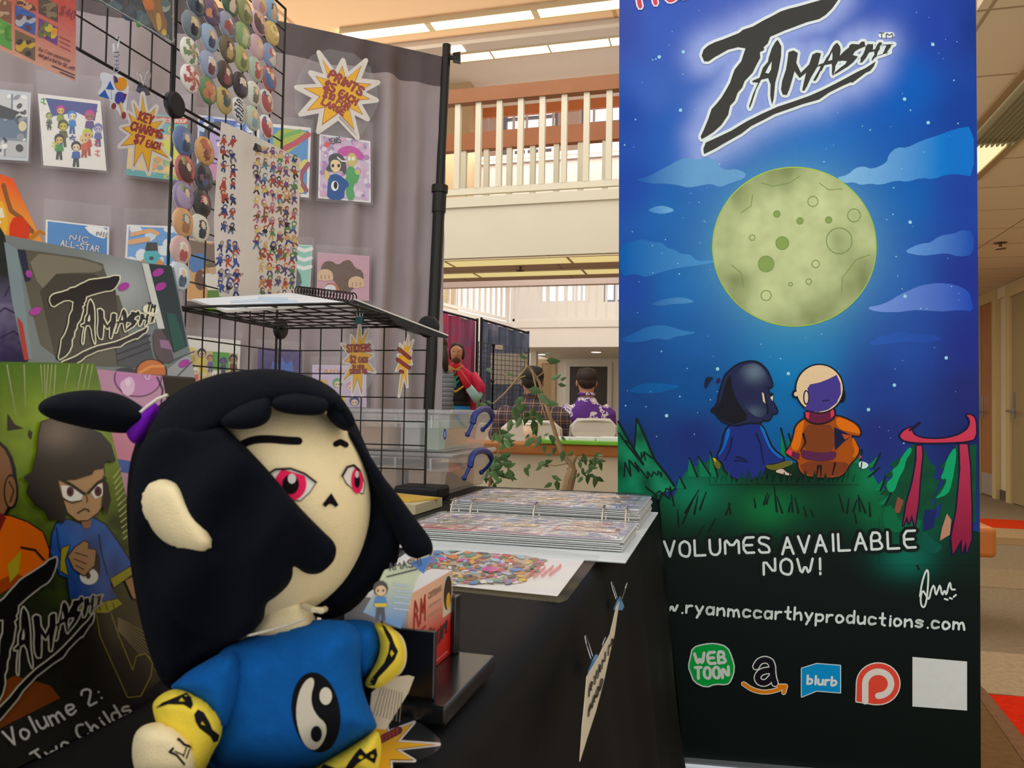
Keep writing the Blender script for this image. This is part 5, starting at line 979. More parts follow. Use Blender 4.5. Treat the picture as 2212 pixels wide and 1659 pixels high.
BT_ = [(b2,455,20,'dark blue button with pale face, cut by the top edge, leftmost there','#44566a',['#c9bd80','#23303a'],'fig'),(b2,605,115,'purple button with orange figure near the top edge','#6a4a74',['#d98a3a','#b86a34','#4a3060'],'sp'),(b2,800,25,'green and black button cut by the top edge','#3f6a48',['#20261f','#d8c0a0'],'fig'),(b2,950,120,'olive green button with pale figure near the top','#8a8f4a',['#b8b87a','#6a7038'],'fig'),
(b2,1105,35,'pink and yellow button cut by the top edge','#d0a0b0',['#d8c45a','#c08a6a'],'fig'),(b2,1225,110,'light blue button at the top right by the grid edge','#6fa8cc',['#5a4a3a','#c9a080'],'fig'),(b2,410,255,'slate button with yellow and black figure, leftmost of its row','#6a7a86',['#c9bc74','#23262a'],'fig'),(b2,590,385,'pale blue button with dark lettering arc and small face','#86aacc',['#b8a888','#3a4468'],'fig'),
(b2,775,255,'red, white and blue-grey button','#8890ac',['#a8463c','#dcd0c8','#7a5a6a'],'sp'),(b2,930,360,'plain green button with lighter figure','#86a860',['#a8be74','#b8c88a'],'fig'),(b2,1095,235,'pink button with orange bottom','#d2a2b4',['#c98a3c','#6a4a4a','#d9b060'],'split'),(b2,1230,340,'bright yellow button by the right grid edge','#d8b448',['#c99a34','#e0cc7a'],'sp'),
(b2,390,530,'green and white candy swirl button','#e0dcd0',['#6f9460','#d8a08a'],'candy'),(b2,585,660,'blue-grey button with red and white figure','#8a9ac2',['#d8d0cc','#7a2f34'],'fig'),(b2,775,500,'dark gold button with black figure','#6a5c40',['#2a2622','#c0a24a'],'fig'),(b2,915,600,'lime button with orange centre','#a2ae58',['#c08a3a','#6a7a3a'],'fig'),
(b2,1075,480,'pink button with yellow figure','#ceA0b2',['#d0b050','#d8b0a0'],'fig'),(b2,1205,570,'blue button with red and yellow spots','#7a94c4',['#c0503c','#d0b04a','#d8c8b8'],'sp'),(b2,393,805,'red and white candy swirl button','#e2d8d2',['#b84448','#d89a80'],'candy'),(b2,575,925,'orange button with green rim','#5a8a54',['#c9743a','#d88a44','#b8502c'],'sp'),
(b2,745,760,'dark brown button with pale face and red bottom','#4a3c36',['#5a3a44','#9a3a44'],'fig'),(b2,905,870,'black button with white mask shape','#3a3038',['#d6d0c6','#4a3a50'],'fig'),(b2,1060,710,'mint button with red jacket figure','#a8bca4',['#b8384a','#b8443a'],'fig'),(b2,1200,805,'red, orange and blue button at the right end of its row','#c04a44',['#c9824a','#4a6aa8','#d8c2a0'],'split'),
(b2,738,1030,'teal button with gold rim','#c0a44a',['#4a6a74','#6a4a34','#39565c'],'sp'),(b2,897,1130,'navy and white striped button','#d8d6d4',['#2f3c58','#b8b2ae'],'stripe'),(b2,1040,960,'white button with faint green figure','#d4d6cc',['#8aa080','#7a6a5a'],'fig'),(b2,1170,1040,'blue, white and red button with face','#d6ccc4',['#a8603c','#b8444a','#3a5494'],'split'),
(b2,1030,1210,'pale green and yellow button','#b4c6b0',['#d8a854','#7aa0b8'],'fig'),(b2,1170,1300,'white button with red and blue edge, last of the upper grid','#dcd8d6',['#d8cfcc','#b03c44','#3a5aa0'],'split'),
(b3,272,295,'dark blue button with grey figure, top of the lower grid','#4a68a8',['#7a8a9a','#3a4a60'],'fig'),(b3,452,380,'orange button with dark stripe','#d89a34',['#b8582c','#8a4a2c'],'sp'),(b3,285,540,'red button with green left edge','#c04a4c',['#8a3a40','#5a3030','#8aa858'],'split'),(b3,440,605,'dark button with blue figure','#4a4a5a',['#4a5a8a','#8a4a5a','#2a2c36'],'sp'),
(b3,272,760,'purple button with green left edge','#8a6fa4',['#5a6a54','#a890b8','#8aa860'],'split'),(b3,425,825,'black button with pink shape','#3a3a3c',['#c04a58','#2a2a2c'],'fig'),(b3,268,985,'orange button with teal figure','#d8964a',['#6a8a80','#a87038'],'fig'),(b3,410,1035,'white button with dark pointed hat and face','#d4cdb8',['#3a4a60','#2f3c50'],'fig'),
(b3,248,1225,'pink button with white figure, second lowest','#cfa09a',['#dcd6d0','#b8483c'],'fig'),(b3,240,1445,'pale blue button with white figure, lowest of all','#bcc8d0',['#e2e0da','#3a5a74'],'fig')]
for k_, x, y, lb, base, cols_, pat in BT_: px, py = k_(x, y); btn(px, py, lb, base, cols_, pat, .0245 if k_ is b2 else .0255)
# ---------------------------------------------------------------- sketchbook on the shelf
sk = thing('sketchbook', 'spiral sketchbook lying open like a tent on top of the wire shelf', 'sketchbook', at(640, 660, 1.42))
L1, L2, R2, R1 = at(413,646,1.42), at(488,670,1.29), at(754,655,1.37), at(628,632,1.53)
nl = (L2 - L1).cross(R2 - L1).normalized(); nl = -nl if nl.z < 0 else nl
g = G(); g.prism([L1, L2, R2, R1], nl * -.004); g.build('page_block', M('#d8d2c8', .7, .04, 60), sk)
A = Art(PL(L2, nl), 1.05, .0003); A.sheet([(414,646),(489,669),(753,654),(629,633)], '#e9edf0', .0005)
for P in ([(500,652),(560,648),(640,651)], [(520,658),(600,655),(680,656)], [(560,643),(620,645)]): A.stroke(P, 5, '#c9dcec', 1)
A.build('drawing', A_MATTE, sk)
q = [at(764,647,1.375), at(968,726,1.44), at(907,719,1.70), at(775,679,1.6)]
nr = (q[1] - q[0]).cross(q[3] - q[0]).normalized(); nr = -nr if nr.z < 0 else nr
g = G(); g.m = 0; g.prism(q, nr * .0025); g.build('cover', M('#dcd3c6', .7, .05, 40), sk); g = G(); g.prism([p - nr * .0002 for p in q], nr * -.0045); g.build('back_cover', M('#191a1c', .55, .1, 40), sk)
a, b = at(640,628,1.54), at(764,644,1.40); ax_ = (b - a).normalized(); e1 = ax_.cross(ZV).normalized(); P = []
for i in range(19 * 12 + 1): t_ = 2 * math.pi * i / 12; P.append(a + (b - a) * i / (19 * 12) + (e1 * math.cos(t_) + ax_.cross(e1) * math.sin(t_)) * .0095)
G().tube(P, .0012, 5).build('spiral', BLKPL, sk)
# ---------------------------------------------------------------- comics on a stepped rack at the left
BN = Vector((1, 0, .284)).normalized(); BP = Vector((-.40, .42, .946)); bk1 = PL(BP, BN)
TN = Vector((1, 0, .22)).normalized(); TP = Vector((-.501, .62, 1.049)); bk2 = PL(TP, TN)
rk = thing('book_rack', 'dark stepped rack behind the comics at the left end of the table', 'display rack', (-.46, .45, TZ))
RK = M('#3d372c', .6, .1, 20, name='dark_board'); pr = hit(400, 815, TP + TN * .012, TN)
bevel(G().box((pr.x, .12, TZ + .0005), (pr.x + .012, pr.y, pr.z)).build('front_step', RK, rk), .002)
bevel(G().box((pr.x - .2, .12, TZ + .0005), (pr.x - .188, pr.y, pr.z + .02)).build('rear_step', RK, rk), .002)
G().box((pr.x - .188, pr.y - .014, TZ + .0005), (pr.x - .0002, pr.y - .002, pr.z - .05)).build('side_board', RK, rk); G().box((pr.x - .188, .12, pr.z - .062), (pr.x - .0002, pr.y - .015, pr.z - .05)).build('shelf_board', RK, rk)
def comic(name, label, poly, base, draw, surf, thick=.006, gain=1.15, mat=A_GLOSS, dz=.00012):
    A = Art(surf, gain, dz); A.sheet(poly, base, thick); draw(A); A.V = [v + Vector((-.28, 0, 1)) * max(0, TZ + .0012 - v.z) for v in A.V]; return tag(A.build(name, mat), label, 'comic')
def do(A):
    A.fine([(-40,368),(0,376),(28,386),(95,530),(95,560),(-40,540)], lambda x, y: mixc(lin('#e8603a'), lin('#e89a4a'), max(0, min(1, (y - 380 - x * .6) / 70))), 1, 14)
    A.poly([(-40,440),(0,425),(20,470),(10,520),(-40,530)], '#e6b24a', 2, 1); A.stroke([(8,400),(16,430),(24,455),(45,470),(70,500)], 9, '#8a5a3a', 3); A.poly([(22,472),(48,466),(66,490),(60,530),(20,528)], '#cf4228', 4, 1); A.stroke([(60,520),(85,500),(95,505)], 8, '#b87a34', 5); A.poly([(-10,455),(5,448),(10,470),(-5,472)], '#efe2c8', 5); A.stroke([(-30,505),(0,480)], 6, '#efe2c8', 5)
comic('comic_book', 'orange comic at the back of the rack, top left, behind the curtain prints', [(-40,368),(0,376),(28,386),(98,535),(100,640),(-40,630)], '#e07a44', do, PL(TP - TN * .075, TN))
def dpu(A):
    A.fine([(-40,480),(0,490),(18,520),(66,790),(66,810),(-40,800)], lambda x, y: mixc(lin('#16241f'), lin('#6a6488'), max(0, min(1, (y - 590) / 60))) if y < 660 else mixc(lin('#8d86a6'), lin('#3c3560'), max(0, min(1, (y - 640) / 130 + .3 * noise.noise(Vector((x / 15, y / 15, 0)))))), 1, 8)
    for P in ([(-20,690),(10,665),(40,680)], [(0,730),(30,715),(50,730)], [(10,640),(20,620),(26,618)]): A.stroke(P, 3, '#3a3456', 2, n=5)
comic('comic_book', 'dark purple rocky comic at the left edge behind the grey comic', [(-40,480),(0,490),(18,520),(70,805),(75,860),(-40,850)], '#3a3456', dpu, PL(TP - TN * .035, TN))
def dt(A):
    k5 = lambda L: [(x / 3.457, 360 + y / 3.457) for x, y in L]; q = [(10,507),(376,578),(421,815),(62,790)]
    A.fine(q, lambda x, y: mixc(lin('#5d6a6a'), lin('#a9adae'), max(0, min(1, .25 + .75 * math.exp(-((x - 255) / 70) ** 2 - ((y - 620) / 60) ** 2)))), 1, 12)
    A.poly(k5([(130,615),(200,620),(760,700),(790,800),(850,960),(900,960),(1000,1440),(900,1510),(330,1440),(220,1000)]), '#5a564b', 2, 1); A.poly(k5([(200,640),(560,680),(780,740),(740,790),(560,790),(420,800),(430,900),(300,930)]), '#7a7566', 3, 1); A.poly(k5([(420,800),(700,800),(860,880),(900,1300),(560,1480),(420,1440),(300,930)]), '#403c34', 3)
    A.poly(k5([(30,560),(130,620),(150,740),(240,1440),(180,1440),(90,1000)]), '#7b8d94', 3); A.poly(k5([(130,615),(190,625),(230,850),(190,860)]), '#1c2440', 4); A.poly(k5([(130,1120),(170,1170),(215,1440),(180,1445)]), '#b03028', 5)
    A.poly(k5([(1060,720),(1280,740),(1330,960),(1400,1340),(1300,1390),(1200,1200),(1130,1000)]), '#2e3832', 3); A.poly(k5([(1060,720),(1110,725),(1230,1210),(1180,1210)]), '#cfd0cc', 5); A.poly(k5([(1240,1090),(1310,1100),(1390,1340),(1300,1380)]), '#2b5346', 5)
    A.poly(k5([(860,1330),(1100,1240),(1150,1440),(1000,1500),(880,1480)]), '#4a4c52', 4); [A.stroke(k5([(880, y), (1120, y - 90)]), 4, '#2c2d33', 5) for y in (1350, 1400, 1450)]
    A.poly(k5([(1140,1210),(1220,1220),(1300,1420),(1290,1470),(1200,1460),(1150,1400)]), '#5a4a4c', 6, 1); A.poly(k5([(1190,1290),(1260,1300),(1290,1370),(1200,1350)]), '#94708f', 7)
    A.poly(k5([(1250,1510),(1420,1380),(1455,1575),(1250,1560)]), '#9b9fa2', 4); A.stroke(k5([(1260,1460),(1452,1380)]), 2.5, '#4a4c52', 6); A.stroke(k5([(1330,1560),(1430,1460)]), 2.5, '#4a4c52', 6)
    A.ell(*k5([(1130,1530)])[0], 34, 28, '#3a2d28', 6); A.ell(*k5([(1130,1530)])[0], 31, 25, '#c9743f', 7); A.stroke(k5([(1040,1540),(1130,1490),(1220,1490)]), 6, '#e2985c', 8)
    A.ell(*k5([(940,1540)])[0], 24, 12, '#3a3642', 6)
    for x, y in ((265,1080),(925,895),(1180,790),(1200,895),(215,800),(1375,1470)): A.ell(*k5([(x, y)])[0], 13 if x > 300 or y > 900 else 7, 8, '#a53f9a', 6, .7 + 2)
    f, s = affine([(520,335),(1350,-30),(1572,372),(516,841)], [(107,646),(259,601),(318,702),(129,779)])
    logo(A, f, s * 2.8, '#191512', '#ebe5c8', 2.7, 9)
comic('comic_book', 'grey comic with big black brush lettering standing in the middle of the rack', [(10,507),(376,578),(421,815),(440,905),(82,905)], '#6c7473', dt, bk2)
def dpk(A):
    A.fine([(206,797),(350,812),(396,1060),(300,1200),(262,1030)], '#b98aa6', 1, 30); [A.poly([(298 + a * math.cos(t), max(816 + b * math.sin(t), 798 + (92 + a * math.cos(t)) * .104 + 1)) for t in [2 * math.pi * i / 36 for i in range(36)]], c, l) for a, b, c, l in ((52, 42, '#6a3f6a', 2), (49, 39, '#bb7fb0', 3))]
    A.poly([(256,830),(270,818),(282,812),(292,825),(290,850),(270,858)], '#d9b8d6', 5, 1); A.ell(276, 826, 6, 8, '#e6cfe2', 6); A.stroke([(312,812),(316,820),(322,818),(324,810)], 2, '#e6d2e4', 5); A.stroke([(340,815),(352,840),(348,880)], 3, '#2a2430', 5)
    A.poly([(245,990),(300,1000),(305,1025),(252,1018)], '#3f5aa0', 3); A.poly([(230,900),(300,910),(310,1000),(245,990)], '#c48096', 2)
comic('comic_book', 'pink comic peeking out between the front comic and the plush doll', [(206,797),(350,812),(396,1060),(425,1395),(262,1395)], '#b98aa6', dpk, PL(BP - BN * .02, BN))
def dv(A):
    k = lambda L: [(x / 1.845, 760 + y / 1.845) for x, y in L]; k1_ = lambda x, y: (x / 1.845, 760 + y / 1.845)
    base_ = [(-80,780),(206,785),(271,1063),(365,1452),(150,1640),(-80,1838)]
    def bgc(x, y):
        n = noise.noise(Vector((x / 50, y / 50, 3))) * .5 + noise.noise(Vector((x / 18, y / 22, 7))) * .25
        g_ = math.exp(-((x - 150) / 170) ** 2 - ((y - 930) / 170) ** 2); c = mixc(lin('#24300f'), lin('#7f962c'), max(0, min(1, g_ * 1.1 + n * .7)))
        c = mixc(c, lin('#43701c'), max(0, min(1, .6 * math.exp(-((y - 800) / 50) ** 2) + n * .3))); c = mixc(c, lin('#1c1a14'), max(0, min(1, (y - 1150) / 220)))
        return mixc(c, lin('#5a4a30'), .5 * math.exp(-((x - 330) / 60) ** 2 - ((y - 1360) / 100) ** 2))
    A.fine(base_, bgc, 1, 11)
    for x0_, x1_, y1_ in ((15,35,900),(52,55,880),(88,92,850),(96,98,880),(104,96,900),(112,105,860),(120,112,940),(178,160,880),(190,175,860),(200,188,850),(150,140,840)): A.stroke([(x0_, 788), (x1_, y1_)], 2.6, '#a5a67c', 2, n=4, w1=.6)
    for i in range(12): y = 1010 + i * 12; A.stroke([(245 + i * 2, y + 22), (262 + i * 3.2, y)], 3, '#b0b078', 2, n=4, w1=1)
    for i in range(9): A.stroke([k1_(470, 1060 + i * 6), k1_(650, 1160 + i * 18)], 2, '#8a7a5c', 2, n=4, w1=.6)
    for P in ([(30,245),(60,290),(95,305),(60,310),(30,315)], [(115,310),(130,320),(125,350),(112,335)]): A.poly(k(P), '#1d1714', 3)
    # figure in orange at the left
    A.ell(-15, 1040, 52, 90, '#120d0a', 3); A.ell(-18, 1040, 46, 85, '#7a5436', 4); A.ell(24, 1062, 16, 38, '#120d0a', 5); A.ell(23, 1062, 12, 33, '#7d5738', 6); A.stroke([(20,1040),(30,1060),(22,1085)], 3, '#2a1a10', 7)
    P = k([(-120,640),(40,655),(110,680),(170,720),(195,790),(190,870),(100,900),(-120,980)]); A.stroke(P, 6, '#120d0a', 4, True); A.poly(P, '#c05a1c', 5); A.poly(k([(-100,960),(60,880),(100,900),(60,930),(-60,1000)]), '#8a3a16', 6); A.poly(k([(30,850),(85,790),(75,880),(40,920)]), '#98882c', 7); A.stroke(k([(85,780),(140,790),(175,830)]), 5, '#1c120c', 7); A.poly(k([(-60,700),(0,640),(25,660),(-20,760)]), '#6a1a1a', 6)
    A.poly(k([(-120,1380),(60,1290),(200,1330),(240,1380),(-120,1560)]), '#6a3413', 3)
    # girl in blue
    D = '#15110f'
    leg1 = k([(385,1030),(440,1040),(470,1130),(530,1275),(545,1215),(580,1205),(605,1240),(600,1290),(560,1370),(510,1375),(440,1220),(400,1130)]); A.stroke(leg1, 5, '#8a7a3a', 3, True, n=5); A.poly(leg1, '#26211a', 4)
    A.poly(k([(260,1200),(330,1130),(390,1160),(350,1240),(345,1300),(290,1345),(250,1290)]), '#1d1912', 4, 1)
    sh = k([(225,685),(270,668),(330,690),(360,655),(420,690),(470,760),(525,845),(515,875),(445,905),(440,930),(470,985),(430,1012),(380,1010),(280,990),(270,900),(240,890),(202,800),(208,730)]); A.stroke(sh, 6, D, 4, True, n=6); A.fine(sh, lambda x, y: mixc(lin('#2a62b0'), lin('#193a74'), max(0, min(1, .5 + .8 * noise.noise(Vector((x / 35, y / 50, 4))) + (y - 1180) / 250))), 5, 11)
    A.stroke(k([(395,730),(405,800),(430,890)]), 3, '#122448', 6); A.stroke(k([(225,700),(235,780),(270,890)]), 3, '#122448', 6)
    for P in ([(245,785),(278,770),(258,830),(270,890),(240,870)], [(440,905),(528,852),(533,882),(455,938)], [(285,985),(380,1005),(470,985),(488,1005),(430,1040),(330,1040),(290,1020)]): q = k(P); A.stroke(q, 4, D, 6, True, n=5); A.poly(q, '#938a2a', 7)
    for i in range(6): A.stroke([k1_(300 + i * 30, 1000), k1_(318 + i * 28, 1030)], 2, '#4a4416', 8, n=4)
    A.ell(*k1_(378, 860), 12, 34, '#16181c', 6, .1); A.ell(*k1_(355, 895), 20, 18, '#d6d2c2', 7); A.ell(*k1_(352, 892), 5, 7, '#3a1a14', 8)
    q = k([(272,815),(300,780),(335,755),(352,762),(350,785),(382,790),(376,850),(335,892),(295,865)]); A.stroke(q, 5, D, 8, True, n=5); A.poly(q, '#9c7450', 9)
    for a_, b_ in (((300,800),(350,815)), ((295,825),(345,845)), ((300,850),(335,868))): A.stroke([k1_(*a_), k1_(*b_)], 2, '#3a2414', 10, n=4)
    q = k([(500,912),(535,893),(552,930),(550,985),(530,982)]); A.stroke(q, 4, D, 6, True, n=5); A.poly(q, '#9c7450', 7)
    A.poly(k([(320,668),(335,705),(360,700),(365,660)]), '#8a6244', 6); A.ell(*k1_(185, 530), 8, 17, '#8a6244', 8)
    fc = k([(225,505),(300,495),(370,475),(412,455),(418,540),(416,600),(390,640),(350,670),(310,672),(270,640),(250,580)]); A.stroke(fc, 4, D, 8, True, n=5); A.poly(fc, '#b08a62', 9)
    for P, ix, iy in (([(243,532),(290,535),(332,568),(322,592),(272,596),(250,575)], 280, 557), ([(362,560),(385,530),(408,524),(412,572),(380,586)], 391, 556)): q = k(P); A.poly(q, '#e6e2d4', 10); A.ell(*k1_(ix, iy), 8, 11, '#5a2438', 11, n=12); A.ell(*k1_(ix, iy), 4, 6, '#1c0c12', 12, n=8)
    A.stroke(k([(240,505),(285,530),(335,565)]), 6, D, 12); A.stroke(k([(352,562),(390,522),(420,505)]), 6, D, 12); A.stroke(k([(250,585),(290,602),(325,592)]), 2.5, D, 12); A.stroke(k([(310,642),(335,626),(350,628),(356,636)]), 3, D, 12); A.stroke(k([(340,560),(350,590),(345,600)]), 2, '#5a3a20', 12)
    hr = k([(165,280),(225,262),(300,285),(400,325),(440,370),(458,435),(420,432),(408,462),(375,465),(365,485),(300,505),(228,508),(240,560),(262,645),(250,682),(215,660),(200,672),(180,632),(140,605),(108,560),(120,522),(98,502),(130,480),(150,400),(155,330)]); A.stroke(hr, 4, D, 13, True, n=5)
    A.fine(hr, lambda x, y: mixc(lin('#1c1612'), lin('#6d5f52'), max(0, min(1, math.exp(-((x - 125) / 45) ** 2 - ((y - 935) / 38) ** 2)))), 14, 11); A.poly(k([(410,490),(432,530),(443,590),(425,652),(405,610),(412,550)]), '#1c1612', 13)
    f, s = affine([(1350,-30),(1690,265),(1572,372),(945,632),(980,240)], [(123,1212),(220,1279),(205,1327),(70,1448),(49,1302)])
    logo(A, f, s * 2.8, '#0f0d0c', '#a49d8c', 3.4, 16, tm=False)
    WT2 = '#b9b5ab'
    A.text('Volume 2:', k1_(40, 1572), k1_(408, 1385), 36, 5, WT2, 16, jit=2); A.text('Two Childs', k1_(150, 1655), k1_(528, 1440), 34, 5, WT2, 16, jit=2); A.text('d Art By', k1_(300, 1668), k1_(486, 1588), 24, 4, WT2, 16, jit=1)
comic('comic_book', 'large green comic with angry cartoon girl in blue at the lower left corner', [(-80,780),(206,785),(271,1063),(365,1452),(150,1640),(-80,1838)], '#2a2c16', dv, bk1)
# ---------------------------------------------------------------- plush doll
DK = .945
pc = at(600, 1600, .41 * DK)
pl = thing('plush_doll', 'seated plush doll with long black hair, red eyes and blue shirt in the foreground', 'plush toy', (pc.x, pc.y, TZ))
def plush(name, hexc, n_=.25, sheen=.5, bs=900):
    return M(hexc, .95, n_, 160, bump=.28, bs=bs, spec=.08, sheen=sheen, name=name)
HAIR = plush('black_plush', '#0d1018', .3, .2); SKIN = plush('cream_plush', '#f0dcae', .05, .25); BLUE = plush('blue_plush', '#1058a0', .22, .3); YEL = plush('yellow_plush', '#f0d346', .08, .3); PURP = plush('purple_plush', '#6d17a8', .15, .4)
def shell(cx, cy, d, rx, ry, rz, off=0., mn=.04):
    return lambda x, y: d - off - rz * math.sqrt(max(mn, 1 - ((x - cx) / rx) ** 2 - ((y - cy) / ry) ** 2))
kp_ = lambda L: [(230 + x / 3.016, 780 + y / 3.016) for x, y in L]; kb = lambda L: [(280 + x / 3.253, 1250 + y / 3.253) for x, y in L]
# head with the face
HC = (598, 1092); HD, HRX, HRY, HRZ = .425 * DK, 199, 238, .05 * DK
hc = at(*HC, HD); pxm = HD / FPX
head = G().ell(hc, RT * HRX * pxm, FW * HRZ, UP * HRY * pxm, 48, 32)
hd = head.build('head', SKIN, pl, True)
def face(px, py, off=0.):
    dr = ray(px, py); o = CAM - hc; ax = [(RT, HRX * pxm), (FW, HRZ), (UP, HRY * pxm)]
    a = sum((dr.dot(v) / r_) ** 2 for v, r_ in ax); b = 2 * sum(dr.dot(v) * o.dot(v) / r_ ** 2 for v, r_ in ax); c = sum((o.dot(v) / r_) ** 2 for v, r_ in ax) - 1; D_ = b * b - 4 * a * c
    t = (-b - math.sqrt(max(0, D_))) / (2 * a); return CAM + dr * (t - off)
def decal(name, surf, fn, parent, dz=.00035):
    A = Art(surf, 1., dz); fn(A); return A.build(name, A_FELT, parent, True)
def eye(A, scl, ic, irx, iry, prx, pry, hl, lid, clipx):
    A.stroke(scl, 4, '#2a1c24', 1, True, n=6); A.fine(scl, '#dfd8d0', 2, 6)
    P = [(ic[0] + irx * math.cos(a), ic[1] + iry * math.sin(a)) for a in [2 * math.pi * i / 36 for i in range(36)]]; P = [p for p in P if inside([p], scl)[0] or p[1] > ic[1] - iry * .6]; A.fine(P, '#e0305c', 3, 6)
    A.ell(ic[0], ic[1] + 1, prx, pry, '#160c10', 4, n=24, fine=5); A.ell(hl[0], hl[1], hl[2], hl[3], '#c9c4be', 5, n=16, fine=4); A.stroke(lid, 4.5, '#2a1820', 5, n=8)
decal('eye', face, lambda A: eye(A, kp_([(1040,745),(1110,705),(1200,706),(1290,738),(1362,790),(1325,850),(1262,908),(1200,900),(1100,830)]), kp_([(1200,800)])[0], 34, 36, 18, 21, (*kp_([(1208,766)])[0], 9, 11), kp_([(1030,750),(1100,705),(1200,700),(1290,733),(1366,790)]), 0), hd)
decal('eye', face, lambda A: eye(A, kp_([(1540,745),(1572,692),(1612,680),(1655,718),(1680,800),(1672,862),(1630,850),(1565,795)]), kp_([(1634,778)])[0], 13, 28, 6, 15, (*kp_([(1632,738)])[0], 4, 8), kp_([(1538,748),(1570,690),(1612,678),(1650,712)]), 0), hd)
decal('eyebrow', face, lambda A: A.stroke(chaikin(kp_([(870,550),(950,512),(1060,506),(1180,518),(1252,520)]), 2, False), 17, '#141012', 1), hd); decal('eyebrow', face, lambda A: A.stroke(kp_([(1495,540),(1525,526),(1560,545)]), 13, '#141012', 1), hd)
decal('nose', face, lambda A: A.fine(kp_([(1465,860),(1512,936),(1494,952),(1472,934),(1452,930),(1426,952),(1408,934)]), '#141012', 2, 5), hd)
# hair pieces
def hs(off=0., mn=.06):
    f = shell(560, 1095, .435, 315, 320, .062, off, mn)
    return lambda x, y: f(x, y) + .0055 * math.sin((x + .3 * (y - 1000)) / 27) * min(1, max(0, (y - 960) / 120)) + .0025 * math.sin((x * .6 + y) / 31)
inflate('back_hair', [(520,799),(600,795),(690,818),(742,856),(790,960),(840,1080),(830,1230),(770,1320),(690,1345),(640,1290),(560,1330),(520,1385),(450,1425),(400,1465),(372,1494),(345,1470),(318,1400),(292,1290),(276,1180),(272,1060),(285,970),(325,885),(420,820)], .462, .042, 130, hd, HAIR, .05, 16)
inflate('side_hair', kp_([(735,400),(800,450),(1000,650),(1130,800),(1250,945),(1400,1098),(1500,1190),(1495,1285),(1440,1352),(1380,1390),(1300,1388),(1240,1345),(1212,1335),(1216,1400),(1180,1470),(1100,1540),(1035,1580),(1030,1680),(960,1760)]) + [(500,1392),(430,1432),(373,1492),(330,1440),(300,1320),(282,1200),(278,1060),(300,950),(370,905),(430,925)], hs(.003), .012, 26, hd, HAIR, .03, 12)
inflate('crown_hair', [(300,985),(330,895),(430,815),(540,796),(640,801),(720,838),(772,905),(758,930),(720,880),(600,868),(510,905),(440,950),(380,1010),(340,960)], shell(560, 1060, .435, 300, 290, .06), .012, 40, hd, HAIR, .03, 13)
FRC = shell(560, 1060, .435, 300, 290, .06); FRD = lambda x, y: FRC(x, y) - .009
inflate('fringe', kp_([(735,405),(765,350),(850,290),(960,245),(1068,228),(1078,330),(1060,390),(1000,430),(900,447),(810,442)]), FRD, .010, 36, hd, HAIR, .02, 9)
inflate('fringe', kp_([(1072,245),(1180,205),(1300,208),(1452,245),(1442,320),(1402,352),(1280,357),(1150,338),(1080,310)]), FRD, .010, 36, hd, HAIR, .02, 9)
inflate('fringe', kp_([(1468,268),(1540,312),(1600,380),(1606,432),(1560,462),(1500,432),(1440,372),(1428,335)]), .405, .010, 20, hd, HAIR, .018, 8)
inflate('far_hair', kp_([(1560,455),(1600,440),(1680,560),(1760,680),(1900,900),(1920,1240),(1860,1400),(1750,1480),(1600,1580),(1480,1645),(1370,1665),(1270,1600),(1400,1500),(1550,1350),(1640,1200),(1692,1000),(1690,880),(1650,690),(1590,560)]), .444, .014, 40, hd, HAIR, .02, 11)
inflate('far_lock', kp_([(1560,462),(1610,450),(1700,600),(1800,750),(1900,868),(1990,995),(2060,1085),(2115,1160),(2132,1230),(2105,1282),(2030,1292),(1955,1268),(1925,1215),(1870,1120),(1800,950),(1690,720),(1620,580)]), .43, .013, 34, hd, HAIR, .018, 10)
inflate('ear', kp_([(200,930),(215,860),(260,792),(330,766),(420,770),(480,812),(520,872),(560,950),(620,1022),(670,1100),(706,1170),(700,1222),(650,1262),(580,1276),(500,1252),(400,1200),(300,1110),(230,1012)]), shell(560, 1095, .43, 320, 320, .062, .004), .013, 42, hd, SKIN, .02, 9)
inflate('ponytail', [(78,884),(92,862),(142,846),(205,841),(262,850),(312,880),(330,905),(302,932),(268,937),(220,932),(150,917),(102,903)], .432, .022, 46, hd, HAIR, .022, 9); inflate('hair_tie', [(270,935),(278,905),(298,885),(333,866),(346,880),(334,920),(308,957),(286,960)], .428, .014, 26, hd, PURP, .02, 7)
G().tube([at(*p, .418 * DK) for p in ((296,897),(318,878),(340,862),(362,853))], .0008, 6).build('hang_loop', M('#e6e0cc', .8), pl)
# neck, body, arms
inflate('neck', [(535,1385),(560,1300),(600,1265),(670,1280),(675,1330),(700,1370),(640,1400)], .418, .02, 45, pl, SKIN, .02, 10)
body, bs_ = inflate('shirt', kb([(800,415),(1000,370),(1240,290),(1400,286),(1560,300),(1640,420),(1620,600),(1640,800),(1730,1000),(1742,1055),(1600,1150),(1400,1272),(1300,1332)]) + [(660,1668),(560,1672),(455,1672),(440,1600)] + kb([(560,1000),(520,800),(600,520)]), .412, .032, 95, pl, BLUE, .04, 11)
slv, ss_ = inflate('sleeve', kb([(270,770),(330,720),(400,660),(480,610),(700,490),(790,560),(800,760),(740,960),(650,1100),(560,1040),(430,830)]), .392, .02, 55, pl, BLUE, .02, 10)
cuff, cs_ = inflate('cuff', kb([(150,905),(190,832),(290,776),(370,780),(430,802),(540,850),(622,932),(656,1030),(640,1130),(590,1212),(545,1310),(500,1400),(380,1390),(220,1100)]), .382, .018, 42, pl, YEL, .018, 9)
hand, h_s = inflate('hand', kb([(20,1130),(60,1050),(150,1008),(280,1008),(375,1060),(440,1140),(482,1250),(470,1400),(250,1440),(60,1400),(15,1280)]), .374, .018, 45, pl, SKIN, .018, 9)
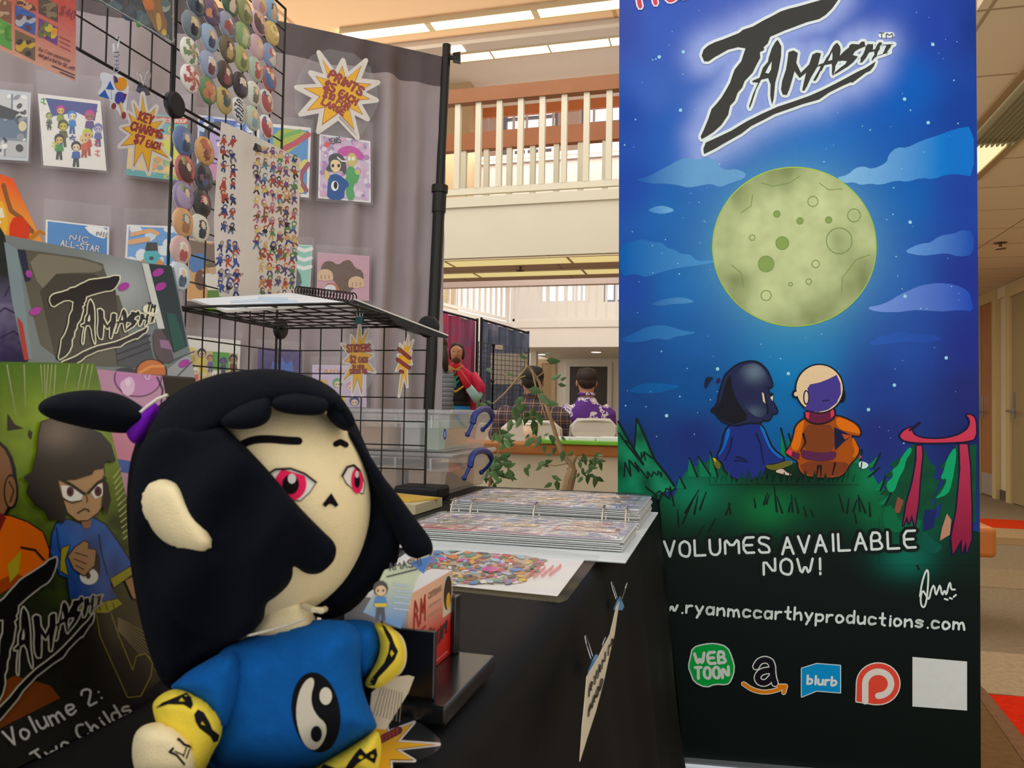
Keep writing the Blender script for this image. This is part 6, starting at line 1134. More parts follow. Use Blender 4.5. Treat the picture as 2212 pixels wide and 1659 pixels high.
slv2, ss2 = inflate('sleeve', kb([(1380,330),(1500,284),(1700,290),(1762,360),(1770,460),(1750,545),(1710,640),(1640,705),(1590,640),(1480,520)]), .43, .018, 45, pl, BLUE, .02, 9)
cuff2, cs2 = inflate('cuff', kb([(1700,298),(1830,328),(1900,400),(1938,500),(1932,600),(1880,680),(1780,760),(1700,776),(1640,742),(1700,650),(1756,540),(1762,420)]), .424, .015, 34, pl, YEL, .018, 8)
inflate('hand', kb([(1790,330),(1870,360),(1930,420),(1952,520),(1940,620),(1880,700),(1800,720),(1820,500)]), .437, .014, 30, pl, SKIN, .014, 9)
hem, hs_ = inflate('hem', kb([(1742,1048),(1772,1150),(1762,1260),(1745,1345)]) + [(815,1690),(670,1690)] + kb([(1290,1335),(1400,1270),(1600,1150)]), .412, .028, 60, pl, YEL, .03, 9)
def diam(A, P, ins):
    A.fine(P, '#17171a', 1, 7); A.poly(ins, '#cdb53a', 3)
decal('cuff_pattern', cs_, lambda A: (diam(A, kb([(180,912),(230,870),(400,800),(432,832),(446,882),(430,916),(380,884),(270,882)]), kb([(345,862),(365,834),(388,862)])), diam(A, kb([(453,955),(480,918),(522,940),(562,1010),(582,1060),(632,1100),(622,1142),(590,1152),(568,1110),(490,1052),(463,1005)]), kb([(500,1022),(510,1002),(532,1032)]))), cuff)
decal('cuff_pattern', cs2, lambda A: diam(A, kb([(1770,318),(1800,340),(1840,400),(1862,460),(1887,510),(1862,572),(1800,642),(1750,692),(1722,752),(1680,748),(1700,700),(1740,650),(1790,590),(1818,520),(1828,450),(1798,390)]), kb([(1840,500),(1860,525),(1840,550),(1830,525)])), cuff2)
decal('hem_pattern', hs_, lambda A: (A.fine(kb([(1590,1222),(1620,1188),(1662,1232),(1732,1190),(1742,1240),(1722,1300),(1660,1262),(1600,1300),(1560,1345),(1500,1360),(1540,1290)]), '#17171a', 1, 7), A.fine(kb([(1340,1335),(1362,1302),(1460,1335),(1480,1370),(1380,1370)]), '#17171a', 1, 7), A.ell(*kb([(1625,1255)])[0], 5, 4, '#cdb53a', 3), A.ell(*kb([(1705,1248)])[0], 4, 4, '#cdb53a', 3)), hem)
decal('hand_mark', h_s, lambda A: [A.stroke(kb(P), w_, '#17151a', 1, n=6) for P, w_ in (([(345,1125),(300,1200),(280,1218),(330,1240),(385,1305)], 5), ([(345,1125),(385,1165),(430,1180),(462,1222)], 5), ([(400,1185),(378,1250)], 3), ([(420,1200),(400,1262)], 3), ([(320,1215),(380,1240)], 3))], hand)
def yy(A):
    A.ell(*kb([(1310,940)])[0], 52, 87, '#131316', 1, -.14, 40, 10)
    A.fine(kb([(1272,692),(1294,705),(1298,740),(1275,820),(1282,900),(1322,970),(1375,1012),(1386,1070),(1370,1130),(1332,1188),(1290,1208),(1240,1180),(1200,1110),(1172,1000),(1170,900),(1190,800),(1228,725)]), '#cfc6b4', 2, 9, 1)
    A.ell(*kb([(1378,825)])[0], 13.5, 19, '#cfc6b4', 2, 0, 20, 8); A.ell(*kb([(1312,1092)])[0], 12, 17.5, '#131316', 3, 0, 20, 8)
decal('round_emblem', bs_, yy, body)
for cx in (500, 700):
    inflate('leg', [(cx - 90,1700),(cx - 60,1668),(cx + 60,1668),(cx + 95,1700),(cx + 85,1735),(cx,1742),(cx - 85,1735)], .375, .03, 50, pl, M('#1a1a1e', .9, .2, 100, sheen=.2), .03, 12)
# neck label, swing tags
inflate('neck_label', kb([(820,392),(1080,330),(1240,268),(1246,292),(1090,345),(830,415)]), .372, .0015, 5, pl, M('#cfc5b0', .8), .002, 3)
G().tube([at(*p, d_) for (p, d_) in (((655,1308),.40 * DK),((675,1317),.395 * DK),((694,1319),.398 * DK),((702,1316),.41 * DK))], .0016, 8).build('tag_cord', M('#d9cba6', .8), pl)
TGP = PL(at(850, 1280, .417 * DK), -FW * 1 + RT * .35)
def dtag(A):
    q = kb([(1690,150),(1790,-60),(2110,-170),(2010,30),(1960,190),(1905,352),(1640,236)]); A.fine(q, lambda x, y: mixc(lin('#b9c0a4'), lin('#5a7fae'), max(0, min(1, (y - 1255) / 90))), 1, 8)
    A.poly([(886,1215),(934,1200),(915,1240)], '#3f6fb0', 3); A.text('AMASHI', (842,1233), (910,1222), 16, 2.6, '#2a2a2c', 3); A.stroke([(836,1246),(900,1230)], 3, '#2a2a2c', 3)
    A.figure(822, 1284, 58, '#3a3430', '#d0b088', '#4a7ab0', '#3a3f4a', 3); A.poly([(808,1303),(836,1303),(835,1311),(810,1311)], '#c9b23a', 6)
    for i, y in enumerate((1262, 1275, 1288, 1301, 1314)): A.stroke([(850, y), (882 + 4 * (i % 2), y + 4)], 3.2, '#a9b6c6', 3, n=4)
A = Art(TGP, 1.1, .0002); q = kb([(1690,150),(1790,-60),(2110,-170),(2010,30),(1960,190),(1905,352),(1640,236)]); A.sheet(q, '#93a8b0', .0006); dtag(A); A.build('swing_tag', A_GLOSS, pl)
CTP = PL(at(845, 1520, .428 * DK), -FW * 1 + RT * .25 + UP * .2)
A = Art(CTP, 1.1, .0002); q = kb([(1700,800),(1790,720),(1870,690),(1960,678),(2002,690),(1960,800),(1800,1060),(1740,1056),(1690,900)]); A.sheet(q, '#b0a490', .0005)
for i in range(9): x0_, y0_ = kb([(1725 + i * 22, 800 + 0 * i)])[0]; A.stroke([(x0_ + 14 - i * 1.2, y0_ - 12 + i * 1.5), (x0_ - 4 + i * .3, y0_ + 48 + i * 2)], 1.5, '#6a6254', 1, n=4)
A.build('care_tag', A_MATTE, pl)
DK = 1.0
# ---------------------------------------------------------------- clear storage boxes
BX0, BX1, BY0, BY1 = -.955, -.552, 1.53, 1.845
LIDM = clear('clear_lid_plastic', '#eef1f3', .32, .9, .15); NAVY = M('#2a3c86', .4, .05, name='blue_plastic')
def tub(z0, label, hp):
    t = thing('storage_box', label, 'storage box', ((BX0 + BX1) / 2, (BY0 + BY1) / 2, z0), 'clear storage boxes on the table end')
    h_ = .0795; g = G(); tp = .018
    def ring(z, k): return [(BX0 + k, BY0 + k, z), (BX1 - k, BY0 + k, z), (BX1 - k, BY1 - k, z), (BX0 + k, BY1 - k, z)]
    R_ = [ring(z0, tp), ring(z0 + h_ * .62, tp * .38), ring(z0 + h_ * .63, 0.002), ring(z0 + h_, 0)]
    V = [p for r_ in R_ for p in r_]; F = [(3, 2, 1, 0)] + [(k * 4 + i, k * 4 + (i + 1) % 4, k * 4 + 4 + (i + 1) % 4, k * 4 + 4 + i) for k in range(3) for i in range(4)]
    b = mesh('body', V, F, BINP, t); s = b.modifiers.new('wall', 'SOLIDIFY'); s.thickness = .002
    g = G(); e = .008
    g.box((BX0 - e, BY0 - e, z0 + h_ + .0008), (BX1 + e, BY1 + e, z0 + h_ + .0105)); l = g.build('lid', LIDM, t); bevel(l, .004)
    g = G()
    for i in range(5): x = BX0 + (BX1 - BX0) * (i + .5) / 5; g.box((x - .002, BY0 - .0035, z0 + h_ * .64), (x + .002, BY0 - .0005, z0 + h_ * .98))
    g.build('rib', LIDM, t)
    P = [at(*p) for p in hp]; g = G(); g.tube(chaikin([tuple(p) for p in P], 2, False), [.007 if 0.2 < i / (len(chaikin(P, 2, False)) - 1) < .72 else .004 for i in range(len(chaikin(P, 2, False)))], 8)
    for p in (P[0], P[-1]): g.ell(p, X_ * .006, Y_ * .006, ZV * .006, 10, 8)
    g.build('handle', NAVY, t); return t
tub(TZ + .0012, 'clear plastic storage box with blue handle, lower of the two on the table end', [(1003,1032,1.60),(1010,1018,1.605),(1016,1006,1.61),(1018,990,1.61),(1024,978,1.63),(1040,972,1.68),(1054,976,1.73),(1062,988,1.76),(1060,1000,1.77),(1050,1012,1.775),(1040,1020,1.78)])
tub(TZ + .0925, 'clear plastic storage box with blue handle, upper one behind the wire grid', [(1010,938,1.60),(1017,925,1.605),(1022,912,1.61),(1024,898,1.61),(1032,888,1.63),(1046,882,1.68),(1058,886,1.73),(1064,898,1.76),(1062,908,1.77),(1052,920,1.775),(1043,928,1.78)])
CB = M('#d8b08a', .85, .12, 12, name='cardboard')
def inbox(z, h_, x0, x1, y0, y1, label, mat=CB, nm='cardboard_box'): tag(bevel(G().box((x0, y0, z), (x1, y1, z + h_)).build(nm, mat), .002), label, 'box' if nm != 'paper_pad' else 'paper')
inbox(TZ + .0035, .055, -.925, -.68, 1.55, 1.80, 'brown cardboard box inside the lower clear storage box at left'); inbox(TZ + .0035, .05, -.66, -.585, 1.57, 1.80, 'tan cardboard box inside the lower clear storage box near its handle')
inbox(TZ + .095, .055, -.92, -.70, 1.55, 1.80, 'brown cardboard box inside the upper clear storage box at left'); inbox(TZ + .095, .06, -.685, -.64, 1.58, 1.78, 'pale grey paper pad standing in the upper clear storage box', M('#d9d8d2', .8), 'paper_pad'); inbox(TZ + .095, .062, -.63, -.595, 1.58, 1.78, 'pale green paper pad standing in the upper clear storage box', M('#b9cdb4', .8), 'paper_pad')
A = Art(XP(BX1 + .001), 1, .0003)
c_ = PL((0, BY0 - .001, 0), (0, 1, 0)); A = Art(c_, 1, .0003); A.ell(961, 938, 3.4, 12, '#27408c', 1); A.ell(961, 938, 2, 7, '#8fa0c8', 2)
o = A.build('logo_sticker', A_MATTE); tag(o, 'small blue oval sticker on the upper clear storage box', 'sticker')
# ---------------------------------------------------------------- envelopes and paper stack
def flat(name, label, cat, pts, z, h_, mat, group=None):
    P = [gp(x, y, z) for x, y in pts]; return tag(G().prism(P, ZV * h_).build(name, mat), label, cat, group)
flat('paper_stack', 'cream paper stack lying beside the grid foot behind the doll', 'paper', [(955,1094),(897,1112),(770,1100),(850,1082)], TZ + .0012, .0165, M('#cdbf97', .8, .12, 90))
flat('envelope', 'flat yellow envelope on top of the cream paper stack', 'envelope', [(951,1078),(885,1085),(780,1080),(850,1068)], TZ + .0182, .003, M('#d9b046', .7, .06, 20))
# ---------------------------------------------------------------- ring binder with card pages
bi = thing('ring_binder', 'open white ring binder of sleeved trading cards at the far table corner', 'binder', (-.28, 1.18, TZ))
XA, XB = -.432, -.124; WB = M('#dfe4e4', .35, .03, 20, name='white_vinyl')
g = G(); g.box((XA - .012, .945, TZ + .001), (XB + .012, 1.15, TZ + .004)); g.box((XA - .012, 1.156, TZ + .001), (XB + .012, 1.206, TZ + .004)); g.box((XA - .012, 1.212, TZ + .001), (XB + .012, 1.43, TZ + .004)); bevel(g.build('cover', WB, bi), .0015)
PG = M('#d6d8d6', .4, .12, 220, name='page_edges')
def pages(y0, y1, zb, n, hue):
    g = G(); rd = random.Random(n)
    for i in range(n):
        z = zb + i * .0028; dx = rd.uniform(-.003, .003); g.box((XA + .004 + dx, y0 + rd.uniform(-.003, .003), z), (XB + dx, y1, z + .0016))
    g.build('page_block', PG, bi); zt2 = zb + n * .0028
    A = Art(lambda x, y, o=0.: Vector((x, y, zt2 + o)), 1.35, .0003); A.poly([(XA + .004, y0), (XB, y0), (XB, y1), (XA + .004, y1)], '#d9d6d8', 0)
    for i in range(3):
        for j in range(3):
            cw = (XB - XA - .02) / 3; ch = (y1 - y0 - .016) / 3; x = XA + .012 + i * cw; y = y0 + .006 + j * ch; c = hue[(i + 3 * j) % len(hue)]
            A.poly([(x, y), (x + cw - .006, y), (x + cw - .006, y + ch - .006), (x, y + ch - .006)], c, 1); A.poly([(x + .005, y + .005), (x + cw - .011, y + .005), (x + cw - .011, y + ch - .011), (x + .005, y + ch - .011)], '#e3d3d3', 2)
            A.ell(x + cw * .46, y + ch * .45, cw * .32, ch * .33, ['#d97a5a', '#6a8a5a', '#8a6ab0', '#d9b05a', '#6a94c0', '#c9a08a'][(i * 2 + j) % 6], 3); A.ell(x + cw * .46, y + ch * .42, cw * .14, ch * .2, '#e0c0a0', 4)
    A.build('card_page', A_GLOSS, bi)
    V = []; F = []; nx_, ny_ = 40, 26
    for i in range(nx_ + 1):
        for j in range(ny_ + 1):
            x = XA + .002 + (XB - XA) * i / nx_; y = y0 - .002 + (y1 - y0) * j / ny_; V.append((x, y, zt2 + .0028 + .0011 * noise.noise(Vector((x * 42, y * 60, n)))))
    for i in range(nx_):
        for j in range(ny_): a_ = i * (ny_ + 1) + j; F.append((a_, a_ + ny_ + 1, a_ + ny_ + 2, a_ + 1))
    mesh('page_sleeve', V, F, PSL, bi, True)
PSL = clear('page_sleeve_plastic', '#f2f4fa', .14, .9, .07, .5)
pages(1.0, 1.165, TZ + .0055, 5, ['#c8485a', '#d8a0b0', '#c9b0d0', '#d0b8c8', '#b8b0d0']); pages(1.198, 1.415, TZ + .0055, 10, ['#8a9fc8', '#c9b0c8', '#a8b8d8', '#d8c0c8'])
for i, x in enumerate((XA + .018, XA + .05, XA + .152, XB - .05, XB - .015)):
    G().tube([(x, 1.181 + .02 * math.cos(a), TZ + .022 + .019 * math.sin(a)) for a in [2 * math.pi * k / 20 for k in range(20)]], .0016, 8, True).build('ring', M('#c4bba8', .25, metal=1.), bi)
# ---------------------------------------------------------------- laminated flyer
FZ = ZP(TZ + .0022); q = [(930,1158),(1268,1203),(1204,1288),(800,1248)]
A = Art(FZ, 1.15, .00025); A.sheet(q, '#e9ebee', .0006); rf = random.Random(5)
cr = [(920,1188),(1080,1192),(1180,1208),(1168,1225),(1150,1245),(1112,1262),(1000,1262),(840,1246),(880,1212)]
A.poly(cr, '#b9a890', 1)
for i in range(420):
    x = rf.uniform(830, 1180); y = rf.uniform(1186, 1262)
    if inside([(x, y)], cr)[0]: A.ell(x, y, rf.uniform(4, 13), rf.uniform(2, 4.5), rf.choice(['#d8b43a','#3f7fc0','#c0392f','#e0c09a','#8a5a3a','#5a4a4a','#d84a9a','#4f9a8a','#e8e4de','#6a6fa8','#d9823a','#a8c4d8','#2f3036']), 2 + i % 4, rf.uniform(-.3, .3), n=9)
A.ell(1060, 1229, 20, 6, '#c8459a', 7)
for k in range(4): smudge(A, (1135 + k * 17, 1248 - k * 2), (1162 + k * 17, 1226 - k * 2), 6.5, 6, '#d8414e')
smudge(A, (1160, 1228), (1167, 1223), 6, 6, '#d8414e')
o = A.build('laminated_flyer', A_GLOSS); tag(o, 'laminated white flyer with colourful crowd artwork between binder and card holder', 'flyer')
p = Art(FZ, 1, .00025); p.fine([(920,1154),(1297,1201),(1225,1296),(1208,1302),(780,1254)], '#ffffff', 12, 30); m_ = mesh('laminate_film', p.V, p.F, clear('laminate_film', '#f0f3f8', .02, .3, .05), o)
# ---------------------------------------------------------------- business card holder and cards
ch = thing('card_holder', 'black business card holder with wide base near the doll hand', 'card holder', (-.205, .48, TZ)); GLB = M('#131315', .22, .06, 40, spec=.6, name='gloss_black')
bevel(G().box((-.262, .428, TZ + .001), (-.153, .528, TZ + .0125)).build('base', GLB, ch), .002, 3)
zb = TZ + .0128; bevel(G().box((-.235, .434, zb), (-.163, .4375, zb + .04)).build('side_wall', GLB, ch), .001); bevel(G().box((-.235, .5245, zb), (-.183, .528, zb + .04)).build('side_wall', GLB, ch), .001)
bevel(G().box((-.183, .518, zb), (-.1795, .528, zb + .04)).build('front_lip', GLB, ch), .001); bevel(G().box((-.2385, .434, zb), (-.235, .528, zb + .045)).build('back_wall', GLB, ch), .001)
def card_stack(label, x0, x1, zt3, front):
    t = thing('business_cards', label, 'business cards', ((x0 + x1) / 2, .481, zb), 'business cards in the holder'); G().box((x0, .441, zb + .0003), (x1, .521, zt3)).build('card_stack', M('#dcdad8', .6, .1, 900, name='card_edges'), t)
    if front:
        A = Art(lambda x, y, o=0.: Vector((x1 + .0002 + o, .441 + .08 * x, zb + .0003 + (zt3 - zb) * y)), 1.1, .00012)
        A.fine([(0,0),(1,0),(1,1),(0,1)], lambda x, y: mixc(lin('#b3261f'), lin('#e8b9a0'), max(0, min(1, (y - .38) / .5))), 0, .12)
        A.poly([(.76,.5),(.99,.5),(.99,.98),(.76,.98)], '#cfc4b0', 1); A.ell(.875, .76, .1, .2, '#3a2a20', 2); A.ell(.885, .66, .05, .1, '#d9a83a', 3)
        for k, (P) in enumerate(([(.12,.62),(.13,.9)], [(.13,.9),(.19,.78),(.12,.72)], [(.17,.74),(.22,.6)], [(.25,.62),(.26,.88),(.3,.72),(.34,.9),(.35,.62)], [(.1,.52),(.36,.55)], [(.14,.4),(.2,.52),(.26,.42),(.32,.52)])): A.stroke(P, .028, '#a32a22', 2, n=6)
        A.text('CARTOONING', (.42, .83), (.72, .83), .07, .011, '#a88672', 2, up=(0, .07))
        for y in (.74, .63): A.stroke([(.44, y), (.7, y)], .022, '#b08a78', 2, n=4)
        A.text('Carthy', (.3, .38), (.56, .4), .1, .016, '#5a1a18', 3, up=(0, .1)); A.text('tions', (.3, .24), (.5, .26), .09, .016, '#d9a090', 3, up=(0, .09)); A.text('TAM', (.6, .22), (.85, .3), .16, .03, '#2a1a1a', 3, up=(.02, .16)); A.stroke([(.08,.12),(.5,.12)], .02, '#d98a80', 2, n=4); A.stroke([(.08,.06),(.9,.06)], .012, '#d98a80', 2, n=4); A.stroke([(.08,.2),(.45,.2)], .02, '#d98a80', 2, n=4)
        A.build('card_face', A_GLOSS, t)
card_stack('stack of red and peach business cards in front slot of the black holder', -.2, -.1838, zb + .058, True); card_stack('white-edged stack of business cards behind the red ones in the holder', -.226, -.202, zb + .055, False)
# ---------------------------------------------------------------- starburst flyer and face print lying on the table
GZ = ZP(TZ + .0022); A = Art(GZ, 1.1, .0002); star(A, [(892,1562),(944,1608),(893,1642),(845,1690),(760,1705),(700,1655),(705,1585),(765,1545),(830,1535)], 0, 3.5, inner=.48)
smudge(A, (822, 1598), (862, 1577), 15); o = A.build('starburst_sign', A_MATTE); tag(o, 'yellow starburst sign lying on the black table right of the doll', 'sign', 'starburst price signs in clear pouches')
p = Art(GZ, 1, .0002); p.fine([(700,1530),(860,1530),(925,1572),(958,1605),(940,1628),(890,1648),(830,1655),(760,1720),(690,1690)], '#ffffff', 8, 22, 1); mesh('pouch', p.V, p.F, LAMI, o)
A = Art(GZ, 1.1, .0002); A.sheet([(700,1296),(858,1292),(838,1348),(680,1350)], '#d9c9b0', .0004); A.poly([(700,1300),(800,1298),(815,1325),(760,1345),(690,1345)], '#e2c59c', 1, 1); A.stroke([(765,1312),(785,1318),(790,1328)], 2.4, '#26221f', 2); A.poly([(745,1303),(770,1300),(772,1310),(750,1313)], '#9cc0e0', 2); A.stroke([(800,1330),(820,1335)], 3, '#3f5fae', 2)
o = A.build('face_print', A_GLOSS); tag(o, 'small print of a pale cartoon face lying on the table behind the doll arm', 'print')
# ---------------------------------------------------------------- hand lettered sheet clipped to the cloth edge
HZ = PL((-.098, .8, .66), (1, 0, .1)); A = Art(HZ, 1.05, .0004); q = [(1268,1462),(1290,1425),(1318,1370),(1332,1310),(1338,1300),(1328,1370),(1318,1410),(1305,1470),(1288,1535),(1270,1590),(1253,1645),(1258,1570),(1264,1510)]
A.fine(q, '#cfc5b0', 0, 12); A.text('RYAN M', (1272, 1505), (1322, 1398), 24, 1.3, '#2a2822', 2, up=(2, -24)); A.text('PROD.', (1271, 1548), (1304, 1472), 20, 1.3, '#2a2822', 2, up=(2, -20))
o = A.build('paper_sign', A_MATTE); s_ = o.modifiers.new('paper', 'SOLIDIFY'); s_.thickness = .0005; s_.offset = 1; tag(o, 'curled white hand-lettered paper sign clipped to the black cloth edge', 'sign')
clip('binder_clip', 'pale blue clip nearer the doll, on the paper sign at the table edge', 1285, 1425, .755, .02, (0, 1, 0), 1, BLUECLIP, 'blue clips on the table edge', .9); clip('binder_clip', 'pale blue clip farther along the table edge, below the binder', 1337, 1296, .955, .02, (0, 1, 0), 1, BLUECLIP, 'blue clips on the table edge', .9)
# ---------------------------------------------------------------- planter ledge, tray, cup
def wp(px, y_): # world x for a pixel column on the depth plane Y = y_
    return span(px, 880, y_).x
YL = 5.25; zl = span(1200, 984, YL).z; zt4 = zl + .078
lx0, lx1 = wp(1045, YL), wp(1480, YL)
ld = thing('planter_ledge', 'oak topped cream planter wall in front of the seated men', 'planter', ((lx0 + lx1) / 2, YL + .2, 0))
bevel(G().box((lx0 - .9, YL, zl), (lx1, YL + .42, zt4)).build('oak_top', M('#a3652f', .4, .2, 6, name='ledge_oak'), ld), .012); G().box((lx0 - .85, YL + .05, 0), (lx1 - .02, YL + .12, zl)).build('wall_panel', M('#d3cab4', .8, .03, 4), ld); G().box((lx0 - .85, YL + .3, 0), (lx1 - .02, YL + .37, zl)).build('wall_panel', M('#d3cab4', .8, .03, 4), ld)
tr = thing('green_tray', 'green tray with papers on the oak ledge', 'tray', (wp(1240, YL + .1), YL + .15, zt4)); x0, x1 = wp(1166, YL - .02), wp(1400, YL); g = G(); g.box((x0, YL - .015, zt4 + .001), (x1, YL + .36, zt4 + .02))
for a_ in ((x0 - .015, YL - .03, x1 + .015, YL - .01), (x0 - .015, YL + .355, x1 + .015, YL + .375), (x0 - .015, YL - .01, x0, YL + .355), (x1, YL - .01, x1 + .015, YL + .355)): g.box((a_[0], a_[1], zt4 + .001), (a_[2], a_[3], zt4 + .032))
bevel(g.build('tray', M('#6fae34', .4, .08, 10, name='green_plastic'), tr), .008)
for i in range(4): rt_ = random.Random(i); xx = x0 + .03 + i * .18; tag(G().box((xx, YL + .03, zt4 + .021), (xx + .17, YL + .3, zt4 + .045 + .004 * i)).build('paper_sheet', M('#e6e8ee', .3, .05, 40)), 'glossy white paper pile in the green tray, %s from the left' % ['first', 'second', 'third', 'fourth'][i], 'paper', 'paper piles in the green tray')
cx_ = wp(1148, YL + .15); cup = thing('paper_cup', 'pale beige paper cup on the oak ledge before the left chair', 'cup', (cx_, YL + .15, zt4)); zc_ = span(1148, 915, YL + .15).z
G().loft([((cx_, YL + .15, zt4 + .001), X_ * .04, Y_ * .04), ((cx_, YL + .15, zc_ - .01), X_ * .06, Y_ * .06)], 20).build('cup_body', M('#dcbfa2', .7, .1, 8), cup, True); G().loft([((cx_, YL + .15, zc_ - .01), X_ * .063, Y_ * .063), ((cx_, YL + .15, zc_ + .004), X_ * .06, Y_ * .06)], 20).build('lid', M('#ece6dc', .5), cup, True)
# ---------------------------------------------------------------- small tree in the planter
LEAF = M('#35572a', .45, .35, 14, name='leaf_green'); BARK = M('#8a7458', .8, .2, 30, bump=.4, bs=60, name='bark')
YT = 5.0; tb = at(1225, 1060, 5.08); tre = thing('ficus_tree', 'thin branching potted tree with pointed leaves in front of the seated men', 'plant', (tb.x, tb.y, 0))
T_ = lambda L, d=5.08: [at(x, y, d + dd_) for x, y, dd_ in [(p + (0,))[:3] for p in L]]
g = G(); g.tube([Vector((tb.x, tb.y, .01))] + T_([(1225,1058),(1232,1030),(1238,1012)]), [.05, .04, .038, .03], 10); g.build('trunk', BARK, tre)
def branch(L, r0_, r1_): n = len(L); G().tube(T_(L), [r0_ + (r1_ - r0_) * i / (n - 1) for i in range(n)], 7).build('branch', BARK, tre)
BR_ = [([(1238,1015),(1232,1000),(1218,985),(1205,955),(1198,930),(1190,905),(1178,870,.03),(1165,825,.05),(1145,795,.05),(1138,790,.05)], .022, .006), ([(1238,1015),(1236,1000),(1243,985)], .022, .016), ([(1140,790,.05),(1120,815,0),(1090,850,-.05),(1065,872,-.08)], .008, .004), ([(1150,800,.05),(1158,840,.02),(1172,880,-.02),(1180,905,-.04)], .007, .003), ([(1135,812,.05),(1110,820,.08),(1085,806,.1)], .004, .002), ([(1160,815,.05),(1180,800,.1),(1200,775,.12),(1210,765,.12)], .004, .002), ([(1138,792,.05),(1136,770,.03),(1128,760,.03)], .004, .002), ([(1232,1000),(1200,1006,-.05),(1170,1003,-.08)], .004, .002), ([(1243,990),(1262,985,-.05),(1285,995,-.05)], .004, .002), ([(1180,905),(1150,900,-.05),(1130,905,-.08)], .004, .002)]
for L, a_, b_ in BR_: branch(L, a_, b_)
rl = random.Random(31); g = G()
def leaf(px, py, ang, L, d=5.05):
    c = at(px, py, d + rl.uniform(-.15, .15)); tilt = rl.uniform(-.7, .7); ux = RT * math.cos(ang) - ZV * math.sin(ang) + FW * tilt * .6; ux.normalize(); n_ = (-FW + ZV * rl.uniform(.1, .9) + RT * rl.uniform(-.5, .5)).normalized(); uy = ux.cross(n_).normalized(); w = L * .24; nn_ = ux.cross(uy)
    P = [c, c + ux * L * .3 + uy * w, c + ux * L * .65 + uy * w * .75, c + ux * L - nn_ * L * .12, c + ux * L * .65 - uy * w * .75, c + ux * L * .3 - uy * w]; m1 = c + ux * L * .32 - nn_ * w * .22; m2 = c + ux * L * .66 - nn_ * w * .28
    g.add(P + [m1, m2], [(0, 1, 6), (1, 2, 7, 6), (2, 3, 7), (0, 6, 5), (6, 7, 4, 5), (7, 3, 4)])
big = [(1117,860,1.4,.09),(1115,875,1.6,.12),(1140,840,.3,.1),(1150,835,.6,.09),(1165,850,.9,.11),(1172,862,.5,.1),(1130,855,2.2,.08),(1150,880,1.5,.11),(1142,890,1.9,.1),(1152,905,1.4,.12),(1125,900,1.9,.09),(1175,868,.2,.1),(1160,920,2.,.07),(1105,905,1.8,.1),(1168,940,1.9,.1),(1155,945,2.4,.1),(1217,972,1.7,.08),(1135,870,2.,.09),(1160,890,1.2,.1),(1180,778,.1,.1),(1190,820,-.4,.08),(1205,830,.2,.06),(1210,822,-.5,.05),(1120,765,.5,.07),(1175,765,-.1,.05),(1095,805,.4,.05),(1050,795,.6,.06),(1185,940,.6,.06),(1200,965,1.9,.06)]
for L in big: leaf(*L)
for cx, cy, sx, sy, n, L in ((1080,945,22,18,13,.07),(1085,985,22,14,9,.07),(1060,1028,14,20,13,.08),(1095,1020,18,14,10,.07),(1170,1003,22,8,10,.06),(1280,995,20,14,14,.06),(1260,1012,18,14,6,.06),(1200,1035,10,8,3,.08),(1250,985,14,10,6,.05),(1190,950,20,16,8,.05),(1045,868,14,6,6,.05),(1270,1022,10,6,3,.07),(1290,1030,6,4,2,.07),(1060,990,12,20,10,.08)):
    for i in range(n): leaf(rl.gauss(cx, sx * .6), rl.gauss(cy, sy * .6), rl.uniform(-.6, 2.6), L * rl.uniform(.7, 1.2))
g.build('foliage', LEAF, tre, True)
branch([(1055,1060),(1062,1020),(1075,985),(1085,950),(1078,930)], .008, .003)
# ---------------------------------------------------------------- folding chairs and seated men
CHW = M('#ded8cc', .45, .03, 10, name='white_chair_plastic'); CHM = M('#c9c5bb', .35, .03, metal=.3, name='chair_frame')
def chair(px0, px1, ytop, ybot, d, label):
    p0, p1 = at(px0, ybot, d), at(px1, ybot, d); zt5 = at((px0 + px1) / 2, ytop, d).z; zb5 = p0.z; c = (p0 + p1) / 2; w = (p1 - p0).length / 2; ex = (p1 - p0); ex.z = 0; ex.normalize(); ey = Vector((-ex.y, ex.x, 0))
    t = thing('folding_chair', label, 'chair', (c.x, c.y, 0), 'white folding chairs'); fl_ = lambda x, y, z: Vector((c.x, c.y, 0)) + ex * x + ey * y + ZV * z
    n = 16; q = []
    for i in range(n + 1): a_ = math.pi * i / n; q.append((w * .96 * (abs(math.cos(a_)) ** .45) * (1 if math.cos(a_) > 0 else -1), zb5 + (zt5 - zb5) * (.25 + .75 * math.sin(a_) ** .6)))
    q = [(w * .9, zb5)] + q + [(-w * .9, zb5)]
    bevel(G().prism([fl_(x, -.01 - .03 * (1 - (x / w) ** 2), z) for x, z in q], ey * .02).build('backrest', CHW, t), .006)
    G().tube([fl_(-w, .34, .02), fl_(-w, .1, .42), fl_(-w, .02, zb5), fl_(-w * .97, .015, zt5 - .06), fl_(-w * .7, .015, zt5 - .004), fl_(w * .7, .015, zt5 - .004), fl_(w * .97, .015, zt5 - .06), fl_(w, .02, zb5), fl_(w, .1, .42), fl_(w, .34, .02)], .013, 8).build('frame', CHM, t)
    bevel(G().prism([fl_(-w * .9, .08, .43), fl_(w * .9, .08, .43), fl_(w * .9, .46, .44), fl_(-w * .9, .46, .44)], ZV * .022).build('seat', CHW, t), .008)
    for s_ in (-1, 1): G().tube([fl_(s_ * w * .93, .42, .43), fl_(s_ * w * .93, -.06, .015)], .012, 8).build('rear_leg', CHM, t)
    return c, ex, ey, w
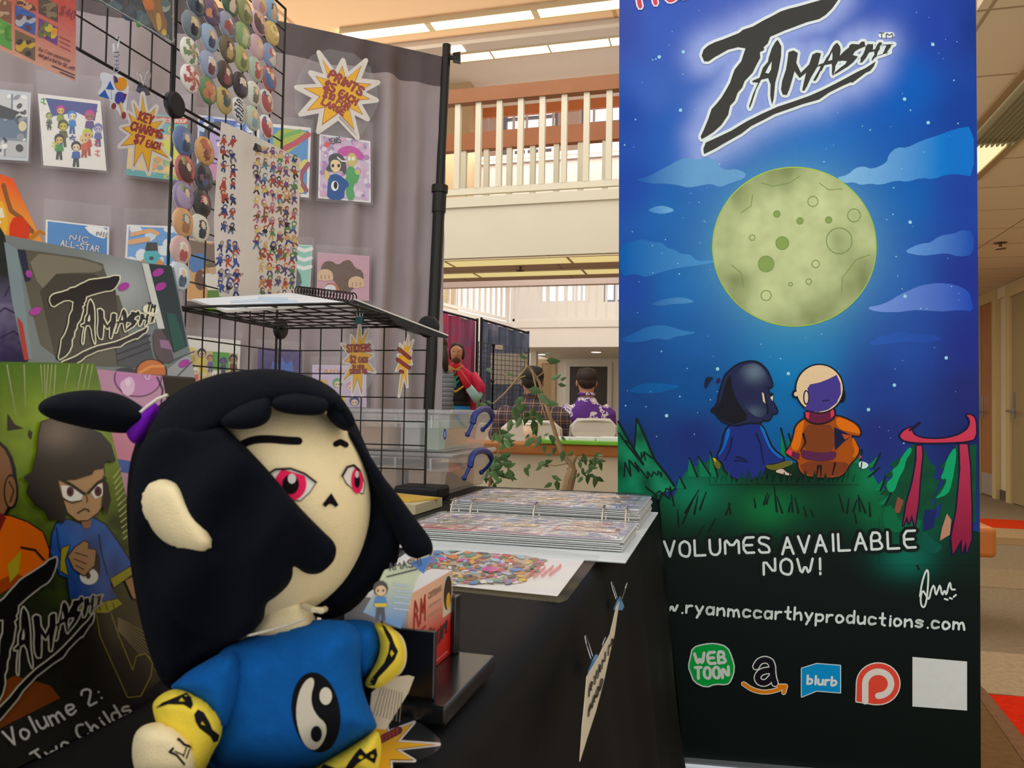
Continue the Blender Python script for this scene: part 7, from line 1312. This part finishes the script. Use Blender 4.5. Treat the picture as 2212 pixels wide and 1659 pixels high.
def pattern(name, kind):
    m = bpy.data.materials.new(name); m.use_nodes = True; nt = m.node_tree; b = nt.nodes['Principled BSDF']; b.inputs['Roughness'].default_value = .85; tc = nt.nodes.new('ShaderNodeTexCoord'); L = nt.links.new
    def ramp(src, stops, const=True):
        r = nt.nodes.new('ShaderNodeValToRGB'); r.color_ramp.interpolation = 'CONSTANT' if const else 'LINEAR'
        while len(r.color_ramp.elements) < len(stops): r.color_ramp.elements.new(1.)
        for e, (p, c) in zip(r.color_ramp.elements, stops): e.position = p; e.color = (*lin(c), 1)
        L(src, r.inputs[0]); return r.outputs[0]
    if kind == 'floral':
        v = nt.nodes.new('ShaderNodeTexVoronoi'); v.inputs['Scale'].default_value = 9; v.inputs['Randomness'].default_value = .8; n = nt.nodes.new('ShaderNodeTexNoise'); n.inputs['Scale'].default_value = 22; n.inputs['Detail'].default_value = 2
        ad = nt.nodes.new('ShaderNodeVectorMath'); ad.operation = 'MULTIPLY_ADD'; ad.inputs[1].default_value = (.09, .09, .09); L(tc.outputs['Object'], n.inputs['Vector']); L(n.outputs['Color'], ad.inputs[0]); L(tc.outputs['Object'], ad.inputs[2]); L(ad.outputs[0], v.inputs['Vector'])
        L(ramp(v.outputs['Distance'], [(0, '#d9cfd2'), (.34, '#5b2a86'), (.4, '#d9cfd2'), (.5, '#5b2a86')]), b.inputs['Base Color'])
    elif kind == 'plaid':
        sp = nt.nodes.new('ShaderNodeSeparateXYZ'); L(tc.outputs['Object'], sp.inputs[0]); outs = []
        for ax in ('X', 'Z'):
            mm = nt.nodes.new('ShaderNodeMath'); mm.operation = 'MULTIPLY'; mm.inputs[1].default_value = 14; L(sp.outputs[ax], mm.inputs[0]); f_ = nt.nodes.new('ShaderNodeMath'); f_.operation = 'FRACT'; L(mm.outputs[0], f_.inputs[0])
            outs.append(ramp(f_.outputs[0], [(0, '#2c3048'), (.3, '#8a6a5a'), (.4, '#3d3538'), (.62, '#c2a07c'), (.7, '#4a2f34')]))
        mx = nt.nodes.new('ShaderNodeMix'); mx.data_type = 'RGBA'; mx.inputs['Factor'].default_value = .5; L(outs[0], mx.inputs['A']); L(outs[1], mx.inputs['B']); L(mx.outputs['Result'], b.inputs['Base Color'])
    elif kind == 'stripes':
        sp = nt.nodes.new('ShaderNodeSeparateXYZ'); L(tc.outputs['Object'], sp.inputs[0]); mm = nt.nodes.new('ShaderNodeMath'); mm.operation = 'MULTIPLY'; mm.inputs[1].default_value = 22; L(sp.outputs['Z'], mm.inputs[0]); f_ = nt.nodes.new('ShaderNodeMath'); f_.operation = 'FRACT'; L(mm.outputs[0], f_.inputs[0]); L(ramp(f_.outputs[0], [(0, '#6a7078'), (.45, '#8d949a'), (.6, '#565b62')]), b.inputs['Base Color'])
    elif kind in ('nebula', 'bluedrape'):
        n = nt.nodes.new('ShaderNodeTexNoise'); n.inputs['Scale'].default_value = 2.2; n.inputs['Detail'].default_value = 4; L(tc.outputs['Object'], n.inputs['Vector'])
        L(ramp(n.outputs['Fac'], [(0, '#6a5a80'), (.42, '#a0668c'), (.56, '#c0507a'), (.68, '#e04858')] if kind == 'nebula' else [(0, '#4a5570'), (.5, '#5f6a84'), (.66, '#8f8fb0')], False), b.inputs['Base Color'])
    return m
HAIRD = M('#1d1714', .7, .3, 60, bump=.6, bs=120, sheen=.1, name='dark_hair'); HAIRB = M('#2e211a', .7, .3, 60, bump=.6, bs=120, name='brown_hair')
def skinm(h): return M(h, .55, .05, 30, name='skin')
def seated(px, ytop, d, wpx, label, shirt, hairm, skin, lean=0., turn=0.):
    top = at(px, ytop, d); ex = r0; ey = f0; w = wpx / FPX * d / 2; bz = top.z; c = Vector((top.x, top.y, 0)); f_ = lambda x, y, z: c + ex * x + ey * y + ZV * z
    t = thing('person', label, 'person', (c.x, c.y + .1, .45)); hh = .235; nz_ = bz - hh - .04; sk = skinm(skin)
    # one continuous body: pelvis, trunk, neck, head
    rg = [(0,.02,.44,.17,.12),(0,.03,.55,.17,.13),(0,.03,.75,.16,.12),(0,.0,nz_-.12,.17,.11),(0,-.01,nz_-.04,.1,.085),(0,0,nz_+.02,.062,.065),(0,.01,nz_+.07,.064,.075),(0,.02,bz-hh+.05,.07,.09),(0,.02,bz-.13,.083,.105),(0,.015,bz-.07,.08,.1),(0,.01,bz-.02,.055,.07),(0,.01,bz-.002,.02,.03)]
    G().loft([(f_(x + lean * (z - .5) * .0, y, z), ex * a_, ey * b_) for x, y, z, a_, b_ in rg], 24).build('body', sk, t, True)
    s = w; g = G(); g.loft([(f_(0, .03, .43), ex * s * .74, ey * .15), (f_(0, .04, .6), ex * s * .78, ey * .155), (f_(0, .03, .8), ex * s * .84, ey * .15), (f_(0, .0, nz_ - .18), ex * s * .88, ey * .135), (f_(0, -.01, nz_ - .1), ex * s * .74, ey * .115), (f_(0, -.01, nz_ - .035), ex * s * .42, ey * .1), (f_(0, 0, nz_ + .005), ex * .085, ey * .085), (f_(0, 0, nz_ + .02), ex * .078, ey * .078)], 28)
    for q in (-1, 1): g.tube([f_(q * s * .55, .0, nz_ - .09), f_(q * s * .78, .0, nz_ - .14), f_(q * s * .93, .04, nz_ - .32), f_(q * s * .97, .14, .72), f_(q * s * .8, .32, .68)], [.07, .082, .074, .066, .05], 14)
    sh_ = g.build('shirt', shirt, t, True); rm = sh_.modifiers.new('cloth', 'REMESH'); rm.mode = 'VOXEL'; rm.voxel_size = .016; rm.use_smooth_shade = True; smm = sh_.modifiers.new('soft', 'SMOOTH'); smm.iterations = 6; smm.factor = .5
    g = G(); g.loft([(f_(0, -.005, nz_ + .03), ex * .086, ey * .088), (f_(0, -.005, nz_ + .055), ex * .08, ey * .082)], 24); g.build('collar', shirt, t, True)
    g = G(); g.ell(f_(0, -.012, bz - .075), ex * .1, ey * .112, ZV * .088, 26, 16); g.ell(f_(0, -.055, bz - .12), ex * .085, ey * .06, ZV * .07, 20, 12)
    rh = random.Random(int(px))
    for i in range(10): a_ = rh.uniform(0, 6.28); g.ell(f_(.05 * math.cos(a_), .06 * math.sin(a_), bz - .03), ex * .04, ey * .045, ZV * .035, 12, 8)
    g.build('hair', hairm, t, True)
    for q in (-1, 1): G().ell(f_(q * .088, .02, bz - .13), ex * .012, ey * .022, ZV * .033, 12, 8).build('ear', sk, t, True)
    for q in (-1, 1): G().tube([f_(q * .1, .06, .47), f_(q * .12, .46, .47), f_(q * .12, .5, .06), f_(q * .12, .6, .04)], [.09, .075, .055, .045], 12).build('trouser_leg', M('#2f3644', .8, .1), t, True)
chair(1083, 1213, 910, 955, 6.1, 'white folding chair behind the tree, under the man in plaid shirt'); chair(1232, 1332, 906, 943, 6.35, 'white folding chair under the man in purple floral shirt')
chair(1030, 1070, 915, 955, 6.9, 'white folding chair half hidden behind the storage boxes')
seated(1150, 793, 6.5, 162, 'man with dark hair in brown plaid shirt seated facing away behind the tree', pattern('plaid_shirt', 'plaid'), HAIRD, '#a8765a'); seated(1268, 797, 7.15, 116, 'man with dark hair in purple white-flowered shirt seated facing away', pattern('floral_shirt', 'floral'), HAIRB, '#c48a6c')
# ---------------------------------------------------------------- far backdrops, rack
def drape(name, label, x0, yt0, x1, yt1, d0, d1, mat, zb6=.05, fr=26, bar=True):
    a_, b_ = at(x0, yt0, d0), at(x1, yt1, d1); t = thing(name, label, 'backdrop', ((a_.x + b_.x) / 2, (a_.y + b_.y) / 2, 0)); dv_ = Vector((b_.x - a_.x, b_.y - a_.y, 0)); L = dv_.length; dv_.normalize(); nv_ = Vector((dv_.y, -dv_.x, 0)); V = []; F = []; n = 140
    for i in range(n + 1):
        u = L * i / n; zt6 = a_.z + (b_.z - a_.z) * i / n; o_ = nv_ * (.03 * math.sin(u * fr) + .015 * math.sin(u * fr * 2.3))
        for z in (zt6, zt6 - .3, (zt6 + zb6) / 2, zb6): V.append(Vector((a_.x, a_.y, 0)) + dv_ * u + o_ + ZV * z)
    for i in range(n):
        for j in range(3): F.append((i * 4 + j, i * 4 + j + 1, i * 4 + 5 + j, i * 4 + 4 + j))
    mesh('curtain', V, F, mat, t, True)
    G().tube([a_ + ZV * .02, b_ + ZV * .02], .018, 8).build('crossbar', BLKPL, t)
    for p in (a_, b_): G().tube([Vector((p.x, p.y, .01)), p + ZV * .05], .02, 8).build('pole', BLKPL, t)
drape('far_backdrop', 'magenta and purple cosmic curtain behind the costumed person', 925, 668, 1031, 695, 11.2, 11.8, pattern('nebula_cloth', 'nebula')); drape('far_backdrop', 'blue grey curtain on black poles left of the seated men', 1040, 693, 1141, 722, 11.6, 12.4, pattern('blue_grey_cloth', 'bluedrape'))
rkk = thing('grid_rack', 'wire grid cube rack with white panel before the blue grey curtain', 'display rack', at(1085, 900, 10.8) * 1); RKM = M('#3c3c42', .5, .1)
g = G(); q0 = [at(1033,738,10.9), at(1066,745,10.6), at(1142,752,11.0)]
for (p_, s_), n in (((q0[0], q0[1]), 5), ((q0[1], q0[2]), 9)):
    zb7 = .05
    for i in range(n + 1): b_ = p_ + (s_ - p_) * i / n; g.tube([Vector((b_.x, b_.y, zb7)), b_], .004 if i not in (0, n) else .013, 5)
    for i in range(27): zz = zb7 + (p_.z - zb7) * i / 26; g.tube([Vector((p_.x, p_.y, zz)), Vector((s_.x, s_.y, zz + (s_.z - p_.z) * i / 26))], .004, 5)
g.build('wire_panels', RKM, rkk)
for x, y, d_ in ((1066,745,10.6),(1064,823,10.6),(1031,823,10.9)): G().ell(at(x, y, d_ - .04), RT * .028, FW * .028, ZV * .028, 12, 8).build('connector', BLKPL, rkk)
A = Art(PL(at(1100, 800, 11.05), -FW), 1, .003); A.sheet([(1060,763),(1143,765),(1143,829),(1060,831)], '#cfcbc2', .01); A.build('white_panel', A_MATTE, rkk); A = Art(PL(at(1078, 750, 10.5), -FW), 1, .003); A.sheet([(1070,745),(1086,746),(1086,755),(1070,754)], '#e3dfc8', .004); A.stroke([(1073,750),(1083,751)], 1, '#6a6a60', 1, n=4); A.build('small_tag', A_MATTE, rkk)
# ---------------------------------------------------------------- standing people
def bodyparts(g, f_, ex, ey, rg, n=24): g.loft([(f_(x, y, z), ex * a_, ey * b_) for x, y, z, a_, b_ in rg], n)
d = 10.; hp = at(987, 742, d); c = Vector((hp.x, hp.y, 0)); ex = r0; ey = -f0; f_ = lambda x, y, z: c + ex * x + ey * y + ZV * z; HT = hp.z
cp = thing('person', 'bearded person in red cape, black bodice and blue skirt, hands raised to the neck', 'person', (c.x, c.y, 0)); sk = skinm('#cf9478')
g = G(); bodyparts(g, f_, ex, ey, [(0,0,.9,.15,.1),(0,0,1.1,.13,.095),(0,0,1.3,.16,.1),(0,0,1.42,.13,.085),(0,-.005,HT-.27,.055,.06),(0,.01,HT-.22,.06,.07),(0,.03,HT-.15,.075,.09),(0,.02,HT-.08,.078,.092),(0,0,HT-.02,.05,.06),(0,0,HT-.004,.02,.025)])
for q in (-1, 1): g.tube([f_(q * .14, 0, 1.38), f_(q * .27, .02, 1.2), f_(q * .24, .1, 1.1), f_(q * .06, .16, 1.38), f_(q * .03, .15, 1.45)], [.05, .048, .042, .034, .03], 12)
for q in (-1, 1): g.tube([f_(q * .09, 0, .95), f_(q * .09, .01, .5), f_(q * .09, 0, .08), f_(q * .1, .1, .04)], [.085, .065, .045, .04], 12)
b_ = g.build('body', sk, cp, True); rm = b_.modifiers.new('skin', 'REMESH'); rm.mode = 'VOXEL'; rm.voxel_size = .014; rm.use_smooth_shade = True
g = G(); g.ell(f_(0, -.02, HT - .07), ex * .092, ey * .1, ZV * .085, 20, 12); g.ell(f_(-.08, -.02, HT - .13), ex * .025, ey * .06, ZV * .08, 12, 8); g.ell(f_(.08, -.02, HT - .13), ex * .025, ey * .06, ZV * .08, 12, 8); g.build('hair', HAIRB, cp, True)
g = G(); g.ell(f_(0, .075, HT - .225), ex * .06, ey * .04, ZV * .035, 16, 10); g.build('beard', M('#5a3a2c', .8), cp, True)
fa = G()
for q in (-1, 1): fa.ell(f_(q * .03, .108, HT - .115), ex * .012, ey * .006, ZV * .005, 8, 6)
fa.build('eyes', M('#2a201c', .5), cp, True); G().ell(f_(0, .125, HT - .15), ex * .013, ey * .018, ZV * .025, 10, 8).build('nose', sk, cp, True); G().ell(f_(0, .115, HT - .19), ex * .022, ey * .006, ZV * .006, 8, 6).build('mouth', M('#9a4a44', .6), cp, True)
RED = M('#d01f30', .7, .1, 8, name='red_cloth'); g = G(); g.loft([(f_(0,-.02,1.12), ex*.25, ey*.14), (f_(0,-.01,1.25), ex*.25, ey*.15), (f_(0,0,1.38), ex*.215, ey*.13), (f_(0,0,1.46), ex*.1, ey*.1), (f_(0,0,1.5), ex*.075, ey*.08)], 24); g.build('cape', M('#d81f52', .7, .1, 8, name='crimson_cloth'), cp, True)
g = G(); g.tube([f_(.2, .0, 1.36), f_(.3, .03, 1.2), f_(.29, .08, 1.12)], [.075, .085, .08], 12); g.build('upper_sleeve', M('#d81f52', .7, .1, 8), cp, True); g = G(); g.tube([f_(.3, .06, 1.14), f_(.27, .12, 1.06), f_(.17, .17, 1.2)], [.066, .07, .05], 12); g.build('sleeve', M('#a9d0cf', .7, .05), cp, True); g = G(); g.tube([f_(-.3, .04, 1.18), f_(-.24, .12, 1.08), f_(-.16, .17, 1.2)], [.066, .07, .05], 12); g.build('sleeve', M('#a9d0cf', .7, .05), cp, True)
def gl(sx):
    g = G(); g.tube([f_(sx * .17, .17, 1.19), f_(sx * .1, .19, 1.3), f_(sx * .05, .17, 1.4)], [.046, .04, .036], 12); o_ = f_(sx * .045, .17, 1.42)
    for i, (dx, L_) in enumerate(((-.02,.06),(-.006,.068),(.008,.064),(.022,.052))): g.tube([o_ + ex * dx, o_ + ex * (dx - sx * .006) + ZV * L_ * .6, o_ + ex * (dx - sx * .014) + ZV * L_ - ey * .01], [.01, .0095, .008], 7)
    g.tube([o_ + ex * sx * -.02, o_ + ex * sx * -.045 + ZV * .02, o_ + ex * sx * -.05 + ZV * .045], [.011, .01, .008], 7); g.build('glove', RED, cp, True)
gl(1); gl(-1)
g = G(); g.loft([(f_(0,.02,.98), ex*.165, ey*.13), (f_(0,.03,1.08), ex*.15, ey*.125), (f_(0,.035,1.22), ex*.17, ey*.135), (f_(0,.04,1.32), ex*.17, ey*.12)], 24); g.build('bodice', M('#1d1a22', .7, .1), cp, True)
bo = PL(f_(0, .178, 1.15), -FW); A = Art(bo, 1, .002); cxp, cyp = 984, 808
A.stroke([(974,792),(984,799),(1000,790)], 3.2, '#cfa04a', 1); A.stroke([(969,835),(984,846),(1004,832)], 4, '#cfa04a', 1)
for P in ([(984,803),(978,810),(984,818),(990,810)], [(975,800),(980,808)], [(994,799),(990,808)], [(984,818),(984,836)], [(978,822),(984,830),(991,822)], [(976,828),(984,836)]): A.stroke(P, 3, '#2a9a78', 2)
A.build('bodice_trim', A_MATTE, cp)
g = G(); g.loft([(f_(0,0,.06), ex*.34, ey*.32), (f_(0,0,.5), ex*.28, ey*.25), (f_(0,.01,.9), ex*.2, ey*.16), (f_(0,.02,.99), ex*.168, ey*.135)], 28); g.build('skirt', M('#1f7fc4', .7, .15, 10, name='blue_skirt'), cp, True); g = G(); g.loft([(f_(0,.02,.96), ex*.185, ey*.15), (f_(0,.02,1.02), ex*.172, ey*.14)], 24); g.build('belt', M('#14131a', .6), cp, True)
g = G(); g.loft([(f_(.2,-.1,.1), ex*.12, ey*.05), (f_(.22,-.1,.9), ex*.1, ey*.05), (f_(.18,-.08,1.3), ex*.1, ey*.05)], 14); g.build('cape_tail', M('#c01f48', .7, .1), cp, True)
d = 7.6; hp = at(948, 735, d); c = Vector((hp.x, hp.y, 0)); ex = r0; ey = f0; HT = 1.62; f_ = lambda x, y, z: c + ex * x * .72 + ey * y + ZV * z
wo = thing('person', 'person with long dark hair in grey striped tank top behind the black pole', 'person', (c.x, c.y, 0)); sk2 = skinm('#a87552')
g = G(); bodyparts(g, f_, ex, ey, [(0,0,.85,.15,.11),(0,0,1.0,.13,.1),(0,0,1.2,.15,.1),(0,0,1.32,.14,.085),(0,-.005,1.38,.055,.055),(0,.01,1.43,.055,.065),(0,.02,1.5,.07,.085),(0,.01,1.57,.07,.085),(0,0,1.61,.04,.05)])
g.tube([f_(-.13, -.03, 1.3), f_(-.12, -.12, 1.1), f_(-.1, -.13, .9), f_(-.08, -.1, .78)], [.052, .046, .038, .03], 12); g.tube([f_(.12, .02, 1.3), f_(.12, .12, 1.1), f_(.1, .2, .95), f_(.1, .26, .85)], [.05, .046, .038, .03], 12)
for q in (-1, 1): g.tube([f_(q * .08, 0, .9), f_(q * .08, .01, .5), f_(q * .08, 0, .08), f_(q * .08, .1, .04)], [.085, .065, .045, .04], 12)
b_ = g.build('body', sk2, wo, True); rm = b_.modifiers.new('skin', 'REMESH'); rm.mode = 'VOXEL'; rm.voxel_size = .014; rm.use_smooth_shade = True
g = G(); g.loft([(f_(0,0,.82), ex*.18, ey*.135), (f_(0,0,1.0), ex*.15, ey*.12), (f_(0,0,1.2), ex*.165, ey*.115), (f_(.0,0,1.3), ex*.13, ey*.1), (f_(0,0,1.35), ex*.1, ey*.08)], 24); g.build('tank_top', pattern('striped_top', 'stripes'), wo, True)
g = G(); g.ell(f_(0, -.015, 1.545), ex * .09, ey * .1, ZV * .09, 20, 12); g.tube([f_(.05, -.07, 1.52), f_(.09, -.1, 1.4), f_(.12, -.09, 1.28)], [.05, .04, .02], 10); g.build('hair', M('#2a1a16', .7, .3, 60), wo, True)
g = G(); g.loft([(f_(0,0,.05), ex*.14, ey*.13), (f_(0,0,.5), ex*.17, ey*.14), (f_(0,0,.84), ex*.175, ey*.135)], 20); g.build('skirt', M('#3a3c46', .8, .1), wo, True)
